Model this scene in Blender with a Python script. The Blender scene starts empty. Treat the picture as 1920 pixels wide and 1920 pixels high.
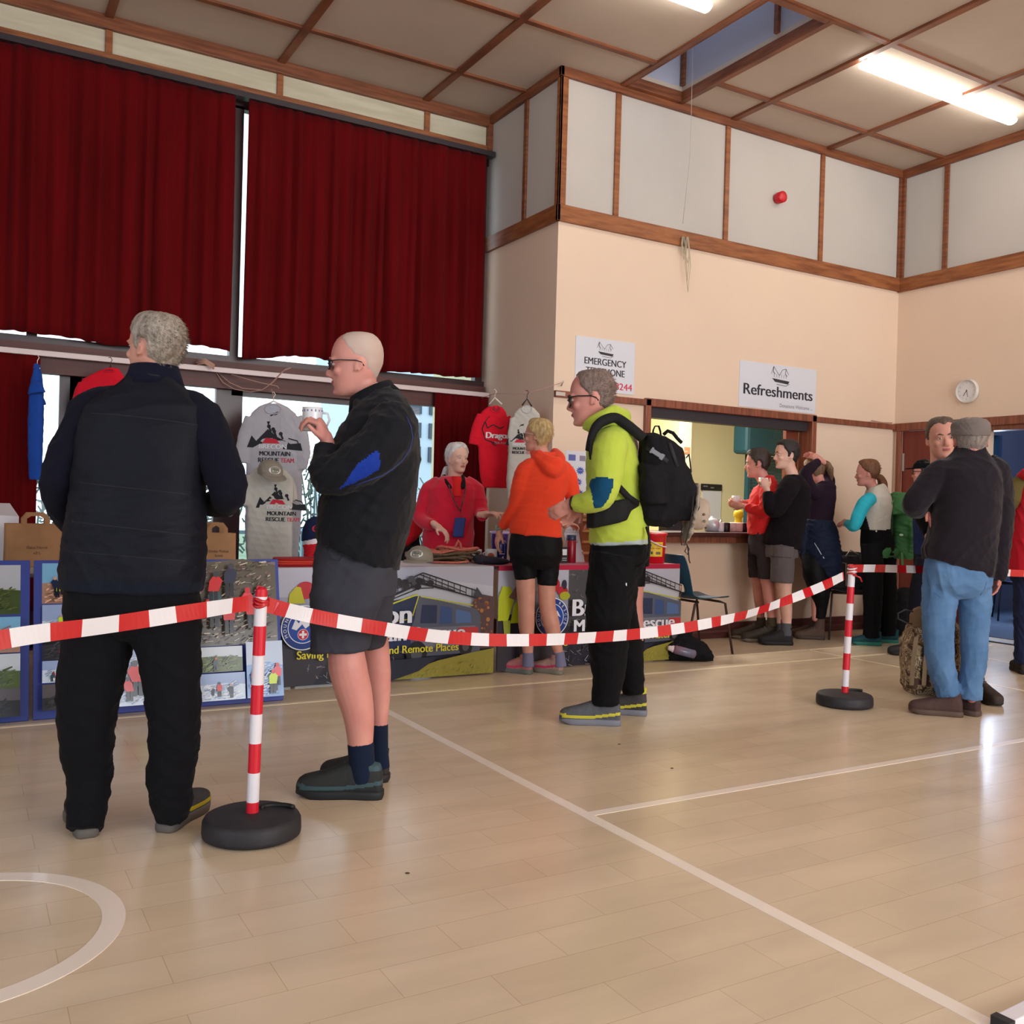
import bpy, bmesh, math, random
import numpy as np
from mathutils import Vector, Matrix, noise
random.seed(7)
S=bpy.context.scene; COL=S.collection
PI=math.pi
# ------------------------------------------------------------------ camera
H=1.16; FPX=1772.87
_y,_p,_r=[math.radians(a) for a in (30.2337,-0.4242,1.5843)]
def _cam():
    f=Vector((math.sin(_y)*math.cos(_p),math.cos(_y)*math.cos(_p),math.sin(_p)))
    rt=Vector((math.cos(_y),-math.sin(_y),0)); up=rt.cross(f)
    return rt*math.cos(_r)+up*math.sin(_r), up*math.cos(_r)-rt*math.sin(_r), f
RT,UP,FW=_cam(); CAM=Vector((0,0,H))
cd=bpy.data.cameras.new('camera'); cam=bpy.data.objects.new('camera',cd); COL.objects.link(cam)
cam.matrix_world=Matrix(((RT.x,UP.x,-FW.x,0),(RT.y,UP.y,-FW.y,0),(RT.z,UP.z,-FW.z,H),(0,0,0,1)))
cd.sensor_width=36; cd.lens=36*FPX/1920; cd.clip_start=.05; cd.clip_end=200
S.camera=cam
# ------------------------------------------------------------------ world, exposure, main lights
S.view_settings.view_transform='Standard'; S.view_settings.look='None'
S.view_settings.gamma=1; S.view_settings.use_curve_mapping=False
S.view_settings.exposure=0.25
W=bpy.data.worlds.new('sky'); S.world=W; W.use_nodes=True
W.node_tree.nodes['Background'].inputs[0].default_value=(.72,.86,1,1)
W.node_tree.nodes['Background'].inputs[1].default_value=2.3
def area(name,loc,rot,sx,sy,power,color):
    l=bpy.data.lights.new(name,'AREA'); l.shape='RECTANGLE'; l.size=sx; l.size_y=sy; l.energy=power; l.color=color
    o=bpy.data.objects.new(name,l); COL.objects.link(o); o.location=loc; o.rotation_euler=rot; return o
# daylight entering by the tall windows of the unseen end and side walls of the hall
area('window_daylight_end',(4.6,-6.3,2.5),(math.radians(90),0,0),5.5,3.2,375,(1,.975,.96))
area('window_daylight_side',(-4.8,0,2.4),(math.radians(90),0,math.radians(-90)),6,3.0,14,(.85,.92,1))
# ------------------------------------------------------------------ helpers
def at(px,py,w):               # a point of the photograph at distance w in front of the camera
    d=FW*FPX+RT*(px-960)-UP*(py-960); return CAM+d*(w/FPX)
def atY(px,py,Y):
    d=FW*FPX+RT*(px-960)-UP*(py-960); return CAM+d*(Y/d.y)
def atX(px,py,X):
    d=FW*FPX+RT*(px-960)-UP*(py-960); return CAM+d*(X/d.x)
def atZ(px,py,Z=0.0):
    d=FW*FPX+RT*(px-960)-UP*(py-960); return CAM+d*((Z-H)/d.z)
def dep(p): return (Vector(p)-CAM).dot(FW)
def lin(c):
    return tuple((x/255/12.92 if x/255<=.04045 else ((x/255+.055)/1.055)**2.4) for x in c)
_m={}
def mat(name,rgb,rough=.6,spec=.5,var=0,vs=8,bump=0,bs=40,metal=0,coat=0,emit=0,rgb2=None,trans=0,stretch=None,sheen=0,sss=0):
    if name in _m: return _m[name]
    m=bpy.data.materials.new(name); m.use_nodes=True; n=m.node_tree.nodes; L=m.node_tree.links; b=n['Principled BSDF']
    c=lin(rgb); b.inputs['Base Color'].default_value=(*c,1); b.inputs['Roughness'].default_value=rough
    b.inputs['Specular IOR Level'].default_value=spec; b.inputs['Metallic'].default_value=metal
    b.inputs['Coat Weight'].default_value=coat; b.inputs['Transmission Weight'].default_value=trans
    b.inputs['Sheen Weight'].default_value=sheen
    if sss: b.inputs['Subsurface Weight'].default_value=sss; b.inputs['Subsurface Radius'].default_value=(.012,.005,.003); b.inputs['Subsurface Scale'].default_value=1
    if emit: b.inputs['Emission Color'].default_value=(*c,1); b.inputs['Emission Strength'].default_value=emit
    if var or rgb2 or bump:
        tc=n.new('ShaderNodeTexCoord'); mp=n.new('ShaderNodeMapping'); L.new(tc.outputs['Object'],mp.inputs[0])
        if stretch: mp.inputs['Scale'].default_value=stretch
    if var or rgb2:
        t=n.new('ShaderNodeTexNoise'); t.inputs['Scale'].default_value=vs; t.inputs['Detail'].default_value=5
        L.new(mp.outputs[0],t.inputs[0]); r=n.new('ShaderNodeValToRGB'); L.new(t.outputs[0],r.inputs[0])
        c2=lin(rgb2) if rgb2 else tuple(x*(1-var) for x in c); c1=c if rgb2 else tuple(min(1,x*(1+var)) for x in c)
        r.color_ramp.elements[0].position=.35; r.color_ramp.elements[1].position=.65
        r.color_ramp.elements[0].color=(*c2,1); r.color_ramp.elements[1].color=(*c1,1); L.new(r.outputs[0],b.inputs['Base Color'])
    if bump:
        t2=n.new('ShaderNodeTexNoise'); t2.inputs['Scale'].default_value=bs; t2.inputs['Detail'].default_value=4; L.new(mp.outputs[0],t2.inputs[0])
        bp=n.new('ShaderNodeBump'); bp.inputs['Strength'].default_value=bump; bp.inputs['Distance'].default_value=.01
        L.new(t2.outputs[0],bp.inputs['Height']); L.new(bp.outputs[0],b.inputs['Normal'])
    _m[name]=m; return m
class MB:                      # collects shapes and links them as one mesh object
    def __init__(s): s.v=[]; s.f=[]; s.mi=[]; s.sm=[]; s.cur=0; s.smooth=False
    def add(s,vs,fs):
        k=len(s.v); s.v+= [tuple(v) for v in vs]; s.f+=[tuple(i+k for i in f) for f in fs]; s.mi+=[s.cur]*len(fs); s.sm+=[s.smooth]*len(fs); return s
    def box(s,a,b):
        x0,y0,z0=a; x1,y1,z1=b
        x0,x1=min(x0,x1),max(x0,x1); y0,y1=min(y0,y1),max(y0,y1); z0,z1=min(z0,z1),max(z0,z1)
        return s.add([(x0,y0,z0),(x1,y0,z0),(x1,y1,z0),(x0,y1,z0),(x0,y0,z1),(x1,y0,z1),(x1,y1,z1),(x0,y1,z1)],
            [(0,3,2,1),(4,5,6,7),(0,1,5,4),(1,2,6,5),(2,3,7,6),(3,0,4,7)])
    def obox(s,c,ax,ay,az):    # oriented box, half-axis vectors
        c,ax,ay,az=map(Vector,(c,ax,ay,az))
        return s.add([c-ax-ay-az,c+ax-ay-az,c+ax+ay-az,c-ax+ay-az,c-ax-ay+az,c+ax-ay+az,c+ax+ay+az,c-ax+ay+az],
            [(0,3,2,1),(4,5,6,7),(0,1,5,4),(1,2,6,5),(2,3,7,6),(3,0,4,7)])
    def loft(s,secs,n=24,e=2.0,caps=True):   # secs: (centre, half-axis a, half-axis b)
        vs=[];fs=[]
        for sec in secs:
            c,a,b=[Vector(q) for q in sec[:3]]; ee=sec[3] if len(sec)>3 else e
            for i in range(n):
                t=2*PI*i/n; ct,st=math.cos(t),math.sin(t)
                x=math.copysign(abs(ct)**(2/ee),ct); y=math.copysign(abs(st)**(2/ee),st)
                vs.append(c+a*x+b*y)
        for k in range(len(secs)-1):
            for i in range(n):
                j=(i+1)%n; fs.append((k*n+i,k*n+j,(k+1)*n+j,(k+1)*n+i))
        if caps:
            fs.append(tuple(range(n))[::-1]); fs.append(tuple(range((len(secs)-1)*n,len(secs)*n)))
        return s.add(vs,fs)
    def tube(s,pts,r,n=8,caps=True):
        pts=[Vector(p) for p in pts]; rs=r if isinstance(r,(list,tuple)) else [r]*len(pts)
        secs=[]; prev=None
        for i,p in enumerate(pts):
            d=(pts[min(i+1,len(pts)-1)]-pts[max(i-1,0)]).normalized()
            if prev is None:
                ref=Vector((0,0,1)) if abs(d.z)<.9 else Vector((1,0,0)); a=d.cross(ref).normalized()
            else: a=(prev-d*prev.dot(d)).normalized()
            prev=a; secs.append((p,a*rs[i],d.cross(a)*rs[i]))
        return s.loft(secs,n=n,caps=caps)
    def ribbon(s,pts,wv,th=.002):   # thin strip; wv = half-width vectors
        pts=[Vector(p) for p in pts]
        secs=[]
        vs=[];fs=[]
        for i,p in enumerate(pts):
            w=Vector(wv[i] if isinstance(wv,list) else wv); d=(pts[min(i+1,len(pts)-1)]-pts[max(i-1,0)]).normalized()
            nn=d.cross(w).normalized()*th/2; vs+=[p-w-nn,p+w-nn,p+w+nn,p-w+nn]
        for k in range(len(pts)-1):
            for i in range(4): j=(i+1)%4; fs.append((k*4+i,k*4+j,(k+1)*4+j,(k+1)*4+i))
        fs.append((0,3,2,1)); m=(len(pts)-1)*4; fs.append((m,m+1,m+2,m+3)); return s.add(vs,fs)
    def lathe(s,prof,c=(0,0,0),n=32,sx=1,sy=1):
        c=Vector(c); secs=[(c+Vector((0,0,z)),Vector((max(r,1e-4)*sx,0,0)),Vector((0,max(r,1e-4)*sy,0))) for r,z in prof]
        return s.loft(secs,n=n)
    def ell(s,c,a,b,d,n=16,m=10):   # ellipsoid, three half-axis vectors
        c,a,b,d=map(Vector,(c,a,b,d)); vs=[c-d]; fs=[]
        for k in range(1,m):
            ph=-PI/2+PI*k/m
            for i in range(n):
                t=2*PI*i/n; vs.append(c+d*math.sin(ph)+(a*math.cos(t)+b*math.sin(t))*math.cos(ph))
        vs.append(c+d); N=len(vs)-1
        for i in range(n): fs.append((0,1+(i+1)%n,1+i)); fs.append((N,N-n+i,N-n+(i+1)%n))
        for k in range(m-2):
            for i in range(n): j=(i+1)%n; fs.append((1+k*n+i,1+k*n+j,1+(k+1)*n+j,1+(k+1)*n+i))
        if a.cross(b).dot(d)<0: fs=[f[::-1] for f in fs]
        return s.add(vs,fs)
    def cap(s,p,q,r0,r1,n=14):
        p,q=Vector(p),Vector(q); d=(q-p); L=d.length
        d=d.normalized() if L>1e-6 else Vector((0,0,1))
        ref=Vector((0,0,1)) if abs(d.z)<.9 else Vector((1,0,0)); a=d.cross(ref).normalized(); b=d.cross(a)
        secs=[]
        for k in range(6):
            t=-PI/2+(PI/2)*(k+.15)/5.15; secs.append((p+d*r0*math.sin(t),a*r0*math.cos(t),b*r0*math.cos(t)))
        for k in range(6):
            t=(PI/2)*k/5.15; secs.append((q+d*r1*math.sin(t),a*r1*math.cos(t),b*r1*math.cos(t)))
        return s.loft(secs,n=n)
    def build(s,name,mats,parent=None,loc=None,bevel=0,kind=None,norm=True,sub=0):
        me=bpy.data.meshes.new(name); o=bpy.data.objects.new(name,me); COL.objects.link(o)
        org=Vector(loc) if loc is not None else Vector((0,0,0))
        P=parent
        while P is not None: org=org+P.location if loc is None else org; P=P.parent
        V=[Vector(v)-org for v in s.v]
        me.from_pydata(V,[],s.f)
        for m in (mats if isinstance(mats,(list,tuple)) else [mats]): me.materials.append(m)
        me.polygons.foreach_set('material_index',s.mi); me.polygons.foreach_set('use_smooth',s.sm)
        if norm:
            bm=bmesh.new(); bm.from_mesh(me); bmesh.ops.recalc_face_normals(bm,faces=bm.faces); bm.to_mesh(me); bm.free()
        if parent is not None: o.parent=parent
        elif loc is not None: o.location=org
        if bevel:
            bv=o.modifiers.new('bevel','BEVEL'); bv.width=bevel; bv.segments=2; bv.limit_method='ANGLE'
        if sub:
            sb=o.modifiers.new('sub','SUBSURF'); sb.levels=sub; sb.render_levels=sub
        if kind: o['kind']=kind
        return o
def tag(o,label,cat,group=None,kind=None):
    if label: o['label']=label
    if cat: o['category']=cat
    if group: o['group']=group
    if kind: o['kind']=kind
    return o
def thing(name,loc,label,cat,group=None):
    o=bpy.data.objects.new(name,None); COL.objects.link(o); o.location=loc; o.empty_display_size=.1
    return tag(o,label,cat,group)
def children(o): return [c for c in COL.objects if c.parent==o]
def copy_tree(o,parent=None,label=None):
    c=o.copy(); COL.objects.link(c); c.parent=parent
    if label: c['label']=label
    for ch in children(o): copy_tree(ch,c)
    return c
_tc={}
def text_geo(body,size,font=None):   # text outline triangulated, in its own XY plane, centred
    k=(body,size)
    if k in _tc: return _tc[k]
    cu=bpy.data.curves.new('t','FONT'); cu.body=body; cu.size=size; cu.align_x='CENTER'; cu.align_y='CENTER'; cu.offset=0
    o=bpy.data.objects.new('t',cu); COL.objects.link(o); bpy.context.view_layer.update()
    me=o.to_mesh(); V=[v.co.copy() for v in me.vertices]; Fc=[tuple(p.vertices) for p in me.polygons]
    o.to_mesh_clear(); bpy.data.objects.remove(o); bpy.data.curves.remove(cu)
    _tc[k]=(V,Fc); return V,Fc
def put_text(mb,body,size,c,xv,yv,width=None,bold=0):
    V,Fc=text_geo(body,size); c,xv,yv=Vector(c),Vector(xv),Vector(yv)
    xs=[v.x for v in V]; w=max(xs)-min(xs); mx=(max(xs)+min(xs))/2; k=(width/w) if width else 1
    offs=[0] if not bold else [-bold,0,bold]
    for of in offs:
        mb.add([c+xv*((v.x-mx)*k+of)+yv*(v.y) for v in V],Fc)
# ------------------------------------------------------------------ setting
YS,XC,XR,YC,ZC=6.5,4.15,8.355,7.7,4.723
wood=mat('varnished_pine',(140,84,54),.42,.4,rgb2=(104,58,38),vs=3,stretch=(1,1,14),bump=.05)
woodh=mat('pine_beam',(158,98,58),.42,.4,rgb2=(122,70,42),vs=2.2,stretch=(2,2,16),bump=.05)
darkwood=mat('dark_stained_wood',(74,34,30),.4,.5,rgb2=(56,25,24),vs=4,stretch=(1,1,8))
peach=mat('peach_paint',(227,202,180),.75,.3,var=.02,vs=1.2,bump=.03,bs=180)
panelw=mat('upper_wall_panel',(190,184,178),.7,.3,var=.03,vs=1.5,bump=.06,bs=120)
panelc=mat('fascia_panel',(206,200,178),.7,.3,rgb2=(192,184,160),vs=2,stretch=(1,1,9))
ceilm=mat('ceiling_panel',(196,182,168),.85,.2,var=.03,vs=2,bump=.05,bs=90)
# floor
def floor_mat():
    m=bpy.data.materials.new('sports_floor'); m.use_nodes=True; n=m.node_tree.nodes; L=m.node_tree.links; b=n['Principled BSDF']
    tc=n.new('ShaderNodeTexCoord'); mp=n.new('ShaderNodeMapping'); L.new(tc.outputs['Object'],mp.inputs[0]); mp.inputs['Rotation'].default_value=(0,0,math.radians(0))
    br=n.new('ShaderNodeTexBrick'); L.new(mp.outputs[0],br.inputs[0]); br.inputs['Scale'].default_value=1; br.inputs['Brick Width'].default_value=.46; br.inputs['Row Height'].default_value=.155
    br.inputs['Mortar Size'].default_value=.0012; br.inputs['Color1'].default_value=(*lin((222,202,176)),1); br.inputs['Color2'].default_value=(*lin((216,195,168)),1); br.inputs['Mortar'].default_value=(*lin((192,168,140)),1)
    br.inputs['Mortar Smooth'].default_value=.4
    t=n.new('ShaderNodeTexNoise'); t.inputs['Scale'].default_value=1.5; t.inputs['Detail'].default_value=8; t.inputs['Distortion'].default_value=.4
    mp2=n.new('ShaderNodeMapping'); mp2.inputs['Scale'].default_value=(1,3.5,1); L.new(tc.outputs['Object'],mp2.inputs[0]); L.new(mp2.outputs[0],t.inputs[0])
    mx=n.new('ShaderNodeMix'); mx.data_type='RGBA'; mx.blend_type='MULTIPLY'; mx.inputs[0].default_value=1
    r=n.new('ShaderNodeValToRGB'); r.color_ramp.elements[0].color=(.88,.86,.84,1); r.color_ramp.elements[1].color=(1.04,1.02,1,1); r.color_ramp.elements[0].position=.3; r.color_ramp.elements[1].position=.7
    L.new(t.outputs[0],r.inputs[0]); L.new(br.outputs[0],mx.inputs[6]); L.new(r.outputs[0],mx.inputs[7]); L.new(mx.outputs[2],b.inputs['Base Color'])
    b.inputs['Roughness'].default_value=.27; b.inputs['Specular IOR Level'].default_value=.5
    b.inputs['Coat Weight'].default_value=.12; b.inputs['Coat Roughness'].default_value=.12
    t3=n.new('ShaderNodeTexNoise'); t3.inputs['Scale'].default_value=9; t3.inputs['Detail'].default_value=3; L.new(tc.outputs['Object'],t3.inputs[0])
    bp=n.new('ShaderNodeBump'); bp.inputs['Strength'].default_value=.09; bp.inputs['Distance'].default_value=.01; L.new(t3.outputs[0],bp.inputs['Height']); L.new(bp.outputs[0],b.inputs['Normal']); L.new(bp.outputs[0],b.inputs['Coat Normal'])
    return m
def st(name,mb,mats,bevel=0): return mb.build(name,mats,kind='structure',bevel=bevel)
st('floor',MB().box((-5,-6.5,-.1),(XR,YC+.15,0)),floor_mat())
# court lines painted on the floor
linem=mat('court_line_paint',(244,230,218),.3,.5,coat=.2)
thinm=mat('thin_line_paint',(244,226,192),.3,.5)
def fl(x0,y0,x1,y1): return MB().box((x0,y0,-.001),(x1,y1,.0012))
st('trim_1',fl(2.035,-6,2.085,5.235),linem)
st('trim_2',fl(2.085,2.895,8.3,2.94),linem)
st('trim_3',fl(-5,5.23,2.0,5.265),thinm); st('trim_4',fl(2.0,5.23,8.2,5.265),thinm)
st('trim_5',fl(6.22,3.4,6.25,5.65),thinm); st('trim_6',fl(5.2,5.64,7.35,5.67),thinm); st('trim_7',fl(7.33,3.2,7.36,5.67),thinm)
c=MB(); n=96
R0,R1,cx,cy=.40,.465,-.045,2.80
R0,R1,cx,cy=.37,.43,-.01,2.83
vs=[];fs=[]
for i in range(n):
    t=2*PI*i/n; vs+=[(cx+R0*math.cos(t),cy+R0*math.sin(t),.0014),(cx+R1*math.cos(t),cy+R1*math.sin(t),.0014),(cx+R1*math.cos(t),cy+R1*math.sin(t),-.001),(cx+R0*math.cos(t),cy+R0*math.sin(t),-.001)]
for i in range(n):
    a=4*i;b=4*((i+1)%n)
    for k in range(4): fs.append((a+k,a+(k+1)%4,b+(k+1)%4,b+k))
c.add(vs,fs); st('trim_8',c,linem)
# ceiling with a roof light well
SK=(4.76,5.33,4.83,6.42)
cl=MB()
cl.box((-5,-6.5,ZC),(SK[0],YC+.15,ZC+.1)); cl.box((SK[1],-6.5,ZC),(XR+.1,YC+.15,ZC+.1)); cl.box((SK[0],-6.5,ZC),(SK[1],SK[2],ZC+.1)); cl.box((SK[0],SK[3],ZC),(SK[1],YC+.15,ZC+.1))
st('ceiling',cl,ceilm)
shaft=mat('light_well_panel',(176,178,196),.7,.3)
sw=MB(); t=.03
sw.box((SK[0]-t,SK[2]-t,ZC+.1),(SK[0],SK[3]+t,ZC+1.1)); sw.box((SK[1],SK[2]-t,ZC+.1),(SK[1]+t,SK[3]+t,ZC+1.1)); sw.box((SK[0],SK[2]-t,ZC+.1),(SK[1],SK[2],ZC+1.1)); sw.box((SK[0],SK[3],ZC+.1),(SK[1],SK[3]+t,ZC+1.1))
st('trim_9',sw,shaft)
gl=mat('roof_glass',(190,215,235),.1,.5,trans=.0,rgb2=(180,205,228))
glass=mat('window_glass',(255,255,255),.0,.5,trans=1)
sky=MB().box((SK[0]-.03,SK[2]-.03,ZC+1.1),(SK[1]+.03,SK[3]+.03,ZC+1.12))
st('window_1',sky,glass)
tr=MB()
def trimx(mb,x0,x1,y,z=ZC,w=.024,h=.02): mb.box((x0,y-w,z-h),(x1,y+w,z+.005))
def trimy(mb,x,y0,y1,z=ZC,w=.024,h=.02): mb.box((x-w,y0,z-h),(x+w,y1,z+.005))
YL=[7.03,6.01,4.79,3.57,2.35,1.13,-.09,-1.31,-2.53,-3.75]
XL=[.88,2.18,3.47,4.73,5.98,7.22,-.4,-1.68,-2.96]
k=10
for i,y in enumerate(YL):
    mb=MB()
    if y>6.5: trimx(mb,-5,XC,y)
    elif y>4.83 :
        trimx(mb,-5,SK[0]-.04,y); trimx(mb,SK[1]+.04,XR,y)
    else: trimx(mb,-5,XR,y)
    st('trim_%d'%k,mb,wood); k+=1
for x in XL:
    mb=MB(); y1=YC if x<XC else YS
    trimy(mb,x,-6.5,y1,w=.03 if x!=4.73 else .022,h=.024)
    st('trim_%d'%k,mb,wood); k+=1
# light well frame
mb=MB(); a=.045
mb.box((SK[0]-.005,SK[2],ZC-.025),(SK[0]+.006,SK[3],ZC+.02)); mb.box((SK[1]-.006,SK[2]-a,ZC-.025),(SK[1]+a,SK[3]+a,ZC+.06)); mb.box((SK[0],SK[2]-a,ZC-.025),(SK[1],SK[2]+.006,ZC+.06)); mb.box((SK[0],SK[3]-.006,ZC-.025),(SK[1],SK[3]+a,ZC+.06))
for y in (SK[3]-.03,5.3): mb.box((SK[1]-.03,y-.02,ZC+.1),(SK[1],y+.02,ZC+1.1))
mb.box((SK[0],SK[3]-.03,ZC+.1),(SK[0]+.03,SK[3],ZC+1.1))
st('trim_%d'%k,mb,wood); k+=1
# serving wall (hatch opening) : lower painted, upper panelled
HX0,HX1,HZ0,HZ1=5.13,7.12,.955,2.05
w=MB()
w.box((XC,YS,0),(HX0,YS+.12,3.48)); w.box((HX1,YS,0),(XR+.15,YS+.12,3.48)); w.box((HX0,YS,0),(HX1,YS+.12,HZ0-.03)); w.box((HX0,YS,HZ1),(HX1,YS+.12,3.48))
w.cur=1; w.box((XC,YS,3.48),(XR+.15,YS+.12,ZC+.1))
st('wall_back',w,[peach,panelw])
w=MB(); w.box((XC,YS+.12,0),(XC+.1,YC+.1,3.48)); w.cur=1; w.box((XC,YS+.12,3.48),(XC+.1,YC+.1,ZC+.1)); 
st('wall_alcove',w,[peach,panelw])
# right wall with door and wide doorway
DY0,DY1=6.40,5.56; OY0,OY1=5.50,3.2; DZ=2.03
w=MB(); w.box((XR,DY0,0),(XR+.15,YS,3.48)); w.box((XR,OY0,0),(XR+.15,DY1,3.48)); w.box((XR,-6.5,0),(XR+.15,OY1,3.48)); w.box((XR,OY1,DZ),(XR+.15,OY0,3.48)); w.box((XR,DY1,DZ),(XR+.15,DY0,3.48))
w.cur=1; w.box((XR,-6.5,3.48),(XR+.15,YS,ZC+.1))
st('wall_right',w,[peach,panelw])
# unseen end walls, each with openings for its windows
w=MB(); w.box((-5,-6.6,0),(XR,-6.5,.7)); w.box((-5,-6.6,4.3),(XR,-6.5,ZC+.1)); w.box((-5,-6.6,.7),(-2,-6.5,4.3)); w.box((7,-6.6,.7),(XR,-6.5,4.3)); st('wall_front',w,peach)
w=MB(); w.box((-5.1,-6.6,0),(-5,YC+.15,.7)); w.box((-5.1,-6.6,4.2),(-5,YC+.15,ZC+.1)); w.box((-5.1,-6.6,.7),(-5,-3.2,4.2)); w.box((-5.1,3.2,.7),(-5,YC+.15,4.2)); st('wall_left',w,peach)
# horizontal beam, cornice and battens
def batten(mb,P,nrm,wd,z0,z1,th=.022):
    P=Vector(P); nrm=Vector(nrm); s=Vector((0,0,1)).cross(nrm)
    mb.obox(P+nrm*th/2+Vector((0,0,(z0+z1)/2)),s*wd/2,nrm*th/2,Vector((0,0,(z1-z0)/2)))
mb=MB(); mb.box((XC-.03,YS-.03,3.476),(XR,YS,3.612)); mb.box((XC-.03,YS-.03,3.476),(XC,YC,3.612)); mb.box((XR-.03,-6.4,3.468),(XR,YS,3.605))
st('trim_%d'%k,mb,woodh,bevel=.004); k+=1
mb=MB(); mb.box((XC-.035,YS-.035,4.645),(XR,YS,ZC)); mb.box((XC-.035,YS-.035,4.645),(XC,YC,ZC)); mb.box((XR-.035,-6.4,4.635),(XR,YS,ZC)); mb.box((-5,YC-.04,4.62),(XC,YC,ZC)); 
st('trim_%d'%k,mb,wood,bevel=.004); k+=1
for x in (4.71,5.94,7.17):
    mb=MB(); batten(mb,(x,YS,0),(0,-1,0),.05,3.612,4.645); st('trim_%d'%k,mb,woodh,bevel=.003); k+=1
mb=MB(); mb.box((XC-.022,YS-.022,3.612),(XC+.05,YS,4.645)); mb.box((XC-.022,YS-.022,3.612),(XC,YS+.04,4.645)); st('trim_%d'%k,mb,woodh,bevel=.003); k+=1
mb=MB(); mb.box((XR-.05,YS-.025,3.6),(XR,YS,4.645)); mb.box((XR-.025,YS-.06,3.6),(XR,YS,4.645)); st('trim_%d'%k,mb,wood,bevel=.003); k+=1
for y in (5.97,4.74,3.5,2.28): mb=MB(); batten(mb,(XR,y,0),(-1,0,0),.05,3.6,4.645); st('trim_%d'%k,mb,wood,bevel=.003); k+=1
mb=MB(); batten(mb,(XC,7.04,0),(-1,0,0),.05,3.612,4.645); st('trim_%d'%k,mb,wood,bevel=.003); k+=1
mb=MB(); mb.box((XC-.05,YC-.05,4.38),(XC,YC,4.645)); st('trim_%d'%k,mb,wood,bevel=.003); k+=1
# rail, hatch frame, skirting
railm=mat('dado_rail_wood',(146,84,60),.4,.5,rgb2=(110,60,44),vs=4,stretch=(12,12,1))
mb=MB(); mb.box((XC,YS-.03,2.048),(5.08,YS,2.103)); mb.box((7.17,YS-.03,2.048),(XR,YS,2.103)); st('trim_%d'%k,mb,railm,bevel=.005); k+=1
mb=MB(); mb.box((XR-.03,3.0,DZ+.0),(XR,YS,2.11)); mb.box((XR-.03,6.40,0),(XR,6.455,DZ)); mb.box((XR-.03,5.49,0),(XR,5.56,DZ)); mb.box((XR-.03,3.14,0),(XR,3.2,DZ)); mb.box((XR,OY1,DZ-.045),(XR+.15,OY0,DZ)); st('trim_%d'%k,mb,railm,bevel=.005); k+=1
mb=MB()
mb.box((5.075,YS-.035,HZ0),(5.135,YS+.14,2.11)); mb.box((7.11,YS-.035,HZ0),(7.17,YS+.14,2.11)); mb.box((5.075,YS-.035,2.045),(7.17,YS+.14,2.115)); 
st('trim_%d'%k,mb,railm,bevel=.006); k+=1
mb=MB(); mb.box((5.0,YS-.16,.93),(7.25,YS+.3,.965)); mb.cur=1; mb.box((5.03,YS-.10,.87),(7.2,YS-.0,.93)); st('trim_%d'%k,mb,[darkwood,railm],bevel=.006); k+=1
hd=mat('shutter_box_dark',(46,40,48),.5,.5)
mb=MB(); mb.box((5.14,YS+.02,1.955),(7.1,YS+.12,2.045)); st('trim_%d'%k,mb,hd); k+=1
# folding hatch door leaf at the right end of the opening
mb=MB(); mb.box((6.93,YS+.13,.97),(7.10,YS+.17,2.04)); st('door_1',mb,mat('hatch_door',(128,62,40),.4,.5,rgb2=(112,52,34),vs=3,stretch=(1,1,.3)))
sk=mat('dark_skirting',(84,42,40),.4,.5,var=.1)
mb=MB(); mb.box((XC,YS-.03,.0),(XR,YS,.14)); st('baseboard_back',mb,sk,bevel=.006)
mb=MB(); mb.box((XC-.03,YS-.03,.0),(XC,YC,.14)); st('baseboard_alcove',mb,sk)
mb=MB(); mb.box((XR-.03,DY0+.055,.0),(XR,YS,.14)); mb.box((XR-.03,-6.4,.0),(XR,3.14,.14)); st('baseboard_right',mb,sk)
# pipe boxing under the hatch
mb=MB(); mb.box((XC,YS-.05,.055),(8.3,YS-.03,.075)); st('trim_%d'%k,mb,mat('pipe_paint',(96,56,50),.4)); k+=1
# wooden door in right wall
dw=mat('red_brown_door',(118,44,30),.4,.5,rgb2=(104,37,26),vs=2.5,stretch=(6,6,.6))
o=st('door_2',MB().box((XR+.0,DY1+.005,.01),(XR+.045,DY0-.005,DZ-.005)),dw)
MB().box((XR-.006,DY0-.03,1.62),(XR+.0,DY0-.005,1.80)).build('hinge',mat('steel_hinge',(190,190,190),.3,metal=.8),o)
mb=MB(); mb.box((XR-.006,5.62,1.05),(XR,5.68,1.35)); mb.build('push_plate',mat('steel_hinge',(190,190,190),.3,metal=.8),o)
mb=MB(); mb.box((XR-.008,5.75,1.1),(XR+.0,6.0,1.65)); mb.build('vision_panel',mat('dark_glass',(70,90,120),.1,.5),o)
# curtain wall : fascia, glazing, doors
wm=mat('window_frame_dark',(58,30,32),.35,.5,var=.1)
w=MB(); w.box((-5,YC,4.40),(XC,YC+.1,ZC)); st('wall_window_side',w,panelc)
mb=MB(); mb.box((-5,YC-.035,4.375),(XC,YC,4.445)); st('trim_%d'%k,mb,woodh,bevel=.004); k+=1
for x in (.885,2.18,3.5,-.4,-1.7): mb=MB(); batten(mb,(x,YC,0),(0,-1,0),.05,4.445,4.62); st('trim_%d'%k,mb,woodh,bevel=.003); k+=1
mb=MB()     # upper glazing frame
mb.box((-5,YC+.02,4.28),(XC,YC+.1,4.40)); mb.box((-5,YC+.0,2.14),(XC,YC+.1,2.29))
for x in (-3.9,-2.4,-1.0,.42,1.87,3.05,4.10): mb.box((x-.035,YC+.02,2.2),(x+.035,YC+.1,4.3))
st('window_2',mb,wm)
mb=MB()     # lower screen : posts, doors
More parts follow.
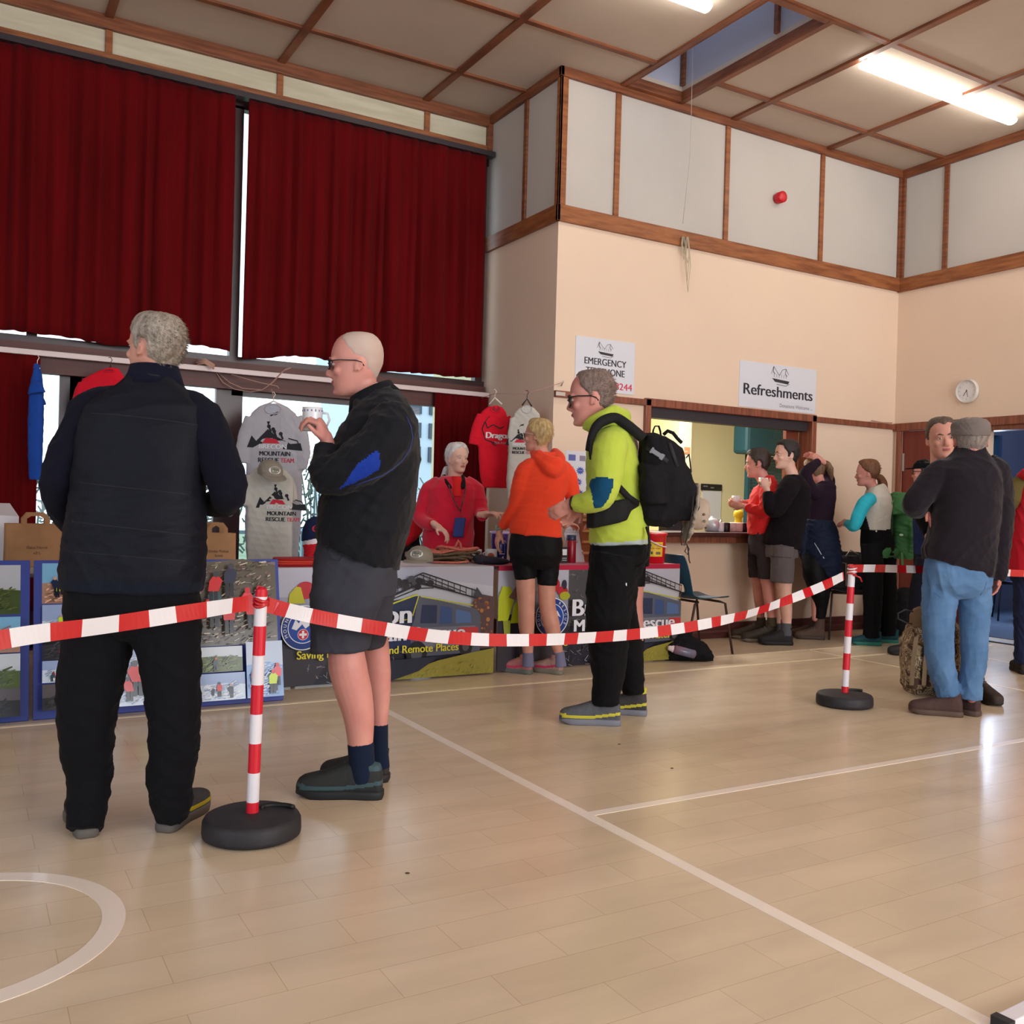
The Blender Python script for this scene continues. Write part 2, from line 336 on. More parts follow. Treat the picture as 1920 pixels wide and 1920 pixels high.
def fr(x0,x1,z0,z1,b): 
    mb.box((x0,YC+.02,z0),(x0+b,YC+.08,z1)); mb.box((x1-b,YC+.02,z0),(x1,YC+.08,z1)); mb.box((x0,YC+.02,z1-b),(x1,YC+.08,z1)); mb.box((x0,YC+.02,z0),(x1,YC+.08,z0+b))
fr(-.6,.66,.02,2.16,.05); mb.box((-.6,YC+.02,0),(.66,YC+.08,.9)); 
st('window_3',mb,wm); mb=MB()
fr(.66,1.22,.02,2.16,.1); fr(1.22,1.86,.02,2.16,.12); mb.box((.66,YC+.015,.02),(1.86,YC+.08,.95)); mb.box((1.1,YC+.018,.0),(1.34,YC+.08,2.1)); mb.box((.68,YC+.02,1.0),(1.30,YC+.06,2.1))
o=st('door_3',mb,wm)
MB().lathe([(.0,0),(.028,.0),(.028,.012),(.0,.015)],(0,0,0)).build('door_knob',mat('steel_hinge',(190,190,190),.3,metal=.8),o)
kn=o.children[0] if o.children else None
for q in COL.objects:
    if q.name=='door_knob': q.rotation_euler=(PI/2,0,0); q.location=(1.865,YC+.01,1.03)
mb=MB(); fr(1.86,3.05,.02,2.16,.09); mb.box((1.86,YC+.02,1.98),(3.05,YC+.08,2.16)); mb.box((1.86,YC+.02,0),(3.05,YC+.08,.55)); st('window_4',mb,wm)
mb=MB(); fr(3.05,4.15,.02,2.16,.06);mb.box((3.05,YC+.02,0),(4.15,YC+.08,.4)); st('window_5',mb,wm)
mb=MB(); mb.box((-4.9,YC+.055,2.25),(XC,YC+.06,4.3)); st('window_6',mb,glass)
mb=MB(); mb.box((-4.9,YC+.045,.05),(XC,YC+.05,2.15)); st('window_7',mb,glass)
mb=MB(); mb.box((-5,YC,0),(-.6,YC+.1,2.16)); st('wall_window_low',mb,peach)
# curtain tracks
trk=mat('curtain_track_dark',(48,40,46),.4); wtrk=mat('white_track',(214,196,196),.4,.5)
mb=MB(); mb.box((-4.9,YC-.14,4.315),(XC-.02,YC-.06,4.36)); st('trim_%d'%k,mb,trk); k+=1
mb=MB(); mb.box((-4.9,YC-.13,2.135),(XC-.01,YC-.09,2.175)); st('trim_%d'%k,mb,wtrk,bevel=.003); k+=1
mb=MB(); mb.box((-4.9,YC-.06,2.02),(XC-.02,YC+.02,2.235)); st('trim_%d'%k,mb,mat('pelmet_board',(92,50,44),.5,.4,rgb2=(76,40,37),vs=3,stretch=(.5,1,8))); k+=1
# curtains
curt=mat('red_velvet',(92,8,12),.95,.08,var=.12,vs=5,sheen=.02,bump=.1,bs=300,stretch=(1,1,.2))
def curtain(name,x0,x1,z0,z1,y,amp,wl,label,seed,scallop=0,top=.0):
    rnd=random.Random(seed); nx=int((x1-x0)/.012); nz=22; vs=[];fs=[]
    ph=[(rnd.uniform(0,6.28),rnd.uniform(.7,1.5),rnd.uniform(.3,1)) for _ in range(6)]
    for k_ in range(nz+1):
        t=k_/nz; z=z1+(z0-z1)*t
        for i in range(nx+1):
            x=x0+(x1-x0)*i/nx; u=x/wl*2*PI
            s=math.sin(u+1.3*math.sin(u*.37+ph[0][0])+.5*t*math.sin(u*.21+ph[1][0]))
            s2=.45*math.sin(u*.43+ph[2][0]+t)+.35*math.sin(u*1.9+ph[3][0]*2)*(1-.6*t)
            a=amp*(.45+.55*min(1,t*3)); yy=y+a*(s+s2)*.6
            zz=z+(scallop*(abs(math.sin(x*2.05+ph[4][0]))**3+.35*math.sin(x*6+ph[5][0]))*t if scallop else 0)
            vs.append((x+.004*math.sin(u*2+t*3),yy,zz))
    for k_ in range(nz):
        for i in range(nx): a=k_*(nx+1)+i; fs.append((a,a+1,a+nx+2,a+nx+1))
    m=MB(); m.smooth=True; m.add(vs,fs); o=m.build(name,curt,norm=False)
    so=o.modifiers.new('thick','SOLIDIFY'); so.thickness=.004
    return tag(o,label,'curtain','red curtains across the window wall')
curtain('curtain',-3.2,1.80,2.275,4.32,YC-.10,.046,.15,'wide dark red upper curtain left of the bright vertical gap',1,.045)
curtain('curtain',1.905,4.055,2.275,4.32,YC-.10,.046,.14,'dark red upper curtain right of the gap, reaching to the alcove corner',2,.045)
curtain('curtain',-1.6,.47,.30,2.14,YC-.11,.03,.10,'short red lower curtain behind the blue shirt at far left',3)
curtain('curtain',3.60,4.13,.30,2.14,YC-.11,.03,.075,'narrow red lower curtain gathered behind the woman in the red fleece',4)
# ceiling lights
lampm=mat('batten_diffuser',(255,250,240),.4,emit=17); lampw=mat('batten_body',(235,235,232),.4)
def lamp(x,y,label,L=1.95):
    t=thing('tube_light',(x,y,ZC),label,'ceiling light','fluorescent battens on the ceiling')
    MB().box((x-L/2,y-.035,ZC-.03),(x+L/2,y+.035,ZC-.02+.02)).build('lamp_body',lampw,t)
    mb=MB(); mb.smooth=True
    mb.loft([(Vector((x-L/2,y,ZC-.05)),(0,.04,0),(0,0,.022)),(Vector((x-L/2+.01,y,ZC-.055)),(0,.05,0),(0,0,.03)),(Vector((x+L/2-.01,y,ZC-.055)),(0,.05,0),(0,0,.03)),(Vector((x+L/2,y,ZC-.05)),(0,.04,0),(0,0,.022))],n=16)
    mb.build('diffuser',lampm,t)
for x,y,l in ((6.98,5.06,'long lit tube light on the ceiling at upper right'),(3.47,5.09,'lit tube light cut by the top edge, only its end showing'),
    (6.98,1.4,None),(3.47,1.4,None),(6.98,-2.3,None),(3.47,-2.3,None)):
    lamp(x,y,l or 'lit tube light on the hall ceiling behind the photographer')
# ---- kitchen beyond the hatch
cream=mat('kitchen_cream_wall',(228,218,176),.7,.3)
KY=8.9
st('wall_kitchen_back',MB().box((4.25,KY,0),(10.5,KY+.1,2.7)),cream)
st('wall_kitchen_left',MB().box((4.25,YS+.12,0),(4.35,KY,2.7)),cream)
st('wall_kitchen_right',MB().box((8.9,YS+.12,0),(9.0,KY,2.7)),cream)
st('ceiling_kitchen',MB().box((4.25,YS+.12,2.7),(10.5,KY+.1,2.8)),mat('kitchen_ceiling',(224,222,205),.8))
st('floor_kitchen',MB().box((4.25,YS+.12,-.1),(10.5,KY+.1,0)),mat('kitchen_floor',(150,140,130),.5))
mb=MB(); mb.box((7.03,8.35,0),(7.22,KY,2.7)); st('wall_kitchen_pier',mb,cream)
area('kitchen_strip_light',(6.3,7.6,2.66),(0,0,0),1.4,.2,85,(1,.96,.86))
teal=mat('teal_shutter',(34,74,84),.45,.5)
mb=MB(); a=atY(1388,795,8.2); b=atY(1462,835,8.2)
SX0=atY(1405,900,8.2).x; SX1=atY(1466,900,8.2).x; BX0=atY(1388,900,8.15).x
o=thing('roller_shutter',(SX0,8.2,0),'dark teal roller shutter in the kitchen behind the two men','shutter')
mb.box((BX0,8.05,1.83),(SX1+.05,8.3,2.18)); mb.build('shutter_box',teal,o,bevel=.04)
mb=MB()
for i in range(24): z=.95+i*.037; mb.loft([((SX0,8.2,z),(0,.008,0),(0,0,.018)),((SX1,8.2,z),(0,.008,0),(0,0,.018))],n=8)
mb.box((SX0-.04,8.18,.0),(SX0,8.24,1.85)); mb.box((SX0,8.17,.0),(SX1,8.25,.94)); mb.build('slats',teal,o)
# ---- blue room beyond the doorway
bluew=mat('blue_grey_wall',(110,116,146),.7); bluec=mat('blue_carpet',(84,98,124),.95,.1,var=.06,vs=60,bump=.2,bs=300)
st('floor_side_room',MB().box((XR+.0,-1,-.1),(14,7.5,.002)),floor_mat() if False else mat('side_floor',(170,145,120),.35))
mb=MB(); mb.box((XR+.35,-1,.002),(14,7.4,.008)); st('trim_%d'%k,mb,bluec); k+=1
mb=MB(); mb.box((XR+.0,OY1,.0),(XR+.06,OY0,.012)); st('trim_%d'%k,mb,mat('threshold_strip',(66,64,74),.5)); k+=1
st('wall_side_room_back',MB().box((12.3,4.65,0),(12.4,7.2,2.8)).box((12.3,-1,0),(12.4,4.65,2.8)),bluew)
w=MB(); w.box((XR+.15,7.2,0),(9.5,7.3,2.8)); w.box((9.5,7.2,0),(12.4,7.3,1.25)); w.box((9.5,7.2,2.2),(12.4,7.3,2.8)); w.box((11.28,7.2,1.25),(12.4,7.3,2.2)); st('wall_side_room_window',w,bluew)
st('ceiling_side_room',MB().box((XR+.15,-1,2.8),(12.4,7.3,2.9)),mat('kitchen_ceiling',(224,222,205),.8))
st('wall_side_room_near',MB().box((XR+.15,-1.1,0),(12.4,-1,2.8)),bluew)
mb=MB()
for x in (9.5,10.3,11.23): mb.box((x,7.18,1.25),(x+.05,7.24,2.2))
mb.box((9.5,7.18,1.70),(11.28,7.24,1.86)); mb.box((9.5,7.1,1.2),(11.28,7.24,1.26)); st('window_8',mb,mat('blue_frame',(60,86,130),.5))
st('window_9',MB().box((9.5,7.25,1.25),(11.28,7.255,2.2)),mat('tinted_pane',(112,176,204),.05,.5,trans=1))
area('side_room_window_light',(10.4,7.05,1.75),(math.radians(-90),0,0),1.3,.8,75,(.6,.75,1))
# outdoors
st('floor_outdoors',MB().box((-12,YC+.15,-.3),(22,40,-.2)),mat('outdoor_ground',(120,140,110),.9,var=.2,vs=2))
# ------------------------------------------------------------------ figure kit
FWh=Vector((FW.x,FW.y,0)).normalized(); RTh=Vector((FWh.y,-FWh.x,0)); ZV=Vector((0,0,1))
def head_dir(deg): t=math.radians(deg); return FWh*math.cos(t)+RTh*math.sin(t)
SEC=[(1.0,.05,.07,-.11),(.985,.13,.14,-.20),(.95,.205,.225,-.29),(.90,.255,.285,-.345),(.83,.293,.335,-.39),(.74,.318,.372,-.418),(.65,.325,.392,-.425),
 (.57,.322,.400,-.418),(.50,.313,.374,-.405),(.44,.306,.372,-.38),(.37,.298,.380,-.345),(.30,.282,.378,-.31),(.24,.262,.378,-.27),(.17,.243,.368,-.22),(.11,.222,.360,-.16),(.05,.180,.345,-.08),(.0,.11,.30,.02)]
def sec_at(z):
    z=max(0,min(1,z))
    for i in range(len(SEC)-1):
        a,b=SEC[i],SEC[i+1]
        if b[0]<=z<=a[0]:
            t=(a[0]-z)/(a[0]-b[0]); return [a[j]+(b[j]-a[j])*t for j in range(4)]
    return SEC[-1]
def head_pt(th,z,off=0):       # th: 0 front, +-pi back; z in head heights
    _,w,f,b=sec_at(z); cy=(f+b)/2; ry=(f-b)/2
    x=math.sin(th); y=math.cos(th)
    e=2.15; rr=(abs(x)**e+abs(y)**e)**(-1/e)
    return Vector((x*rr*(w+off),cy+y*rr*(ry+off),z+(off*max(0,(z-.7)/.3)*1.0)))
class Fig:
    def __init__(s,w,label,gx,gy,voxel=.007,name='person',group=None):
        s.w=w; g=at(gx,gy,w); s.k=w/FPX
        s.root=thing(name,(g.x,g.y,0),label,'person',group); s.vox=voxel; s.sk=MB()
    def P(s,px,py,dd=0): return at(px,py,s.w+dd)
    def torso(s,mb,secs,e=2.4,n=28):
        L=[]
        for q in secs:
            px,py,dd,hv,hd=q[:5]; tilt=q[5] if len(q)>5 else 0
            L.append((s.P(px,py,dd),RTh*hv*s.k+ZV*tilt*hv*s.k,FWh*hd))
        mb.loft(L,n=n,e=e)
    def limb(s,mb,pts,flat=True,n=16):
        P=[s.P(*q[:3]) for q in pts]; R=[q[3]*s.k for q in pts]
        # densify with Catmull-Rom for soft bends
        PP=[];RR=[]
        for i in range(len(P)-1):
            p0=P[max(i-1,0)];p1=P[i];p2=P[i+1];p3=P[min(i+2,len(P)-1)]
            for j in range(5):
                t=j/5; PP.append(.5*((2*p1)+(p2-p0)*t+(2*p0-5*p1+4*p2-p3)*t*t+(3*p1-p0-3*p2+p3)*t**3)); RR.append(R[i]+(R[i+1]-R[i])*t)
        PP.append(P[-1]); RR.append(R[-1]); mb.tube(PP,RR,n=n)
        if not flat:
            for q in (0,-1): mb.ell(PP[q],(RR[q],0,0),(0,RR[q],0),(0,0,RR[q]),n=12,m=8)
    def head(s,px,py,dd,hpx,yaw,pitch=0,roll=0,wid=1.0,nose=1.0,neck=None,jaw=1.0):
        c=s.P(px,py,dd); s.hh=h=hpx*s.k; f=head_dir(yaw); r=Vector((f.y,-f.x,0))
        R=Matrix((r,f,ZV)).transposed()
        R=R@Matrix.Rotation(math.radians(pitch),3,'X')@Matrix.Rotation(math.radians(roll),3,'Y'); s.R=R; s.hc=c; s.hw=wid
        HP=lambda x,y,z:c+R@Vector((x*wid,y+.01,z-.5))*h; s.HP=HP
        mb=s.sk
        L=[(HP(0,(a[2]+a[3])/2,a[0]),R@Vector((a[1]*h*wid*(jaw if a[0]<.3 else 1),0,0)),R@Vector((0,(a[2]-a[3])/2*h,0))) for a in SEC[::-1]]
        mb.loft(L,n=40,e=2.15)
        V=lambda x,y,z:R@Vector((x,y,z))*h
        # nose
        nz=[(.535,.385,.030,.03),(.47,.415*1,.034,.045),(.40,.445,.042,.055),(.345,.462,.055,.055),(.315,.44,.058,.045),(.30,.40,.03,.03)]
        mb.loft([(HP(0,y-.03+(nose-1)*.04*(y>.42),z),V(hw_,0,0),V(0,d*nose,0)) for z,y,hw_,d in nz[::-1]],n=14)
        for sx in (-1,1):
            mb.ell(HP(sx*.045,.405,.322),V(.028,0,0),V(0,.045,0),V(0,0,.028),n=10,m=8)      # nostril wing
            mb.ell(HP(sx*.13,.355,.575),V(.10,0,0),V(0,.045,0),V(0,0,.026),n=12,m=8)        # brow
            mb.ell(HP(sx*.18,.285,.38),V(.08,0,0),V(0,.075,0),V(0,0,.075),n=12,m=8)         # cheek
            mb.ell(HP(sx*.12,.335,.455),V(.065,0,0),V(0,.028,0),V(0,0,.012),n=10,m=6)       # under-eye lid
            mb.ell(HP(sx*.12,.345,.522),V(.068,0,0),V(0,.028,0),V(0,0,.014),n=10,m=6)       # upper lid
            # ear
            ec=(sx*.335,-.03,.44); tiltv=V(0,-.018,.055).normalized()
            pts=[]
            for k in range(9):
                a=math.radians(-60+k*34); rr=(.085,.055)
                pts.append(HP(ec[0]+sx*.012,ec[1]-.012+.055*-math.sin(a)*.9*(1) -.01,ec[2]+.085*math.cos(a)))
            mb.tube(pts,.016*h,n=8)
            mb.ell(HP(sx*.325,-.02,.43),V(.018,0,0),V(sx*.0,.045,0),V(0,0,.07),n=10,m=8)
            mb.ell(HP(sx*.325,.012,.37),V(.02,0,0),V(0,.022,0),V(0,0,.03),n=8,m=6)
        mb.ell(HP(0,.385,.232),V(.082,0,0),V(0,.030,0),V(0,0,.014),n=12,m=8); mb.ell(HP(0,.378,.205),V(.07,0,0),V(0,.032,0),V(0,0,.016),n=12,m=8)
        mb.ell(HP(0,.33,.07),V(.09,0,0),V(0,.06,0),V(0,0,.06),n=12,m=8)
        if neck:   # neck base point in px
            nb=s.P(*neck[:3]); nr=(neck[3]*s.k) if len(neck)>3 else .062
            top=HP(0,-.10,.32); mid=HP(0,-.08,.12)
            mb.cap(top,mid,nr*.98,nr,n=20); mb.cap(mid,mid+(nb-mid)*.75,nr,nr*.98,n=20)
    def eyes(s,iris=(70,60,50)):
        h=s.hh; R=s.R; HP=s.HP; 
        wm_=mat('eye_white',(196,180,172),.2,.5); im=mat('iris_%d'%iris[0],iris,.2)
        for sx in (-1,1):
            mb=MB(); mb.smooth=True
            mb.cur=0; mb.ell(HP(sx*.125,.340,.49),R@Vector((.048,0,0))*h,R@Vector((0,.046,0))*h,R@Vector((0,0,.030))*h)
            mb.cur=1; mb.ell(HP(sx*.125,.372,.492),R@Vector((.022,0,0))*h,R@Vector((0,.0165,0))*h,R@Vector((0,0,.022))*h)
            mb.build('eye',[wm_,im],s.root)
    def brows(s,m,zz=.585,th=.014):
        h=s.hh
        for sx in (-1,1): mb=MB(); mb.smooth=True; mb.tube([s.HP(sx*.05,.402,zz-.015),s.HP(sx*.12,.402,zz+.01),s.HP(sx*.19,.365,zz-.005)],[.6*th*h,th*h,.5*th*h],n=8); mb.build('eyebrow',m,s.root)
    def glasses(s,m,lens=None,r=.010,zc=.49,wd=.115,ht=.075,yfr=.43):
        mb=MB(); h=s.hh; mb.smooth=True
        for sx in (-1,1):
            pts=[]
            for k in range(21):
                a=2*PI*k/20; x=math.copysign(abs(math.cos(a))**.8,math.cos(a)); z=math.copysign(abs(math.sin(a))**.8,math.sin(a))
                pts.append(s.HP(sx*(.135+wd*x*.92),yfr-.012*abs(x)-(.03 if x*1>.5 else 0),zc+ht*z))
            mb.tube(pts,r*h,n=6,caps=False)
            mb.tube([s.HP(sx*.245,yfr-.03,zc+ht*.6),s.HP(sx*.33,.25,zc+ht*.65),s.HP(sx*.352,0,zc+ht*.4),s.HP(sx*.35,-.09,zc+.0),s.HP(sx*.335,-.13,zc-.06)],r*h*.9,n=6)
        mb.tube([s.HP(-.03,yfr,zc+.03),s.HP(0,yfr+.012,zc+.045),s.HP(.03,yfr,zc+.03)],r*h,n=6)
        g=mb.build('glasses',m,s.root)
        for sx in (-1,1):
            lb=MB(); lb.smooth=True; lb.ell(s.HP(sx*.135,yfr-.012,zc),s.R@Vector((wd*.9,0,0))*h,s.R@Vector((0,.006,0))*h,s.R@Vector((0,0,ht*.9))*h,n=16,m=6)
            lb.build('lens',lens or glass,g)
    def hair(s,m,line,t=.035,name='hair',strands=0,slen=.10,bald=None,messy=.012,flow=(0,-.3,-.5),seed=3,sm=None,tt=None):
        h=s.hh; rnd=random.Random(seed); nt=72; nz=34; vs=[];fs=[]
        def zl(a):
            a=math.degrees(abs(a))
            for i in range(len(line)-1):
                if line[i][0]<=a<=line[i+1][0]:
                    u=(a-line[i][0])/(line[i+1][0]-line[i][0]); u=u*u*(3-2*u); return line[i][1]+(line[i+1][1]-line[i][1])*u
            return line[-1][1]
        def thick(a,z):
            d=(z-zl(a))/.07; mk=max(0,min(1,d)); mk=mk*mk*(3-2*mk)
            tk=t
            if bald: tk=t*bald(math.degrees(abs(a)),z)
            if tt: tk*=tt(math.degrees(abs(a)),z)
            return -.03+(tk+.03)*mk
        zs=[.06+.94*(k/nz)**.85 for k in range(nz+1)]
        for z in zs:
            for i in range(nt):
                a=-PI+2*PI*i/nt; o=thick(a,z)
                if o>0: o+=messy*(noise.noise(Vector((a*3.2,z*9,seed*7.1)))+.5*noise.noise(Vector((a*9,z*16,seed))))
                p=head_pt(a,min(z,.999),o); vs.append(s.HP(p.x,p.y,p.z))
        for k in range(nz):
            for i in range(nt): j=(i+1)%nt; fs.append((k*nt+i,k*nt+j,(k+1)*nt+j,(k+1)*nt+i))
        p=head_pt(0,1.0,thick(0,1)); vs.append(s.HP(0,-.02,1.0+max(-.03,thick(PI/2,1.0)))); N=len(vs)-1
        for i in range(nt): fs.append((nz*nt+i,nz*nt+(i+1)%nt,N))
        mb=MB(); mb.smooth=True; mb.add(vs,fs)
        fl_=Vector(flow)
        mb.smooth=False
        for k in range(strands):
            a=rnd.uniform(-PI,PI); z=rnd.uniform(.15,.995)
            o=thick(a,z)
            if o<.008: continue
            p=head_pt(a,z,o*.8); q=head_pt(a,z,o*.8+.06); nrm=(q-p); nrm.z+=.03*(z>.8); nrm=nrm.normalized()
            d=(nrm*rnd.uniform(.12,.5)+fl_+Vector((rnd.uniform(-.15,.15),rnd.uniform(-.15,.15),rnd.uniform(-.12,.12)))).normalized()
            Lk=slen*rnd.uniform(.5,1.1); sd=nrm.cross(d)
            if sd.length<1e-3: continue
            sd=sd.normalized()*.0045
            m1=p+d*Lk*.5; e1=p+d*Lk+Vector((0,0,-.12*Lk)); nn=nrm*.003
            A=[p-sd,p+sd,p+nn,m1-sd*.8,m1+sd*.8,m1+nn,e1]
            mb.add([s.HP(*v) for v in A],[(0,1,4,3),(1,2,5,4),(2,0,3,5),(3,4,6),(4,5,6),(5,3,6)])
        return mb.build(name,m,s.root,norm=False)
    def hand(s,wr,d,n,side,size=1.0,curl=(15,25,20),thumb=.5,spread=.0,curls=None):
        mb=s.sk; d=Vector(d).normalized(); n=Vector(n); n=(n-d*n.dot(d)).normalized(); sv=d.cross(n)*side; z=size
        mb.ell(wr+d*.052*z,sv*.041*z,n*.0145*z,d*.056*z,n=14,m=10); mb.cap(wr-d*.03*z,wr+d*.03*z,.025*z,.024*z)
        mb.ell(wr+d*.045*z+sv*.026*z+n*.010*z,sv*.018*z,n*.016*z,d*.034*z,n=10,m=8)
        Ls=[.92,1.02,.97,.78]
        ends=[]
        for i in range(4):
            cu=curls[i] if curls else curl
            b=wr+d*(.092-.004*abs(i-1.2))*z+sv*(.031-.0212*i)*z
            dd=(d+sv*spread*(1.2-i)).normalized(); ax=dd.cross(n); p=b-dd*.01*z; rr=.0088*z
            ang=0
            for j,Lj in enumerate((.044,.027,.022)):
                ang+=math.radians(cu[j]); v=dd*math.cos(ang)+n*math.sin(ang); q=p+v*Lj*Ls[i]*z*(1.2 if j==0 else 1)
                mb.cap(p,q,rr,rr*.93,n=10); p=q; rr*=.93
            ends.append(p)
        b=wr+d*.024*z+sv*.026*z+n*.006*z; v1=(d*(1-thumb*.55)+sv*.75+n*thumb*.7).normalized(); q=b+v1*.043*z
        mb.cap(b,q,.0125*z,.0105*z,n=10); v2=(v1+d*.7-sv*.25+n*thumb*.4).normalized(); q2=q+v2*.032*z; mb.cap(q,q2,.0102*z,.0085*z,n=10)
        return ends
    def onto(s,o,px,py,off=.0):    # the point of a finished part that lies at this place
        if not hasattr(s,'_bv'): s._bv={}
        if o.name not in s._bv:
            from mathutils.bvhtree import BVHTree
            org=s.root.location; s._bv[o.name]=BVHTree.FromPolygons([v.co+org for v in o.data.vertices],[tuple(p.vertices) for p in o.data.polygons])
        d=(at(px,py,1)-CAM).normalized(); r=s._bv[o.name].ray_cast(CAM,d)
        if r[0] is None: return s.P(px,py,-.1),-d
        return r[0]+r[1]*off,r[1]
def in_poly(px,py,poly):
    c=False; n=len(poly); j=n-1
    for i in range(n):
        xi,yi=poly[i]; xj,yj=poly[j]
        if (yi>py)!=(yj>py) and px<(xj-xi)*(py-yi)/(yj-yi)+xi: c=not c
        j=i
    return c
def to_px(p):
    v=p-CAM; z=v.dot(FW); return 960+FPX*v.dot(RT)/z, 960-FPX*v.dot(UP)/z
def sculpt(mb,name,mats,parent,vox=.008,sm=5,fold=0,fs=1.0,seed=1,region=None,loc=None,zdir=.45,fmask=None,ff=.6):
    t=bpy.data.meshes.new('tmp'); t.from_pydata([tuple(v) for v in mb.v],[],mb.f)
    bm=bmesh.new(); bm.from_mesh(t); bmesh.ops.recalc_face_normals(bm,faces=bm.faces); bm.to_mesh(t); bm.free()
    o=bpy.data.objects.new('tmp',t); COL.objects.link(o)
    r=o.modifiers.new('r','REMESH'); r.mode='VOXEL'; r.voxel_size=vox
    if sm: q=o.modifiers.new('s','SMOOTH'); q.factor=ff; q.iterations=sm
    bpy.context.view_layer.update(); dg=bpy.context.evaluated_depsgraph_get()
    me=bpy.data.meshes.new_from_object(o.evaluated_get(dg)); bpy.data.objects.remove(o); bpy.data.meshes.remove(t)
    n=len(me.vertices); co=np.empty(n*3); me.vertices.foreach_get('co',co); co=co.reshape(-1,3)
    if fold:
        nr=np.empty(n*3); me.vertex_normals.foreach_get('vector',nr); nr=nr.reshape(-1,3)
        rs=np.random.RandomState(seed); q=co*fs; 
        wv=np.zeros_like(q)
        for i in range(3):
            kk=rs.normal(size=3)*6; kk[2]*=zdir; wv[:,i]=.055*np.sin(q@kk+rs.uniform(0,6))+.03*np.sin(q@(kk[::-1]*2.3)+rs.uniform(0,6))
        q=q+wv; hgt=np.zeros(n); tot=0
        for i in range(9):
            kk=rs.normal(size=3); kk/=np.linalg.norm(kk); kk[2]=kk[2]*1.0+.3*np.sign(kk[2]); f=rs.uniform(14,60); a=(20/f)**.85
            env=.5+.5*np.sin(q@(rs.normal(size=3)*4.5)+rs.uniform(0,6))
            hgt+=a*env*((1-np.abs(np.sin(q@kk*f+rs.uniform(0,6))))**1.6-.35); tot+=a*.5
        hgt=hgt/tot*fold*1.4
        if fmask is not None: hgt*=fmask(co)
        co=co+nr*hgt[:,None]
    if region:
        me.update(); fc=np.empty(len(me.polygons)*3); me.polygons.foreach_get('center',fc); fc=fc.reshape(-1,3)
        fn=np.empty(len(me.polygons)*3); me.polygons.foreach_get('normal',fn); fn=fn.reshape(-1,3)
        mi=region(fc,fn).astype(np.int32)
    org=np.array(loc if loc is not None else (parent.location if parent is not None else (0,0,0)))
    if parent is not None and parent.parent is not None: org=org+np.array(parent.parent.location)
    co=co-org; me.vertices.foreach_set('co',co.ravel())
    me.materials.clear()
    for m_ in (mats if isinstance(mats,(list,tuple)) else [mats]): me.materials.append(m_)
    me.polygons.foreach_set('use_smooth',np.ones(len(me.polygons),bool))
    me.polygons.foreach_set('material_index',mi if region else np.zeros(len(me.polygons),np.int32))
    me.update(); me.name=name; o=bpy.data.objects.new(name,me); COL.objects.link(o)
    if parent is not None: o.parent=parent
    elif loc is not None: o.location=loc
    return o
def npx(fc):
    v=fc-np.array(CAM); z=v@np.array(FW); return 960+FPX*(v@np.array(RT))/z,960-FPX*(v@np.array(UP))/z
def reg_polys(polys,front=True):   # polys: list of (material index, polygon in photo pixels)
    def f(fc,fn):
        x,y=npx(fc); out=np.zeros(len(fc)); vis=((fc-np.array(CAM))*fn).sum(1)<0
        for mi,poly in polys:
            ins=np.zeros(len(fc),bool); j=len(poly)-1
            for i in range(len(poly)):
                xi,yi=poly[i]; xj,yj=poly[j]
                if yi!=yj: ins^=((yi>y)!=(yj>y))&(x<(xj-xi)*(y-yi)/(yj-yi)+xi)
                j=i
            out[ins&(vis if front else True)]=mi
        return out
    return f
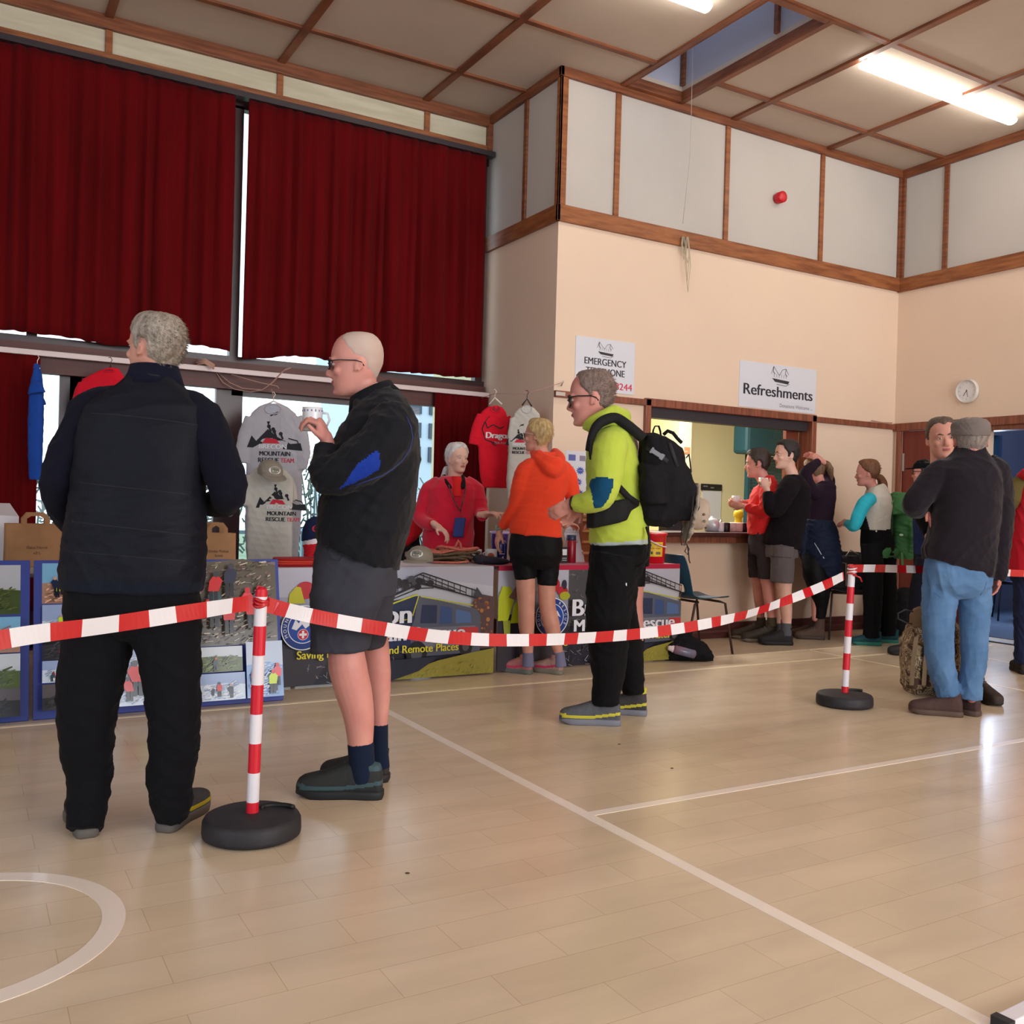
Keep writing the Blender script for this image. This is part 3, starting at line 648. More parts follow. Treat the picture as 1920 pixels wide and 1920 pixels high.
# shoes: heel on the floor, heading in degrees, length in metres
def shoe(F,heel,yaw,L=.29,up=(60,60,62),sole=(40,40,42),acc=None,hi=.06,name='shoe',label=None,wd=1.0,solet=.028,lift=0):
    d=head_dir(yaw); s_=Vector((d.y,-d.x,0)); h=Vector(heel); h.z=lift
    P=lambda t,y=0,z=0:h+d*(t*L)+s_*y+ZV*z
    um=mat('upper_%d_%d_%d'%up,up,.7,.3,var=.12,vs=40,bump=.2,bs=120); sm_=mat('sole_%d_%d_%d'%sole,sole,.6,.3)
    mb=MB()
    zk=L/.28*1.12; out=[(0.0,.022,.070),(.03,.033,.095),(.15,.037,.105),(.30,.037,.108),(.42,.038,.098),(.55,.043,.084),(.70,.048,.070),(.82,.047,.062),(.92,.041,.055),(.975,.030,.045),(1.0,.018,.032)]
    mb.loft([(P(t,0,solet*.5+z*zk*.45),s_*w_*wd,ZV*z*zk*.5) for t,w_,z in out],n=24,e=2.5)
    hi=hi+.02
    mb.loft([(P(.22,0,.05),s_*.036,d*.062),(P(.20,0,.085),s_*.037,d*.056),(P(.17,0,.085+hi*.6),s_*.038,d*.047),(P(.155,0,.085+hi),s_*.040,d*.046)],n=24)
    um2=[um]
    reg=None
    if acc:
        am=mat('shoe_accent_%d_%d_%d'%acc,acc,.6,.3); um2=[um,am]
        hv=np.array(h); dv=np.array(d)
        def reg(fc,fn):
            t=((fc-hv)@dv)/L; z=fc[:,2]-lift
            o_=np.zeros(len(fc)); o_[(z>.085+hi*.55)&(t<.16)]=1; o_[(np.abs(z-(.045+.05*np.clip(.45-t,0,1)))<.008)&(t<.95)]=1; o_[(t>.88)&(z>.045)&(z<.06)]=1; return o_
    sh=sculpt(mb,name,um2,F.root,vox=.0055,sm=4,region=reg)
    if label: sh['label']=label
    sb=MB(); sb.smooth=True
    ol=[(-.015,.024),(.03,.036),(.15,.041),(.30,.038),(.42,.038),(.55,.045),(.70,.051),(.82,.049),(.93,.038),(1.0,.017)]
    # sole as stacked outline
    n=len(ol); vs=[];fs=[]
    ring=[(t,w_) for t,w_ in ol]+[(t,-w_) for t,w_ in ol[::-1]]
    for z,k_ in ((0,.93),(.006,1),(solet*.9,1),(solet*1.15,.95)):
        for t,w_ in ring: vs.append(P(t+(.5-t)*(1-k_)*.3,w_*k_*wd,z+(.012 if t>.9 else 0)*(z<.01)))
    m_=len(ring)
    for k_ in range(3):
        for i in range(m_): j=(i+1)%m_; fs.append((k_*m_+i,k_*m_+j,(k_+1)*m_+j,(k_+1)*m_+i))
    fs.append(tuple(range(m_))[::-1]); fs.append(tuple(range(3*m_,4*m_)))
    sb.add(vs,fs); sb.build('sole',sm_,sh,loc=None)
    # laces
    lb=MB(); lb.smooth=True
    for k_ in range(4):
        t=.34+k_*.085; zz=.106-.0117*k_; z=solet*.5+zz*zk*.95
        lb.tube([P(t,-.026,z-.010),P(t+.02,0,z+.003),P(t,.026,z-.010)],.003,n=6)
    lb.build('laces',mat('lace_%d'%(acc or sole)[0],acc or tuple(min(255,c+50) for c in up),.8),sh)
    return sh
def fabric(name,rgb,rough=.85,bump=.25,bs=260,sheen=.02,var=.05): return mat(name,rgb,rough,.15 if sum(rgb)<200 else .25,var=var,vs=7,bump=bump,bs=bs,sheen=sheen)
skin=mat('skin_light',(205,148,128),.5,.4,rgb2=(196,136,118),vs=14,sss=.08,bump=.05,bs=200)
skin2=mat('skin_pink',(214,150,136),.5,.4,rgb2=(202,134,124),vs=9,sss=.08,bump=.05,bs=200)
skin3=mat('skin_pale',(222,180,162),.5,.4,rgb2=(214,164,148),vs=10,sss=.08)
lipm=mat('lips',(168,92,88),.45,.4)
def skin_region(F,extra=None):
    hc=np.array(F.hc); R=np.array(F.R); h=F.hh
    def f(fc,fn):
        q=((fc-hc)@R)/h; z=q[:,2]+.5; o=np.zeros(len(fc))
        o[(np.abs(q[:,0])<.088)&(z>.188)&(z<.248)&(q[:,1]>.375)]=1
        return o
    return f
def finish_skin(F,m=None,vox=None,sm=2):
    return sculpt(F.sk,'body',[m or skin,lipm],F.root,vox=vox or F.vox,sm=sm,region=skin_region(F),ff=.5)
SHORT=[(0,.86),(30,.88),(48,.83),(62,.66),(74,.60),(80,.42),(88,.40),(92,.56),(104,.56),(116,.34),(180,.17)]
BROWM={}
def hairmat(name,a,b): return mat(name,a,.55,.5,rgb2=b,vs=60,stretch=(1,1,.35),bump=.5,bs=160)
# ------------------------------------------------------------------ people
def core(F,torso,arms=(),legs=(),rt=.05):
    sk=F.sk; T=[F.P(*q[:3]) for q in torso]
    for a,b in zip(T[:-1],T[1:]): sk.cap(a,b,rt,rt,n=18)
    for L in list(arms)+list(legs):
        for i,(a,b) in enumerate(zip(L[:-1],L[1:])):
            k0=.45 if i==0 else .55; k1=.55 if i<len(L)-2 else (.9 if L in list(arms) else .55); sk.cap(F.P(a[0],a[1],a[2]*(.5 if i==0 else 1)),F.P(*b[:3]),a[3]*F.k*k0,b[3]*F.k*k1)
def leg_skin(F,pts): F.limb(F.sk,pts,flat=False,n=20)
# 1 -- grey haired man from behind, dark quilted jacket
F=Fig(3.25,'grey-haired man seen from behind in a dark padded jacket and black trousers',245,1560,.006)
F.head(292,654,0,124,-64,pitch=4,neck=(300,735,0,32),wid=1.03)
core(F,[(300,735,0),(280,820,0),(262,960,0),(250,1080,0)],
 arms=[[(300,745,0,28),(185,775,0,26),(108,905,.02,22),(150,990,.22,17),(185,985,.34,15)],[(300,745,0,28),(375,785,0,26),(432,915,.02,22),(405,945,.24,17),(370,940,.34,15)]],
 legs=[[(215,1100,0,45),(175,1330,-.02,34),(158,1540,0,22)],[(300,1100,0,45),(320,1320,-.02,34),(322,1520,0,22)]])
F.hand(F.P(185,985,.36),RTh*.5+FWh*.6+ZV*.5,-RTh*-1+ZV*.2,1,curl=(30,40,30))
F.hand(F.P(370,940,.36),-RTh*.5+FWh*.6+ZV*.4,-RTh+ZV*.2,-1,curl=(30,40,30))
finish_skin(F,skin)
hg=hairmat('grey_brown_hair',(170,158,146),(128,116,104))
F.hair(hg,[(0,.84),(30,.86),(50,.80),(64,.66),(76,.60),(82,.42),(89,.40),(94,.58),(106,.58),(120,.30),(180,.08)],t=.05,strands=3600,slen=.085,messy=.012,seed=2,flow=(0,-.9,-.35))
nav=fabric('navy_black_shell',(18,20,29),.6,.25,180,0,.10); navs=fabric('navy_knit_sleeve',(15,15,29),.9,.3,300)
mb=MB()
F.torso(mb,[(249,1108,0,128,.155,.0),(249,1085,0,131,.165),(252,1040,0,131,.165),(257,980,0,127,.155),(260,920,0,123,.145),(266,860,0,123,.14),(272,800,0,122,.135),(276,765,0,112,.12),(281,742,0,88,.10),(286,722,0,58,.085),(288,705,0,46,.075)],e=2.5)
hem=[(116,1072),(116,1120),(400,1120),(400,1082),(250,1086)]
jk=sculpt(mb,'jacket',[nav,fabric('hem_band_dark',(20,25,38),.8)],F.root,vox=.0075,sm=7,fold=.013,fs=.85,seed=5,region=reg_polys([(1,[(100,1083),(250,1094),(400,1092),(400,1125),(100,1125)])],False))
mb=MB()
F.limb(mb,[(225,760,.01,40),(178,772,.01,43),(140,835,0,41),(112,905,-.01,36),(125,965,.10,30),(165,995,.26,23),(185,990,.33,20)])
F.limb(mb,[(335,765,.01,40),(375,785,.01,43),(405,850,0,41),(427,915,-.01,37),(420,940,.10,30),(390,945,.26,24),(372,940,.33,20)])
sl=sculpt(mb,'sleeves',navs,F.root,vox=.0075,sm=7,fold=.010,seed=9)
mb=MB(); mb.smooth=True   # stand-up collar, yoke seam, quilting seams, hanging loop
F.torso(mb,[(287,722,0,57,.085),(290,700,0,47,.078),(290,686,0,43,.072),(291,684,0,36,.062)],e=2.1,n=36); mb.build('collar',fabric('collar_knit',(16,18,36),.9),F.root)
sm_=mat('seam_thread_dark',(16,17,24),.7)
for pts in ([(170+i*11.5,774+.035*(i-3)**2*1.0+ (i*.9),) for i in range(19)],[(150+i*13,905+i*1.4) for i in range(17)],[(135+i*14,978+i*1.6) for i in range(17)],[(128+i*14.5,1034+i*1.2) for i in range(17)]):
    P=[]
    for q in pts:
        p,nn=F.onto(jk,q[0],q[1],-.0008); P.append(p)
    mb=MB(); mb.smooth=True; mb.tube(P,.0022,n=6); mb.build('seam',sm_,jk)
mb=MB(); mb.tube([F.onto(jk,x,702+(x-268)*.12,.004)[0] for x in (270,276,284,292,299)],.003,n=6); mb.build('hanging_loop',sm_,jk)
blk=fabric('black_trouser_cloth',(12,12,17),.85,.3,220)
mb=MB()
F.torso(mb,[(249,1065,0,112,.13),(249,1110,0,122,.145),(249,1150,0,126,.145),(248,1172,0,112,.12),(248,1190,0,70,.09),(248,1200,0,30,.05)],e=2.4)
F.limb(mb,[(190,1120,0,60),(184,1200,-.01,64),(168,1290,-.02,60),(162,1380,-.02,50),(168,1460,0,42),(162,1520,-.03,36),(158,1556,-.06,33)])
F.limb(mb,[(310,1120,0,60),(314,1200,-.01,62),(324,1290,-.02,53),(327,1380,-.02,47),(320,1460,0,45),(322,1510,.02,37),(324,1535,.03,33)])
sculpt(mb,'trousers',blk,F.root,vox=.0085,sm=6,fold=.014,seed=12)
shoe(F,F.P(164,1594,-.07),-32,L=.30,up=(50,48,50),sole=(96,90,86),hi=-.01)
shoe(F,F.P(306,1570,.0),8,L=.30,up=(54,52,54),sole=(96,90,86),acc=(168,148,30),hi=.05)
# 2 -- bald man in profile with mug
F=Fig(3.78,'bald man with glasses in black jacket and grey shorts lifting a mug',675,1490,.006)
F.head(670,683,0,119,-96,pitch=-4,neck=(702,748,.0,25),wid=.98,nose=1.15)
core(F,[(712,748,0),(708,820,0),(690,950,0),(665,1060,0)],
 arms=[[(715,775,-.1,22),(735,800,-.17,24),(612,893,-.19,20),(612,845,-.14,15),(612,830,-.12,14)],[(715,775,.1,22),(715,800,.19,24),(640,900,.2,18),(660,930,.0,15)]],
 legs=[[(655,1060,-.10,40),(645,1200,-.10,33)],[(690,1060,.10,40),(700,1180,.12,27)]])
leg_skin(F,[(650,1130,-.08,28),(648,1195,-.09,31),(652,1250,-.11,35),(664,1300,-.10,33),(673,1345,-.09,28),(676,1395,-.08,23),(678,1440,-.08,20),(680,1464,-.08,13)])
leg_skin(F,[(695,1130,.10,28),(704,1200,.13,25),(708,1260,.14,26),(712,1300,.14,21),(712,1350,.14,16),(712,1400,.14,14),(712,1435,.14,10)])
F.hand(F.P(616,832,-.12),-RTh*.35+ZV*.92,-RTh*.8-ZV*.2+FWh*.1,1,size=1.02,curls=[(55,60,30),(50,58,30),(45,55,30),(40,50,30)],thumb=.5)
finish_skin(F,skin2,sm=2)
F.eyes(); F.brows(hairmat('pale_brow',(190,160,140),(170,140,120)))
F.hair(mat('cropped_white_stubble',(198,176,164),.7,.3,rgb2=(186,160,148),vs=10),[(0,.97),(30,.95),(55,.80),(75,.66),(86,.56),(106,.52),(120,.34),(180,.14)],t=.006,messy=.001)
F.glasses(mat('dark_frame',(34,30,38),.3,.5),mat('tinted_lens',(80,76,84),.05,.5,trans=.6),r=.010,zc=.485,ht=.07)
jkm=fabric('black_softshell',(15,16,23),.7,.3,260,.1,.08); blue=fabric('royal_blue_panel',(16,52,150),.7,.3,260)
mb=MB()
F.torso(mb,[(672,1042,0,76,.19,-.36),(674,1020,0,80,.20,-.26),(682,985,0,86,.205,-.08),(692,935,0,88,.20),(700,880,0,86,.20),(708,830,0,80,.20),(712,790,0,68,.19,.15),(708,768,0,56,.16,.35),(702,750,0,44,.12,.48),(698,738,0,38,.095,.5)],e=2.4)
F.limb(mb,[(735,782,-.13,44),(733,812,-.18,47),(700,850,-.20,46),(655,880,-.205,41),(617,893,-.20,35),(610,868,-.17,28),(613,838,-.135,22)])
F.limb(mb,[(715,782,.13,42),(705,815,.18,44),(660,880,.20,34),(625,905,.12,30),(650,925,.02,26),(690,925,-.05,20)])
jk=sculpt(mb,'jacket',[jkm,blue],F.root,vox=.0075,sm=6,fold=.012,seed=21,region=reg_polys([(1,[(637,920),(672,868),(706,845),(712,850),(712,880),(690,894)])]))
mb=MB(); mb.smooth=True
F.torso(mb,[(702,752,0,47,.11,.5),(697,740,0,41,.095,.5),(695,731,0,38,.09,.5),(695,730,0,32,.075,.5)],e=2.1,n=36); mb.build('collar',fabric('collar_black',(20,21,28),.8),F.root)
mb=MB(); mb.smooth=True
mb.tube([F.onto(jk,*q,.0015)[0] for q in ((762,782),(770,800),(773,820),(768,840),(755,862),(735,880),(714,892),(692,900),(665,910))],.0022,n=6); mb.build('piping',mat('blue_piping',(30,50,120),.6),jk)
gry=fabric('charcoal_shorts',(60,60,68),.85,.25,260)
mb=MB()
F.torso(mb,[(668,1000,0,68,.15),(668,1040,0,76,.165),(666,1085,0,79,.17),(664,1115,0,78,.17)],e=2.5)
F.torso(mb,[(664,1060,-.08,74,.09),(650,1120,-.09,66,.10),(642,1170,-.10,58,.105),(636,1220,-.10,52,.105,.06)],e=2.4)
F.torso(mb,[(690,1060,.10,56,.09),(696,1120,.11,44,.095),(699,1170,.12,35,.095),(699,1212,.13,26,.095,.0)],e=2.4)
sh=sculpt(mb,'shorts',gry,F.root,vox=.0075,sm=5,fold=.010,seed=27)
mb=MB(); mb.smooth=True; mb.tube([F.onto(sh,*q,.001)[0] for q in ((613,1016),(615,1034),(623,1048),(636,1051),(645,1038))],.003,n=6); mb.build('pocket_edge',mat('pocket_line',(40,40,46),.8),sh)
nsock=fabric('navy_sock',(26,36,58),.95,.5,400)
for pts in ([(676,1392,-.08,24.5),(678,1420,-.08,24),(680,1450,-.08,24),(682,1466,-.08,21)],[(712,1356,.14,16.5),(712,1400,.14,16.5),(713,1440,.14,19)]):
    mb=MB(); F.limb(mb,pts); sculpt(mb,'sock',nsock,F.root,vox=.0055,sm=3)
shoe(F,F.P(716,1504,-.08),-90,L=.335,up=(42,44,44),sole=(36,38,40),acc=(60,82,88),hi=.03,wd=1.05)
shoe(F,F.P(728,1471,.15),-88,L=.285,up=(46,44,44),sole=(40,38,40),hi=.03)
# mug in his hand
c=F.P(585,808,-.06); k=F.k
t=thing('mug',tuple(c),"white straight-sided mug held up by the bald man's hand",'mug')
mb=MB(); mb.smooth=True; r=18.5*k; mb.lathe([(r*.6,0),(r*1.12,0),(r*1.14,.003),(r*1.02,.008),(r,.014),(r*.98,.08),(r*1.0,.092),(r*.95,.092),(r*.92,.080),(r*.9,.012),(r*.2,.01)],c,n=40); mb.build('cup',mat('white_china',(232,234,240),.25,.5),t)
mb=MB(); mb.smooth=True; mb.tube([c+RTh*r*.95+ZV*.072,c+RTh*(r+.02)+ZV*.07,c+RTh*(r+.028)+ZV*.045,c+RTh*(r+.018)+ZV*.02,c+RTh*r*.95+ZV*.018],.0045,n=8); mb.build('handle',mat('white_china',(232,234,240),.25,.5),t)
for z in (.016,.078):
    mb=MB()
    for i in range(16):
        a=2*PI*i/16; d=Vector((math.cos(a),math.sin(a),0)); mb.ell(c+d*(r*1.0)+ZV*z,d.cross(ZV)*.003,d*.0015,ZV*(.004 if i%3 else .006),n=6,m=4)
    mb.build('pattern_band',mat('blue_grey_print',(110,118,140),.4),t)
# 3 -- man in lime hoodie
F=Fig(5.15,'man with black-rimmed glasses in a lime green hoodie and black trousers',1130,1350,.0065)
F.head(1110,747,0,100,-84,pitch=-7,neck=(1146,808,0,21),wid=.96,nose=1.05)
core(F,[(1146,808,0),(1150,870,0),(1155,950,0),(1158,1040,0)],
 arms=[[(1150,825,-.1,17),(1140,845,-.17,18),(1128,930,-.22,15),(1080,940,-.17,11),(1068,943,-.15,10)],[(1150,825,.1,17),(1140,845,.19,18),(1120,930,.2,14),(1085,950,0,10)]],
 legs=[[(1150,1050,-.1,30),(1140,1200,-.1,22),(1138,1320,-.1,16)],[(1165,1050,.1,30),(1175,1200,.1,22),(1187,1290,.12,15)]])
F.hand(F.P(1070,943,-.15),-RTh*.75-ZV*.55+FWh*.3,FWh*.8-RTh*.2,1,curl=(20,30,25))
F.hand(F.P(1088,945,-.03),-RTh*.6-ZV*.75,-FWh*.8-RTh*.2,-1,curl=(25,30,25))
finish_skin(F,skin2,sm=2)
F.eyes(); F.brows(hairmat('brown_brow',(110,80,66),(90,64,52)),th=.011)
F.hair(hairmat('ash_brown_hair',(138,116,106),(106,88,82)),[(0,.90),(30,.93),(50,.84),(66,.66),(78,.58),(84,.46),(90,.46),(95,.56),(106,.54),(118,.28),(180,.10)],t=.035,strands=2600,slen=.075,messy=.012,seed=6,flow=(0,-.9,.05),tt=lambda a,z:(.45 if z<.6 else 1)*(1.2 if (a>110 and z>.55) else 1))
F.glasses(mat('black_rim',(20,16,22),.25,.5),r=.014,zc=.47,ht=.105,wd=.13)
lime=fabric('lime_fleece',(182,200,72),.85,.15,220,.1,.04); teal_=fabric('petrol_patch',(18,70,104),.85,.2,220); grt=mat('grey_hem_trim',(176,190,190),.7)
mb=MB()
F.torso(mb,[(1160,1021,0,54,.155,.05),(1160,1005,0,55,.17),(1157,960,0,54,.17),(1152,915,0,52,.17),(1148,870,0,50,.175),(1146,838,0,46,.18),(1146,815,0,38,.16,.1),(1143,800,0,30,.11,.4)],e=2.4)
F.limb(mb,[(1148,830,-.14,31),(1142,850,-.19,33),(1138,890,-.215,30),(1127,930,-.225,26),(1100,942,-.195,21),(1077,943,-.16,16)])
F.limb(mb,[(1148,830,.14,31),(1142,850,.19,33),(1132,905,.21,28),(1112,940,.12,22),(1090,945,.02,16)])
hd_=sculpt(mb,'hoodie',[lime,teal_,grt],F.root,vox=.0075,sm=5,fold=.010,seed=33,region=reg_polys([(1,[(1104,908),(1108,898),(1125,893),(1150,898),(1149,915),(1140,938),(1128,952),(1114,953),(1110,930)]),(2,[(1100,1018),(1160,1017),(1216,1011),(1216,1030),(1100,1030)])]))
mb=MB()
for pts in ([(1099,797,-.02,7),(1108,791,-.08,9),(1128,781,-.11,11),(1150,771,-.11,12),(1168,778,-.04,12),(1172,782,.05,12)],[(1100,800,-.02,9),(1115,795,-.09,11),(1140,786,-.12,12),(1165,792,-.08,12),(1180,800,0,12)],[(1097,792,0,9),(1110,790,.07,10),(1140,780,.11,13),(1170,780,.06,14)]):
    F.limb(mb,pts,flat=False)
F.torso(mb,[(1140,802,0,38,.12,.35),(1144,786,.0,31,.10,.3)],e=2)
sculpt(mb,'hood',lime,hd_ if False else F.root,vox=.0065,sm=4,fold=.008,fs=1.6,seed=36)
bt=fabric('black_walking_trousers',(14,14,16),.85,.3,220)
mb=MB()
F.torso(mb,[(1159,1012,0,50,.13),(1158,1040,0,53,.15),(1154,1080,0,50,.155)],e=2.5)
F.limb(mb,[(1155,1040,-.08,46),(1146,1100,-.09,46),(1140,1160,-.10,43),(1140,1220,-.10,37),(1141,1265,-.10,31),(1137,1295,-.10,27),(1136,1322,-.10,25)])
F.limb(mb,[(1168,1040,.09,38),(1163,1100,.10,34),(1165,1160,.11,32),(1176,1215,.12,31),(1184,1260,.13,25),(1187,1300,.14,21)])
tr_=sculpt(mb,'trousers',bt,F.root,vox=.008,sm=4,fold=.016,seed=38)
mb=MB(); q=F.onto(tr_,1174,1096,.001); mb.obox(q[0],RTh*.003,q[1]*.001,ZV*.008); mb.build('tab',mat('white_tab',(220,220,220),.6),tr_)
shoe(F,F.P(1162,1371,-.10),-86,L=.325,up=(84,86,92),sole=(120,122,134),acc=(196,188,60),hi=.05,label='grey hiking boot with yellow trim')
shoe(F,F.P(1212,1339,.16),-80,L=.29,up=(62,58,60),sole=(120,122,134),acc=(196,188,60),hi=.05,label='grey hiking boot with yellow trim')
mb=MB(); mb.smooth=True
wc=F.P(1074,943,-.155); ax=(F.P(1100,942,-.195)-F.P(1070,943,-.15)).normalized(); u=ax.cross(FWh).normalized(); v=ax.cross(u)
mb.tube([wc+(u*math.cos(a)+v*math.sin(a))*.034 for a in [2*PI*i/20 for i in range(21)]],.006,n=6); q=wc-FWh*.036; mb.obox(q,u*.016,ax*.016,FWh*.005); mb.build('watch',mat('dark_frame',(34,30,38),.3),F.root)
LIME=F
# 4 -- woman in orange top
F=Fig(6.5,'woman with sunglasses in an orange hooded top and black cycling shorts',1010,1255,.0065)
F.head(1009,817,0,60,-68,pitch=2,neck=(1020,862,0,14),wid=.98,jaw=.92)
core(F,[(1020,862,0),(1020,900,0),(1010,950,0),(1005,1010,0)],
 arms=[[(1010,872,-.05,13),(983,880,-.05,13),(966,945,-.03,10),(942,985,.05,8),(936,998,.08,7)],[(1030,872,0,13),(1063,885,.03,13),(1074,935,.08,10),(1062,975,.22,8),(1060,985,.3,7)]],
 legs=[[(985,1010,-.02,21),(985,1080,-.02,18)],[(1025,1010,.02,21),(1026,1090,.02,18)]])
leg_skin(F,[(985,1070,-.02,19),(986,1110,-.02,17.5),(987,1140,-.02,15.5),(987,1170,-.01,15.5),(989,1200,0,12),(990,1225,0,9.5),(990,1242,0,7)])
leg_skin(F,[(1025,1075,.02,18),(1025,1110,.02,16.5),(1027,1140,.02,15.5),(1034,1170,.03,16),(1041,1200,.03,12),(1047,1222,.03,9),(1049,1241,.03,7)])
F.hand(F.P(937,996,.07),-RTh*.25-ZV*.95,FWh*.3+RTh*.8,1,size=.9,curl=(20,25,20))
F.hand(F.P(1060,983,.3),RTh*.5+FWh*.6,-ZV+RTh*.1,1,size=.9)
finish_skin(F,skin,sm=2)
F.eyes(); bl=hairmat('blonde_hair',(196,168,116),(150,122,82))
F.hair(bl,[(0,.88),(30,.88),(50,.80),(66,.62),(80,.52),(92,.42),(110,.25),(130,.05),(180,.0)],t=.055,strands=900,slen=.10,messy=.012,seed=8,flow=(0,-.8,-.5))
F.glasses(mat('pale_arm',(206,196,190),.3,.5),mat('smoke_lens',(60,56,60),.1,.5),r=.012,zc=.50,ht=.075)
org=fabric('orange_jersey',(232,66,34),.8,.15,260,.1,.03)
mb=MB()
F.torso(mb,[(1005,1004,0,50,.15,-.05),(1004,985,0,49,.145),(1008,950,0,47,.13),(1014,915,0,49,.13),(1020,885,0,49,.13),(1024,868,0,40,.12),(1024,856,0,26,.09),(1024,848,0,20,.075)],e=2.3)
F.limb(mb,[(1000,872,-.05,17),(984,884,-.06,18),(974,915,-.06,17),(966,946,-.04,14),(953,970,.0,12),(942,987,.05,10)])
F.limb(mb,[(1044,872,.03,17),(1062,888,.03,18),(1070,915,.05,17),(1074,938,.09,14),(1068,960,.18,12),(1062,976,.24,10)])
F.limb(mb,[(1000,850,-.02,7),(1008,858,-.08,9),(1024,872,-.13,12),(1038,884,-.135,12),(1048,872,-.10,12),(1048,856,-.04,10),(1040,848,.04,9)],flat=False)
F.limb(mb,[(1010,852,-.08,8),(1030,864,-.13,11),(1044,866,-.12,10)],flat=False)
sculpt(mb,'hooded_top',org,F.root,vox=.007,sm=5,fold=.008,seed=41)
lyc=fabric('black_lycra',(11,11,14),.6,.1,260)
mb=MB()
F.torso(mb,[(1005,996,0,47,.135),(1005,1015,0,50,.145),(1004,1040,0,51,.145),(1004,1056,0,45,.12),(1004,1066,0,24,.08)],e=2.5)
F.limb(mb,[(982,1035,-.02,25),(983,1065,-.02,22),(985,1086,-.02,19.5)]); F.limb(mb,[(1027,1035,.02,25),(1027,1070,.02,21.5),(1026,1097,.02,19)])
sculpt(mb,'shorts',lyc,F.root,vox=.007,sm=5,fold=.004,seed=43)
ss=fabric('blue_grey_sock',(112,112,140),.95)
for pts in ([(990,1222,0,10),(990,1240,0,11),(990,1250,0,12)],[(1048,1222,.03,10),(1050,1240,.03,11),(1051,1250,.03,12)]): mb=MB(); F.limb(mb,pts); sculpt(mb,'sock',ss,F.root,vox=.006,sm=2)
shoe(F,F.P(996,1266,0),-62,L=.25,up=(176,112,110),sole=(100,104,100),acc=(196,60,96),hi=.03,wd=.95)
shoe(F,F.P(1054,1264,.02),-58,L=.25,up=(168,132,122),sole=(122,116,104),acc=(190,50,100),hi=.03,wd=.95)
mb=MB(); mb.smooth=True; wc=F.P(940,990,.06); mb.tube([wc+(RTh*math.cos(a)+FWh*math.sin(a))*.032+ZV*.012*math.cos(a) for a in [2*PI*i/20 for i in range(21)]],.007,n=6)
mb.obox(wc-RTh*.036,RTh*.006,FWh*.017,ZV*.019); mb.build('watch',mat('grey_green_strap',(120,140,120),.5),F.root)
# 5 -- white haired woman behind the table
F=Fig(7.02,'white-haired woman in a red fleece standing behind the merchandise table',850,1240,.0065)
F.head(857,860,0,55,146,pitch=2,neck=(851,905,.02,14),wid=.98,jaw=.9)
core(F,[(851,905,0),(848,950,0),(842,1010,0),(840,1060,0)],
 arms=[[(850,910,0,13),(808,920,0,13),(788,968,-.03,10),(812,985,-.16,8),(820,988,-.2,7)],[(850,910,0,13),(888,918,0,13),(902,962,-.02,10),(905,966,-.12,8),(908,966,-.16,7)]],
 legs=[[(822,1050,0,22),(822,1150,0,17),(822,1240,0,12)],[(862,1050,0,22),(862,1150,0,17),(862,1240,0,12)]])
F.hand(F.P(818,985,-.2),RTh*.75-ZV*.45-FWh*.3,-ZV*.5-RTh*.3+FWh*.1,-1,size=.95,curl=(25,30,25),thumb=.6)
F.hand(F.P(906,964,-.16),RTh*.85+ZV*.15-FWh*.3,-ZV,1,size=.95,curls=[(5,12,10),(15,25,20),(25,35,25),(30,35,25)],thumb=.4)
finish_skin(F,skin3,sm=2)
F.eyes((90,100,110)); F.brows(hairmat('grey_brow',(170,160,150),(150,140,130)),th=.008)
wh=hairmat('white_hair',(226,222,220),(196,190,192))
F.hair(wh,[(0,.84),(25,.80),(45,.74),(66,.62),(80,.50),(92,.44),(110,.28),(130,.10),(180,.0)],t=.06,strands=700,slen=.10,messy=.015,seed=14,flow=(0,-.8,-.5))
mb=MB()
F.limb(mb,[(838,880,.08,7),(834,893,.10,8),(831,905,.09,5),(829,915,.07,2)],flat=False); sculpt(mb,'ponytail',wh,F.root,vox=.006,sm=2,fold=.004)
red=fabric('crimson_fleece',(206,26,56),.95,.3,160,.3,.04)
mb=MB()
F.torso(mb,[(839,1030,0,49,.15),(840,1010,0,49,.15),(843,970,0,46,.145),(847,935,0,49,.14),(850,915,0,48,.13),(850,902,0,36,.11),(849,893,.01,21,.085)],e=2.3)
F.limb(mb,[(826,908,0,17),(806,920,0,18),(796,945,-.01,16),(786,966,-.03,14),(796,980,-.10,12),(811,985,-.17,11)])
F.limb(mb,[(872,908,0,17),(889,918,0,18),(898,942,0,16),(903,958,-.02,14),(905,965,-.08,12),(905,966,-.14,11)])
sculpt(mb,'fleece',red,F.root,vox=.007,sm=5,fold=.010,seed=51)
mb=MB(); F.limb(mb,[(833,893,.02,4),(836,902,-.08,5),(844,914,-.125,4)],flat=False); F.limb(mb,[(867,893,.02,4),(868,902,-.08,5),(868,914,-.125,4)],flat=False)
sculpt(mb,'fleece_collar',fabric('black_collar',(34,22,28),.9),F.root,vox=.006,sm=2)
mb=MB(); F.torso(mb,[(857,930,-.125,9,.03),(857,900,-.09,10,.03),(856,893,-.07,8,.03)],e=2,n=16); mb.smooth=True; mb.build('shirt',fabric('red_polo',(214,34,36),.9),F.root)
mb=MB(); F.torso(mb,[(840,1015,0,44,.13),(840,1060,0,46,.14)],e=2.4)
for x in (822,862): F.limb(mb,[(x,1050,0,25),(x,1140,0,20),(x,1235,0,15)])
sculpt(mb,'trousers',bt,F.root,vox=.009,sm=4,fold=.008)
for x in (822,862):
    p=F.P(x,1240,0); shoe(F,(p.x,p.y,0),160,L=.25,up=(40,40,42),sole=(30,30,32),hi=.03)
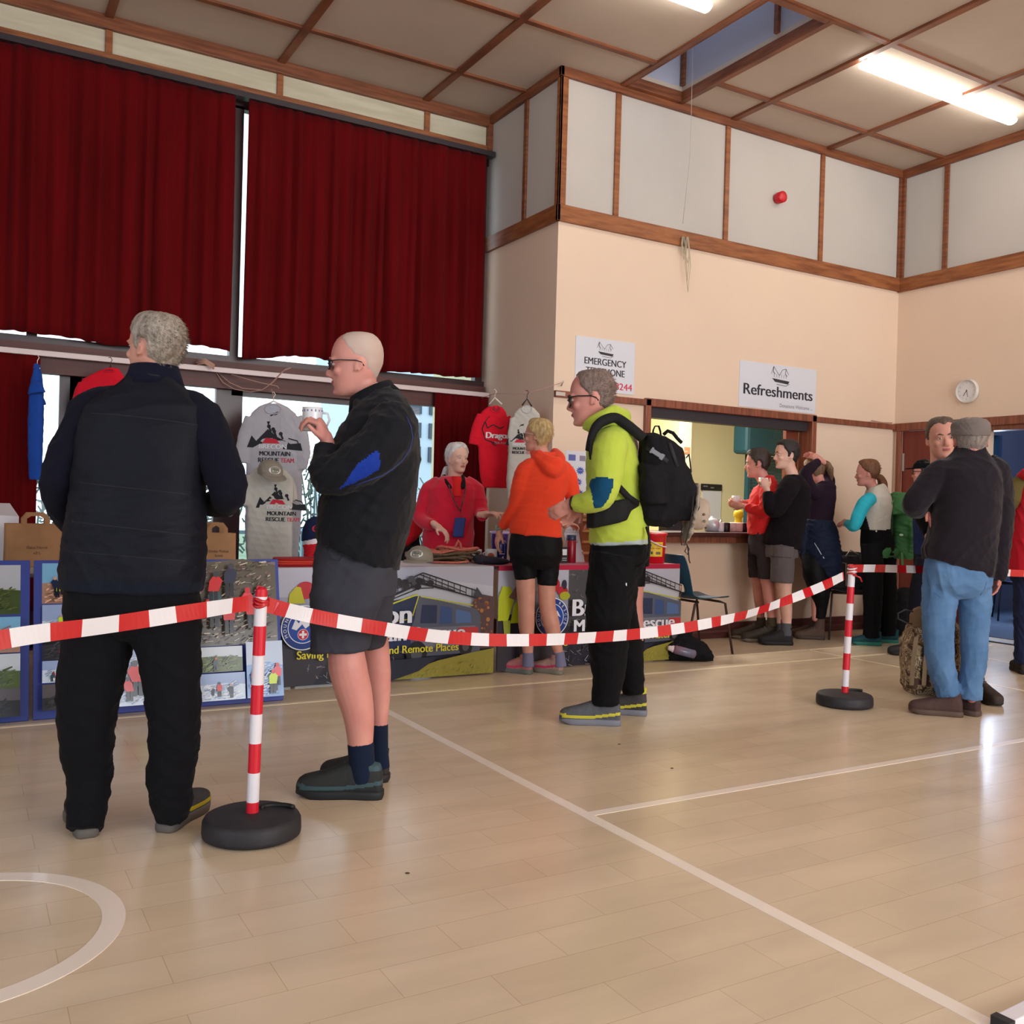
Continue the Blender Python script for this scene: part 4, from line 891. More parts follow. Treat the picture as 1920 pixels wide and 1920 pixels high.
# lanyard with phone pouch
A=[F.P(838,895,.05),F.P(842,912,-.155),F.P(852,940,-.165),F.P(861,958,-.17)]; B=[F.P(870,895,.05),F.P(874,912,-.155),F.P(868,940,-.165),F.P(863,958,-.17)]
t=thing('phone_pouch',tuple(F.P(861,990,-.175)),'dark blue phone pouch on a patterned lanyard round the woman in the red fleece','pouch')
mb=MB(); mb.smooth=True; mb.tube(A,.005,n=6); mb.tube(B,.005,n=6); mb.tube([F.P(862,956,-.17),F.P(866,968,-.175),F.P(861,975,-.175)],.003,n=6); mb.build('lanyard',mat('patterned_strap',(120,70,60),.8,rgb2=(40,36,40),vs=60),t)
mb=MB(); mb.obox(F.P(861,989,-.175),RTh*.040,FWh*.008,ZV*.071+RTh*.008); mb.build('pouch',mat('navy_pouch',(26,44,116),.6),t,bevel=.006)
# 6 -- seated person in red behind the bald man
F=Fig(7.3,'person in red top and black trousers sitting mostly hidden behind the bald man',752,1230,.008)
F.head(720,880,.0,54,120,neck=(730,925,0,13))
core(F,[(730,925,0),(740,980,0),(745,1040,0)],arms=[[(735,930,0,13),(765,950,0,13),(775,1000,-.1,10),(750,1020,-.2,8)],[(730,930,0,13),(700,950,0,13),(695,1000,-.1,10),(720,1020,-.2,8)]],legs=[[(755,1040,0,22),(760,1060,-.35,17),(760,1230,-.35,12)],[(735,1040,0,22),(730,1060,-.35,17),(730,1230,-.35,12)]])
F.hand(F.P(748,1020,-.22),-RTh-FWh*.2,-ZV,1,size=.9); F.hand(F.P(722,1020,-.22),RTh-FWh*.2,-ZV,-1,size=.9)
finish_skin(F,skin3); F.eyes(); F.hair(hairmat('dark_brown_hair',(60,44,38),(44,32,28)),SHORT,t=.04,strands=0)
mb=MB(); F.torso(mb,[(745,1045,0,40,.15),(745,1000,0,38,.14),(738,950,0,42,.13),(735,930,0,34,.11),(730,918,0,18,.08)])
F.limb(mb,[(750,938,0,16),(767,955,0,17),(779,985,-.05,15),(774,1000,-.12,13),(755,1018,-.2,11)]); F.limb(mb,[(718,938,0,16),(702,955,0,17),(694,995,-.05,14),(715,1018,-.18,11)])
sculpt(mb,'sweatshirt',fabric('red_sweat',(196,22,34),.9),F.root,vox=.009,sm=4,fold=.01)
mb=MB(); F.torso(mb,[(745,1020,0,36,.13),(745,1060,0,38,.15)])
for x in (758,732): F.limb(mb,[(x,1042,0,25),(x,1050,-.2,24),(x,1070,-.36,20),(x,1140,-.37,17),(x,1225,-.36,15)])
F.limb(mb,[(768,1000,-.02,16),(772,1030,-.1,17),(765,1052,-.3,18)])
sculpt(mb,'trousers',bt,F.root,vox=.01,sm=3,fold=.008)
for x in (758,732): p=F.P(x,1230,-.3); shoe(F,(p.x,p.y,0),170,L=.26,up=(40,40,42),sole=(30,30,32),hi=.03)
# 7 -- person hidden behind the lime hoodie
F=Fig(6.85,'bare-legged person in black shorts mostly hidden behind the lime hoodie man and his pack',1185,1225,.007)
F.head(1172,846,.0,54,-70,neck=(1180,888,0,13))
core(F,[(1180,888,0),(1182,940,0),(1182,1000,0),(1182,1050,0)],arms=[[(1182,895,-.05,13),(1182,905,-.2,13),(1195,960,-.22,10),(1204,1020,-.2,8),(1205,1036,-.2,7)],[(1182,895,.05,13),(1180,905,.2,13),(1160,960,.2,10),(1130,975,.15,8)]],legs=[[(1170,1040,-.08,22),(1175,1120,-.08,15)],[(1190,1040,.08,22),(1192,1110,.08,17)]])
leg_skin(F,[(1190,1070,.05,20),(1190,1110,.05,16.5),(1190,1135,.05,15.5),(1193,1160,.05,13.5),(1197,1190,.05,9.5),(1198,1220,.05,8.5)])
leg_skin(F,[(1168,1070,-.10,20),(1166,1110,-.10,16.5),(1166,1135,-.10,15.5),(1167,1160,-.1,14),(1168,1190,-.1,9.5),(1168,1220,-.1,8.5)])
F.hand(F.P(1205,1034,-.2),-ZV+RTh*.0-FWh*.15,-RTh*.6+FWh*.5,1,size=.9,curl=(15,20,15)); F.hand(F.P(1130,975,.15),-RTh-ZV*.2,-ZV,-1,size=.9)
finish_skin(F,skin2); F.eyes(); F.hair(hairmat('dark_brown_hair',(60,44,38),(44,32,28)),SHORT,t=.04)
mb=MB(); F.torso(mb,[(1183,1035,0,34,.17),(1183,1000,0,34,.17),(1182,940,0,33,.18),(1181,905,0,28,.18),(1181,890,0,18,.10)])
F.limb(mb,[(1182,905,-.17,16),(1188,940,-.2,15),(1196,965,-.2,13)]); F.limb(mb,[(1182,905,.17,16),(1170,940,.2,15),(1155,962,.2,12)])
sculpt(mb,'top',fabric('dark_tee',(36,36,44),.9),F.root,vox=.009,sm=4,fold=.008)
mb=MB(); F.torso(mb,[(1183,1020,0,33,.16),(1183,1060,0,34,.17)]); F.limb(mb,[(1170,1050,-.09,22),(1168,1100,-.10,20)]); F.limb(mb,[(1190,1050,.06,22),(1190,1100,.05,20)])
sculpt(mb,'shorts',lyc,F.root,vox=.009,sm=4,fold=.006)
for x,d in ((1203,.05),(1176,-.1)):
    mb=MB(); F.limb(mb,[(x-6,1200,d,10),(x-5,1222,d,10.5)]); sculpt(mb,'sock',fabric('black_sock',(24,24,28),.95),F.root,vox=.006,sm=2)
    p=F.P(x,1230,d); shoe(F,(p.x,p.y,0),-60,L=.26,up=(60,60,66),sole=(70,70,74),hi=.03)
# 8 -- man in red jacket at the hatch
def cup(F,px,py,dd,r,h,label):
    c=F.P(px,py,dd); t=thing('tea_cup',tuple(c),label,'cup'); m=mat('white_china',(232,234,240),.25,.5)
    mb=MB(); mb.smooth=True; mb.lathe([(r*.6,0),(r*.8,.002),(r,h*.4),(r*1.02,h),(r*.94,h),(r*.9,h*.4),(r*.3,.008)],c,n=28); mb.build('bowl',m,t)
    mb=MB(); mb.smooth=True; mb.tube([c+RTh*r*.95+ZV*h*.8,c+RTh*(r+.018)+ZV*h*.7,c+RTh*(r+.016)+ZV*h*.35,c+RTh*r*.95+ZV*h*.25],.0035,n=6); mb.build('handle',m,t)
F=Fig(8.5,'dark-haired man in a red jacket and dark shorts holding a cup at the hatch',1425,1185,.007)
F.head(1421,869,0,52,-72,pitch=-4,neck=(1437,908,0,12),wid=.98)
core(F,[(1437,908,0),(1438,950,0),(1436,1010,0)],arms=[[(1437,914,-.1,10),(1438,922,-.17,11),(1436,962,-.2,9),(1400,952,-.15,7),(1394,949,-.13,6)],[(1437,914,.1,10),(1436,922,.17,11),(1425,955,.2,9),(1398,945,.1,7),(1392,942,.08,6)]],legs=[[(1432,1010,-.1,15),(1432,1090,-.1,12)],[(1440,1010,.1,15),(1442,1090,.1,12)]])
leg_skin(F,[(1436,1070,-.1,13),(1440,1100,-.1,11.5),(1443,1125,-.1,11),(1446,1150,-.08,8),(1447,1172,-.08,7)])
leg_skin(F,[(1420,1070,.1,13),(1422,1100,.1,11),(1424,1125,.1,10.5),(1426,1150,.12,7.5),(1426,1172,.12,6.5)])
F.hand(F.P(1394,949,-.12),-RTh*.95+ZV*.1+FWh*.3,FWh*.8+ZV*.5,1,curl=(30,35,30)); F.hand(F.P(1392,942,.06),-RTh*.95+ZV*.05-FWh*.3,-FWh*.8+ZV*.5,-1,curl=(30,35,30))
finish_skin(F,skin2,sm=2); F.eyes(); dk=hairmat('dark_brown_hair',(64,46,38),(44,32,28)); F.brows(dk)
F.hair(dk,[(0,.80),(25,.80),(50,.74),(66,.62),(78,.54),(84,.36),(90,.36),(95,.56),(106,.54),(118,.30),(180,.12)],t=.06,strands=900,slen=.08,seed=19,flow=(0,.6,-.6))
rj=fabric('scarlet_jacket',(216,34,36),.75,.25,200,.1,.04)
mb=MB(); F.torso(mb,[(1432,1003,0,30,.14),(1433,990,0,31,.15),(1434,955,0,31,.155),(1436,930,0,29,.165),(1438,915,0,24,.15),(1438,904,0,16,.09,.4)])
F.limb(mb,[(1440,917,-.14,16),(1441,928,-.18,17),(1438,948,-.20,15),(1430,960,-.2,13),(1412,955,-.17,10),(1399,951,-.14,8)]); F.limb(mb,[(1438,917,.14,16),(1436,928,.18,16),(1428,950,.19,13),(1412,948,.14,10),(1399,944,.1,8)])
F.limb(mb,[(1427,905,-.05,5),(1440,897,-.06,6),(1448,897,0,6),(1440,897,.06,6),(1427,905,.05,5)],flat=False)
sculpt(mb,'jacket',rj,F.root,vox=.0075,sm=4,fold=.010,seed=61)
ds=fabric('dark_brown_shorts',(58,50,54),.85)
mb=MB(); F.torso(mb,[(1430,995,0,26,.14),(1432,1020,0,28,.15),(1432,1040,0,27,.15)]); F.limb(mb,[(1436,1020,-.08,19),(1438,1060,-.1,18),(1438,1085,-.1,17)]); F.limb(mb,[(1422,1020,.08,19),(1420,1060,.1,18),(1420,1083,.1,16)])
sculpt(mb,'shorts',ds,F.root,vox=.008,sm=4,fold=.008)
for x,y,d in ((1447,1165,-.08),(1427,1165,.12)):
    mb=MB(); F.limb(mb,[(x,y-8,d,8.5),(x,y+10,d,9)]); sculpt(mb,'sock',fabric('olive_sock',(80,72,56),.95),F.root,vox=.006,sm=2)
p=F.P(1456,1190,-.08); shoe(F,(p.x,p.y,0),-88,L=.31,up=(66,58,50),sole=(120,112,104),hi=.06)
p=F.P(1434,1187,.12); shoe(F,(p.x,p.y,0),-88,L=.31,up=(70,60,50),sole=(130,120,108),hi=.06)
cup(F,1380,944,-.03,.038,.07,'small white cup in the hands of the man in the red jacket')
# 9 -- young man in dark sweater
F=Fig(8.35,'young dark-haired man in a black sweater and grey cargo shorts drinking tea',1450,1205,.0065)
F.head(1475,853,0,53,-99,pitch=0,neck=(1487,895,0,12),wid=.95,nose=1.1,jaw=.95)
core(F,[(1487,895,0),(1488,940,0),(1478,1000,0),(1468,1040,0)],arms=[[(1485,902,-.12,11),(1478,912,-.19,12),(1450,958,-.25,9),(1440,925,-.22,7),(1438,918,-.22,7)],[(1488,902,.1,11),(1490,912,.16,12),(1478,965,.2,9),(1455,975,.1,7)]],legs=[[(1462,1040,-.08,17),(1462,1100,-.08,13)],[(1478,1040,.08,17),(1478,1100,.08,13)]])
leg_skin(F,[(1468,1080,-.08,15),(1470,1100,-.08,13.5),(1472,1120,-.08,12.5),(1474,1145,-.06,11),(1475,1170,-.06,8.5),(1475,1192,-.06,8)])
leg_skin(F,[(1450,1080,.12,14),(1452,1110,.12,12),(1454,1140,.12,9.5),(1456,1175,.12,7.5)])
F.hand(F.P(1438,918,-.22),-RTh*.3+ZV*.95,-RTh*.1+FWh*.95,-1,size=1.0,curl=(70,75,50)); F.hand(F.P(1455,975,.1),-RTh-ZV*.2,-ZV,-1,curl=(30,40,30))
finish_skin(F,skin3,sm=2); F.eyes((60,44,34)); bk=hairmat('near_black_hair',(40,32,32),(26,20,22)); F.brows(bk,th=.018)
F.hair(bk,[(0,.80),(25,.82),(48,.80),(62,.66),(74,.58),(80,.40),(88,.38),(92,.56),(104,.54),(118,.28),(180,.10)],t=.06,strands=1200,slen=.07,seed=22,flow=(0,.1,-.6))
bs_=fabric('black_plum_sweater',(20,15,21),.9,.3,260)
mb=MB(); F.torso(mb,[(1466,1026,0,36,.15,-.15),(1468,1005,0,36,.155),(1478,970,0,34,.15),(1486,935,0,33,.155),(1488,912,0,30,.16),(1488,900,0,21,.12),(1487,890,0,14,.08)])
F.limb(mb,[(1484,906,-.12,17),(1476,920,-.20,19),(1462,945,-.24,17),(1450,957,-.25,15),(1442,940,-.235,12),(1440,922,-.22,9)]); F.limb(mb,[(1490,908,.12,17),(1492,925,.17,18),(1484,960,.2,15),(1460,973,.12,11)])
sculpt(mb,'sweater',bs_,F.root,vox=.0075,sm=4,fold=.008,seed=66)
gs=fabric('grey_cargo_cloth',(94,86,90),.85,.3,220)
mb=MB(); F.torso(mb,[(1464,1005,0,29,.14),(1464,1030,0,31,.15),(1464,1045,0,30,.15)]); F.limb(mb,[(1468,1025,-.08,22),(1467,1065,-.09,22),(1466,1092,-.09,21)]); F.limb(mb,[(1454,1025,.08,19),(1452,1065,.1,18),(1451,1090,.11,16)])
sh=sculpt(mb,'cargo_shorts',gs,F.root,vox=.0075,sm=3,fold=.010,seed=68)
mb=MB(); mb.smooth=True; mb.tube([F.onto(sh,x,1043+(x-1446)*.08,.001)[0] for x in (1446,1455,1465,1475,1483)],.004,n=6); mb.build('pocket_flap',mat('pocket_shadow',(64,58,62),.9),sh)  # darker grey line along the pocket flap
for x,d in ((1474,-.06),(1456,.12)): mb=MB(); F.limb(mb,[(x,1168,d,9.5),(x,1192,d,10.5)]); sculpt(mb,'sock',fabric('grey_sock',(86,86,92),.95),F.root,vox=.006,sm=2)
p=F.P(1485,1209,-.06); shoe(F,(p.x,p.y,0),-92,L=.30,up=(34,32,34),sole=(28,26,28),hi=.05)
p=F.P(1468,1203,.14); shoe(F,(p.x,p.y,0),-92,L=.28,up=(34,32,34),sole=(28,26,28),hi=.05)
cup(F,1431,912,-.16,.040,.075,'white cup raised by the young man in the black sweater')
# 10 -- woman tying her hair
F=Fig(8.75,'woman in a plum top tying back her hair, navy jacket round her waist',1525,1180,.007)
F.head(1527,882,0,46,-42,pitch=-14,neck=(1540,915,0,11),wid=.95)
core(F,[(1540,915,0),(1540,950,0),(1535,990,0)],arms=[[(1535,918,-.1,10),(1525,925,-.15,11),(1510,890,-.2,9),(1530,866,-.12,7),(1538,864,-.08,6)],[(1545,915,.1,10),(1552,905,.18,11),(1545,880,.2,9),(1532,862,.08,6)]],legs=[[(1530,1000,-.08,24),(1528,1090,-.08,15),(1528,1160,-.05,10)],[(1545,1000,.08,24),(1545,1090,.08,15),(1540,1165,.08,10)]])
F.hand(F.P(1540,864,-.08),-RTh*.7+ZV*.5+FWh*.3,FWh*.7-ZV*.3,1,size=.95,curl=(35,45,30)); F.hand(F.P(1532,862,.05),-RTh*.8+ZV*.4-FWh*.2,-FWh*.6-ZV*.4,-1,size=.95,curl=(15,20,20))
finish_skin(F,skin2,sm=2); br=hairmat('light_brown_hair',(130,98,70),(92,66,48))
F.hair(br,[(0,.86),(30,.84),(60,.66),(85,.46),(105,.30),(130,.12),(180,.06)],t=.05,strands=500,slen=.09,seed=25,flow=(0,-.8,.1))
mb=MB(); F.limb(mb,[(1545,868,-.02,4),(1551,870,0,6),(1556,880,0,7),(1559,892,.01,4),(1560,900,.01,1.5)],flat=False); sculpt(mb,'ponytail',br,F.root,vox=.006,sm=2,fold=.006,fs=2)
pl=fabric('plum_top',(36,22,36),.9,.25,260)
mb=MB(); F.torso(mb,[(1529,1000,0,30,.145),(1530,985,0,29,.14),(1534,955,0,29,.135),(1539,930,0,27,.15),(1543,912,0,22,.14),(1545,902,0,15,.09)])
F.limb(mb,[(1535,918,-.10,13),(1523,922,-.16,14),(1512,902,-.20,13),(1510,889,-.2,12),(1520,877,-.17,10),(1534,866,-.10,8)]); F.limb(mb,[(1548,915,.1,13),(1553,905,.17,13),(1548,884,.19,11),(1538,868,.1,8)])
sculpt(mb,'top',pl,F.root,vox=.0075,sm=4,fold=.008,seed=71)
ny=fabric('navy_jacket_cloth',(22,30,52),.7,.25,200)
mb=MB(); F.torso(mb,[(1530,974,0,31,.155),(1533,995,0,36,.18),(1537,1030,0,39,.19),(1541,1060,.0,35,.18),(1546,1082,.0,22,.14,-.4)],e=2.2)
F.limb(mb,[(1510,985,-.15,7),(1506,1010,-.17,8),(1504,1040,-.17,6)])
tj=sculpt(mb,'tied_jacket',ny,F.root,vox=.008,sm=4,fold=.018,seed=73)
mb=MB(); mb.tube([F.onto(tj,*q,.002)[0] for q in ((1527,1018),(1533,1028),(1539,1038),(1545,1047))],.004,n=6); mb.build('zip',mat('zip_grey',(150,156,170),.4,metal=.5),tj)
mb=MB(); F.limb(mb,[(1526,990,-.03,18),(1524,1030,-.04,20),(1528,1075,-.08,22),(1537,1110,-.08,18),(1538,1135,-.05,14),(1536,1160,-.05,10.5)]); F.limb(mb,[(1543,990,.05,18),(1545,1030,.06,20),(1543,1075,.09,22),(1540,1110,.1,17),(1534,1160,.1,10.5)])
sculpt(mb,'leggings',lyc,F.root,vox=.008,sm=4,fold=.005)
for x,d,y in ((1546,-.05,0),(1538,.1,0)): p=F.P(x,1183,d); shoe(F,(p.x,p.y,0),-80,L=.27,up=(86,66,56),sole=(70,56,50),hi=.09,label=None)
# 11 -- woman in white gilet
F=Fig(8.5,'woman with brown ponytail in a cream gilet over a turquoise top and black trousers',1640,1205,.0065)
F.head(1627,887,0,48,-68,pitch=-3,neck=(1640,925,0,10),wid=.95,jaw=.92)
core(F,[(1640,925,0),(1642,960,0),(1642,1010,0)],arms=[[(1635,930,-.12,9),(1622,940,-.16,10),(1602,988,-.16,8),(1588,980,.02,6),(1584,978,.06,6)],[(1645,930,.12,9),(1655,940,.16,10),(1655,988,.18,8),(1640,985,.3,6)]],legs=[[(1632,1010,-.08,19),(1632,1100,-.08,15),(1632,1190,-.08,9)],[(1655,1010,.08,19),(1662,1100,.08,15),(1665,1188,.08,9)]])
F.hand(F.P(1588,980,.03),-RTh*.1+FWh,-ZV,1,size=.9); F.hand(F.P(1640,985,.3),-RTh*.7+FWh*.5,-ZV,-1,size=.9)
finish_skin(F,skin2,sm=2); F.eyes(); pb=hairmat('chestnut_hair',(128,80,46),(84,50,32)); F.brows(pb,th=.008)
F.hair(pb,[(0,.86),(30,.84),(50,.78),(66,.66),(80,.56),(90,.50),(106,.40),(125,.26),(180,.2)],t=.055,strands=600,slen=.09,seed=28,flow=(0,-.9,.0),messy=.006)
mb=MB(); F.limb(mb,[(1642,892,0,4),(1650,896,0,7),(1655,906,.0,9),(1657,917,0,7),(1657,925,0,2.5)],flat=False); sculpt(mb,'ponytail',pb,F.root,vox=.006,sm=2,fold=.005,fs=2)
tq=fabric('turquoise_top',(44,176,196),.8); cr=fabric('cream_gilet',(206,200,190),.8,.2,200)
mb=MB(); F.limb(mb,[(1634,934,-.10,12),(1621,944,-.155,13.5),(1610,965,-.165,12.5),(1602,986,-.16,11),(1594,984,-.06,9),(1589,981,.01,7.5)]); F.limb(mb,[(1648,934,.12,12),(1656,944,.16,12),(1657,985,.18,10),(1645,986,.26,8)]); F.torso(mb,[(1643,990,0,22,.11),(1643,950,0,22,.12),(1641,922,0,13,.08),(1640,914,0,11,.07)])
sculpt(mb,'long_sleeved_top',tq,F.root,vox=.007,sm=4,fold=.006,seed=75)
mb=MB(); F.torso(mb,[(1641,994,0,28,.135),(1641,975,0,28,.135),(1643,950,0,28,.14),(1644,932,0,24,.14),(1643,918,0,18,.11,.3),(1641,910,0,14,.085,.35)])
sculpt(mb,'gilet',[cr,fabric('black_side_panel',(26,26,34),.8)],F.root,vox=.007,sm=4,fold=.005,region=reg_polys([(1,[(1596,1005),(1612,940),(1618,938),(1622,960),(1632,998),(1632,1006)])]))
mb=MB(); F.torso(mb,[(1643,990,0,27,.13),(1645,1015,0,30,.14),(1647,1040,0,30,.14)]); F.limb(mb,[(1636,1020,-.07,21),(1637,1080,-.08,19),(1636,1140,-.08,17),(1633,1196,-.08,15)]); F.limb(mb,[(1658,1020,.07,21),(1662,1080,.08,19),(1665,1140,.09,17),(1665,1192,.09,14)])
tr_=sculpt(mb,'trousers',bt,F.root,vox=.008,sm=4,fold=.010,seed=77)
mb=MB(); q=F.onto(tr_,1643,996,.004); mb.ell(q[0],RTh*.008,FWh*.004,ZV*.008,n=8,m=6); mb.build('badge',mat('white_tab',(220,220,220),.6),tr_)
p=F.P(1651,1208,-.08); shoe(F,(p.x,p.y,0),-86,L=.26,up=(30,76,84),sole=(52,128,116),hi=.02)
p=F.P(1684,1205,.1); shoe(F,(p.x,p.y,0),-70,L=.26,up=(30,76,84),sole=(52,128,116),hi=.02)
TEALW=F
# 12 -- smiling man facing the camera
F=Fig(6.0,'smiling man with short dark hair facing the camera over the shoulder of the capped man',1790,1315,.0065)
F.head(1766,822,0,77,192,pitch=-2,roll=6,neck=(1766,880,.02,21),wid=1.0,jaw=1.08)
core(F,[(1766,880,0),(1775,940,0),(1785,1030,0),(1788,1080,0)],arms=[[(1766,890,0,17),(1735,905,0,16),(1733,970,-.03,12),(1745,1000,-.14,9),(1750,1003,-.18,9)],[(1770,890,0,17),(1825,905,0,16),(1830,980,0,12),(1810,1010,-.1,9)]],legs=[[(1770,1080,0,24),(1768,1200,0,18),(1768,1310,0,12)],[(1822,1080,0,24),(1824,1200,0,18),(1824,1310,0,12)]])
F.hand(F.P(1750,1003,-.18),RTh*.8+ZV*.3,-ZV*.4+FWh,-1,curl=(20,25,20)); F.hand(F.P(1808,1010,-.12),-RTh*.8,FWh,1,curl=(20,25,20))
finish_skin(F,skin,sm=2); F.eyes((60,70,80)); sb=hairmat('short_brown_hair',(92,74,62),(70,54,46)); F.brows(sb,th=.019)
F.hair(sb,[(0,.79),(22,.84),(40,.82),(60,.74),(72,.62),(80,.46),(87,.44),(92,.58),(106,.54),(120,.30),(180,.14)],t=.03,strands=900,slen=.05,seed=31)
bf=fabric('black_fleece_top',(13,13,16),.95)
mb=MB(); F.torso(mb,[(1787,1075,0,50,.14),(1785,1000,0,48,.14),(1778,930,0,54,.14),(1774,905,0,50,.13),(1768,888,0,32,.11),(1765,872,0,22,.09)])
F.limb(mb,[(1748,898,0,20),(1736,915,0,21),(1730,950,-.02,18),(1733,975,-.05,15),(1744,1000,-.14,12)]); F.limb(mb,[(1805,898,0,20),(1824,915,0,21),(1832,960,0,17),(1815,1005,-.08,12)])
sculpt(mb,'fleece',bf,F.root,vox=.008,sm=4,fold=.006)
mb=MB(); F.torso(mb,[(1788,1060,0,48,.13),(1795,1100,0,50,.14)])
for x in (1768,1824): F.limb(mb,[(x,1090,0,27),(x,1190,0,22),(x,1300,0,17)])
sculpt(mb,'trousers',fabric('navy_trousers',(30,34,52),.9),F.root,vox=.009,sm=4,fold=.008)
for x in (1768,1824): p=F.P(x,1310,0.1); shoe(F,(p.x,p.y,0),175,L=.29,up=(56,44,38),sole=(40,34,30),hi=.04)
# 13 -- man in flat cap and jeans
F=Fig(5.5,'man in a grey flat cap, dark plum fleece and light blue jeans, back to camera',1790,1335,.0065)
F.head(1819,826,0,86,12,pitch=2,neck=(1815,870,0,22),wid=1.0)
core(F,[(1815,870,0),(1812,930,0),(1800,1020,0),(1795,1080,0)],arms=[[(1810,880,0,17),(1762,885,0,17),(1712,945,.02,14),(1738,950,.16,10),(1728,958,.18,9)],[(1820,880,0,17),(1868,885,0,17),(1878,980,0,14),(1872,1060,-.0,10),(1872,1080,0,9)]],legs=[[(1768,1090,0,26),(1762,1210,0,20),(1775,1300,0,15)],[(1825,1090,0,26),(1828,1210,0,20),(1822,1310,0,15)]])
F.hand(F.P(1736,946,.06),RTh*.25-ZV*.9-FWh*.05,FWh*.3-RTh*.8,-1,size=1.05,curl=(6,8,6),spread=.16,thumb=.3); F.hand(F.P(1872,1068,0),-ZV+FWh*.1,-RTh,-1,curl=(20,25,20))
finish_skin(F,mat('skin_red_lit',(206,138,122),.5,.4,rgb2=(190,112,100),vs=12,sss=.08),sm=2)  # red tint of light on his hand put into the skin colour
F.hair(hairmat('silver_grey_hair',(140,128,120),(104,94,90)),[(0,.9),(60,.7),(78,.50),(86,.42),(92,.50),(106,.5),(120,.26),(180,.12)],t=.03,strands=900,slen=.06,seed=35,flow=(0,-.2,-.9),tt=lambda a,z:(0 if z>.64 else 1))
cp=fabric('grey_tweed',(112,102,98),.95,.4,140,.1,.12)
mb=MB(); h=F.hh
mb.loft([(F.HP(0,-.03,.60),F.R@Vector((.385,0,0))*h,F.R@Vector((0,.46,.02))*h),(F.HP(0,-.02,.68),F.R@Vector((.395,0,0))*h,F.R@Vector((0,.47,.02))*h),(F.HP(0,.01,.78),F.R@Vector((.40,0,0))*h,F.R@Vector((0,.48,0))*h),(F.HP(0,.03,.87),F.R@Vector((.385,0,0))*h,F.R@Vector((0,.46,0))*h),(F.HP(.02,.05,.95),F.R@Vector((.31,0,0))*h,F.R@Vector((0,.38,0))*h),(F.HP(.03,.06,1.0),F.R@Vector((.17,0,0))*h,F.R@Vector((0,.22,0))*h),(F.HP(.03,.06,1.015),F.R@Vector((.03,0,0))*h,F.R@Vector((0,.04,0))*h)],n=32)
mb.ell(F.HP(0,.46,.62),F.R@Vector((.30,0,0))*h,F.R@Vector((0,.20,-.03))*h,F.R@Vector((0,0,.03))*h)
sculpt(mb,'flat_cap',cp,F.root,vox=.006,sm=4,fold=.005,fs=1.3)
dp=fabric('plum_black_fleece',(29,23,31),.95,.35,180,.15)
mb=MB(); F.torso(mb,[(1796,1066,0,62,.155,-.30),(1797,1040,0,64,.165,-.2),(1805,1000,0,60,.165),(1811,950,0,60,.16),(1813,910,0,60,.155),(1814,882,0,58,.14),(1817,862,0,42,.11),(1818,846,0,29,.09),(1818,836,0,25,.08)],e=2.5)
F.limb(mb,[(1788,880,0,24),(1764,888,0,27),(1740,912,.0,26),(1716,944,.01,24),(1722,953,.05,20),(1742,942,.11,16)]); F.limb(mb,[(1850,872,0,24),(1867,888,0,26),(1874,930,0,25),(1877,980,0,23),(1873,1030,-.01,20),(1868,1088,-.02,17)])
sculpt(mb,'fleece_jumper',dp,F.root,vox=.0075,sm=5,fold=.013,seed=81)
jn=mat('light_denim',(92,128,168),.85,.25,rgb2=(74,108,148),vs=9,stretch=(1,1,.5),bump=.3,bs=320)
mb=MB(); F.torso(mb,[(1796,1035,0,54,.13),(1796,1070,0,61,.15),(1795,1095,0,61,.145),(1795,1110,0,52,.12),(1795,1122,0,26,.08)],e=2.4)
F.limb(mb,[(1764,1085,0,32),(1761,1130,0,32),(1759,1180,-.02,28),(1762,1230,-.02,26),(1773,1280,0,23),(1778,1304,0,22)]); F.limb(mb,[(1826,1085,0,32),(1828,1130,0,30),(1827,1180,0,26),(1826,1230,0,24),(1821,1280,0,21),(1820,1312,0,21)])
jo=sculpt(mb,'jeans',jn,F.root,vox=.0075,sm=4,fold=.014,seed=83)
mb=MB(); mb.smooth=True
for pts in ([(1738,1085),(1741,1098),(1752,1112),(1764,1120)],[(1850,1090),(1846,1104),(1838,1116)],[(1757,1299),(1768,1303),(1780,1304),(1794,1302)],[(1803,1308),(1815,1311),(1830,1311),(1838,1309)]):
    mb.tube([F.onto(jo,*q,.0005)[0] for q in pts],.0016,n=6)
mb.build('stitching',mat('denim_stitch',(60,90,128),.8),jo)
p=F.P(1804,1339,0.0); shoe(F,(p.x,p.y,0),-72,L=.29,up=(74,52,48),sole=(88,70,60),hi=.05)
p=F.P(1836,1345,.02); shoe(F,(p.x,p.y,0),-40,L=.28,up=(66,46,44),sole=(84,66,58),hi=.05)
# 14 -- person in black cap behind
F=Fig(7.9,'person in a black cap and glasses with navy checked shirt, half hidden by others',1728,1230,.008)
F.head(1733,886,0,46,-62,neck=(1742,925,0,11))
core(F,[(1742,925,0),(1742,980,0),(1742,1040,0)],arms=[[(1742,935,-.1,10),(1742,945,-.18,11),(1742,1000,-.2,9),(1745,1012,-.1,7)],[(1742,935,.1,10),(1742,945,.18,11),(1742,1000,.2,9),(1745,1012,.1,7)]],legs=[[(1738,1040,-.08,19),(1728,1140,-.08,14),(1728,1230,-.05,10)],[(1748,1040,.08,19),(1745,1140,.08,14),(1745,1230,.05,10)]])
F.hand(F.P(1747,1012,-.1),-ZV,-RTh,1); F.hand(F.P(1747,1012,.1),-ZV,-RTh,-1)
finish_skin(F,skin2); F.eyes(); F.hair(bk,SHORT,t=.03); F.glasses(mat('dark_frame',(34,30,38),.3),r=.014)
mb=MB(); h=F.hh
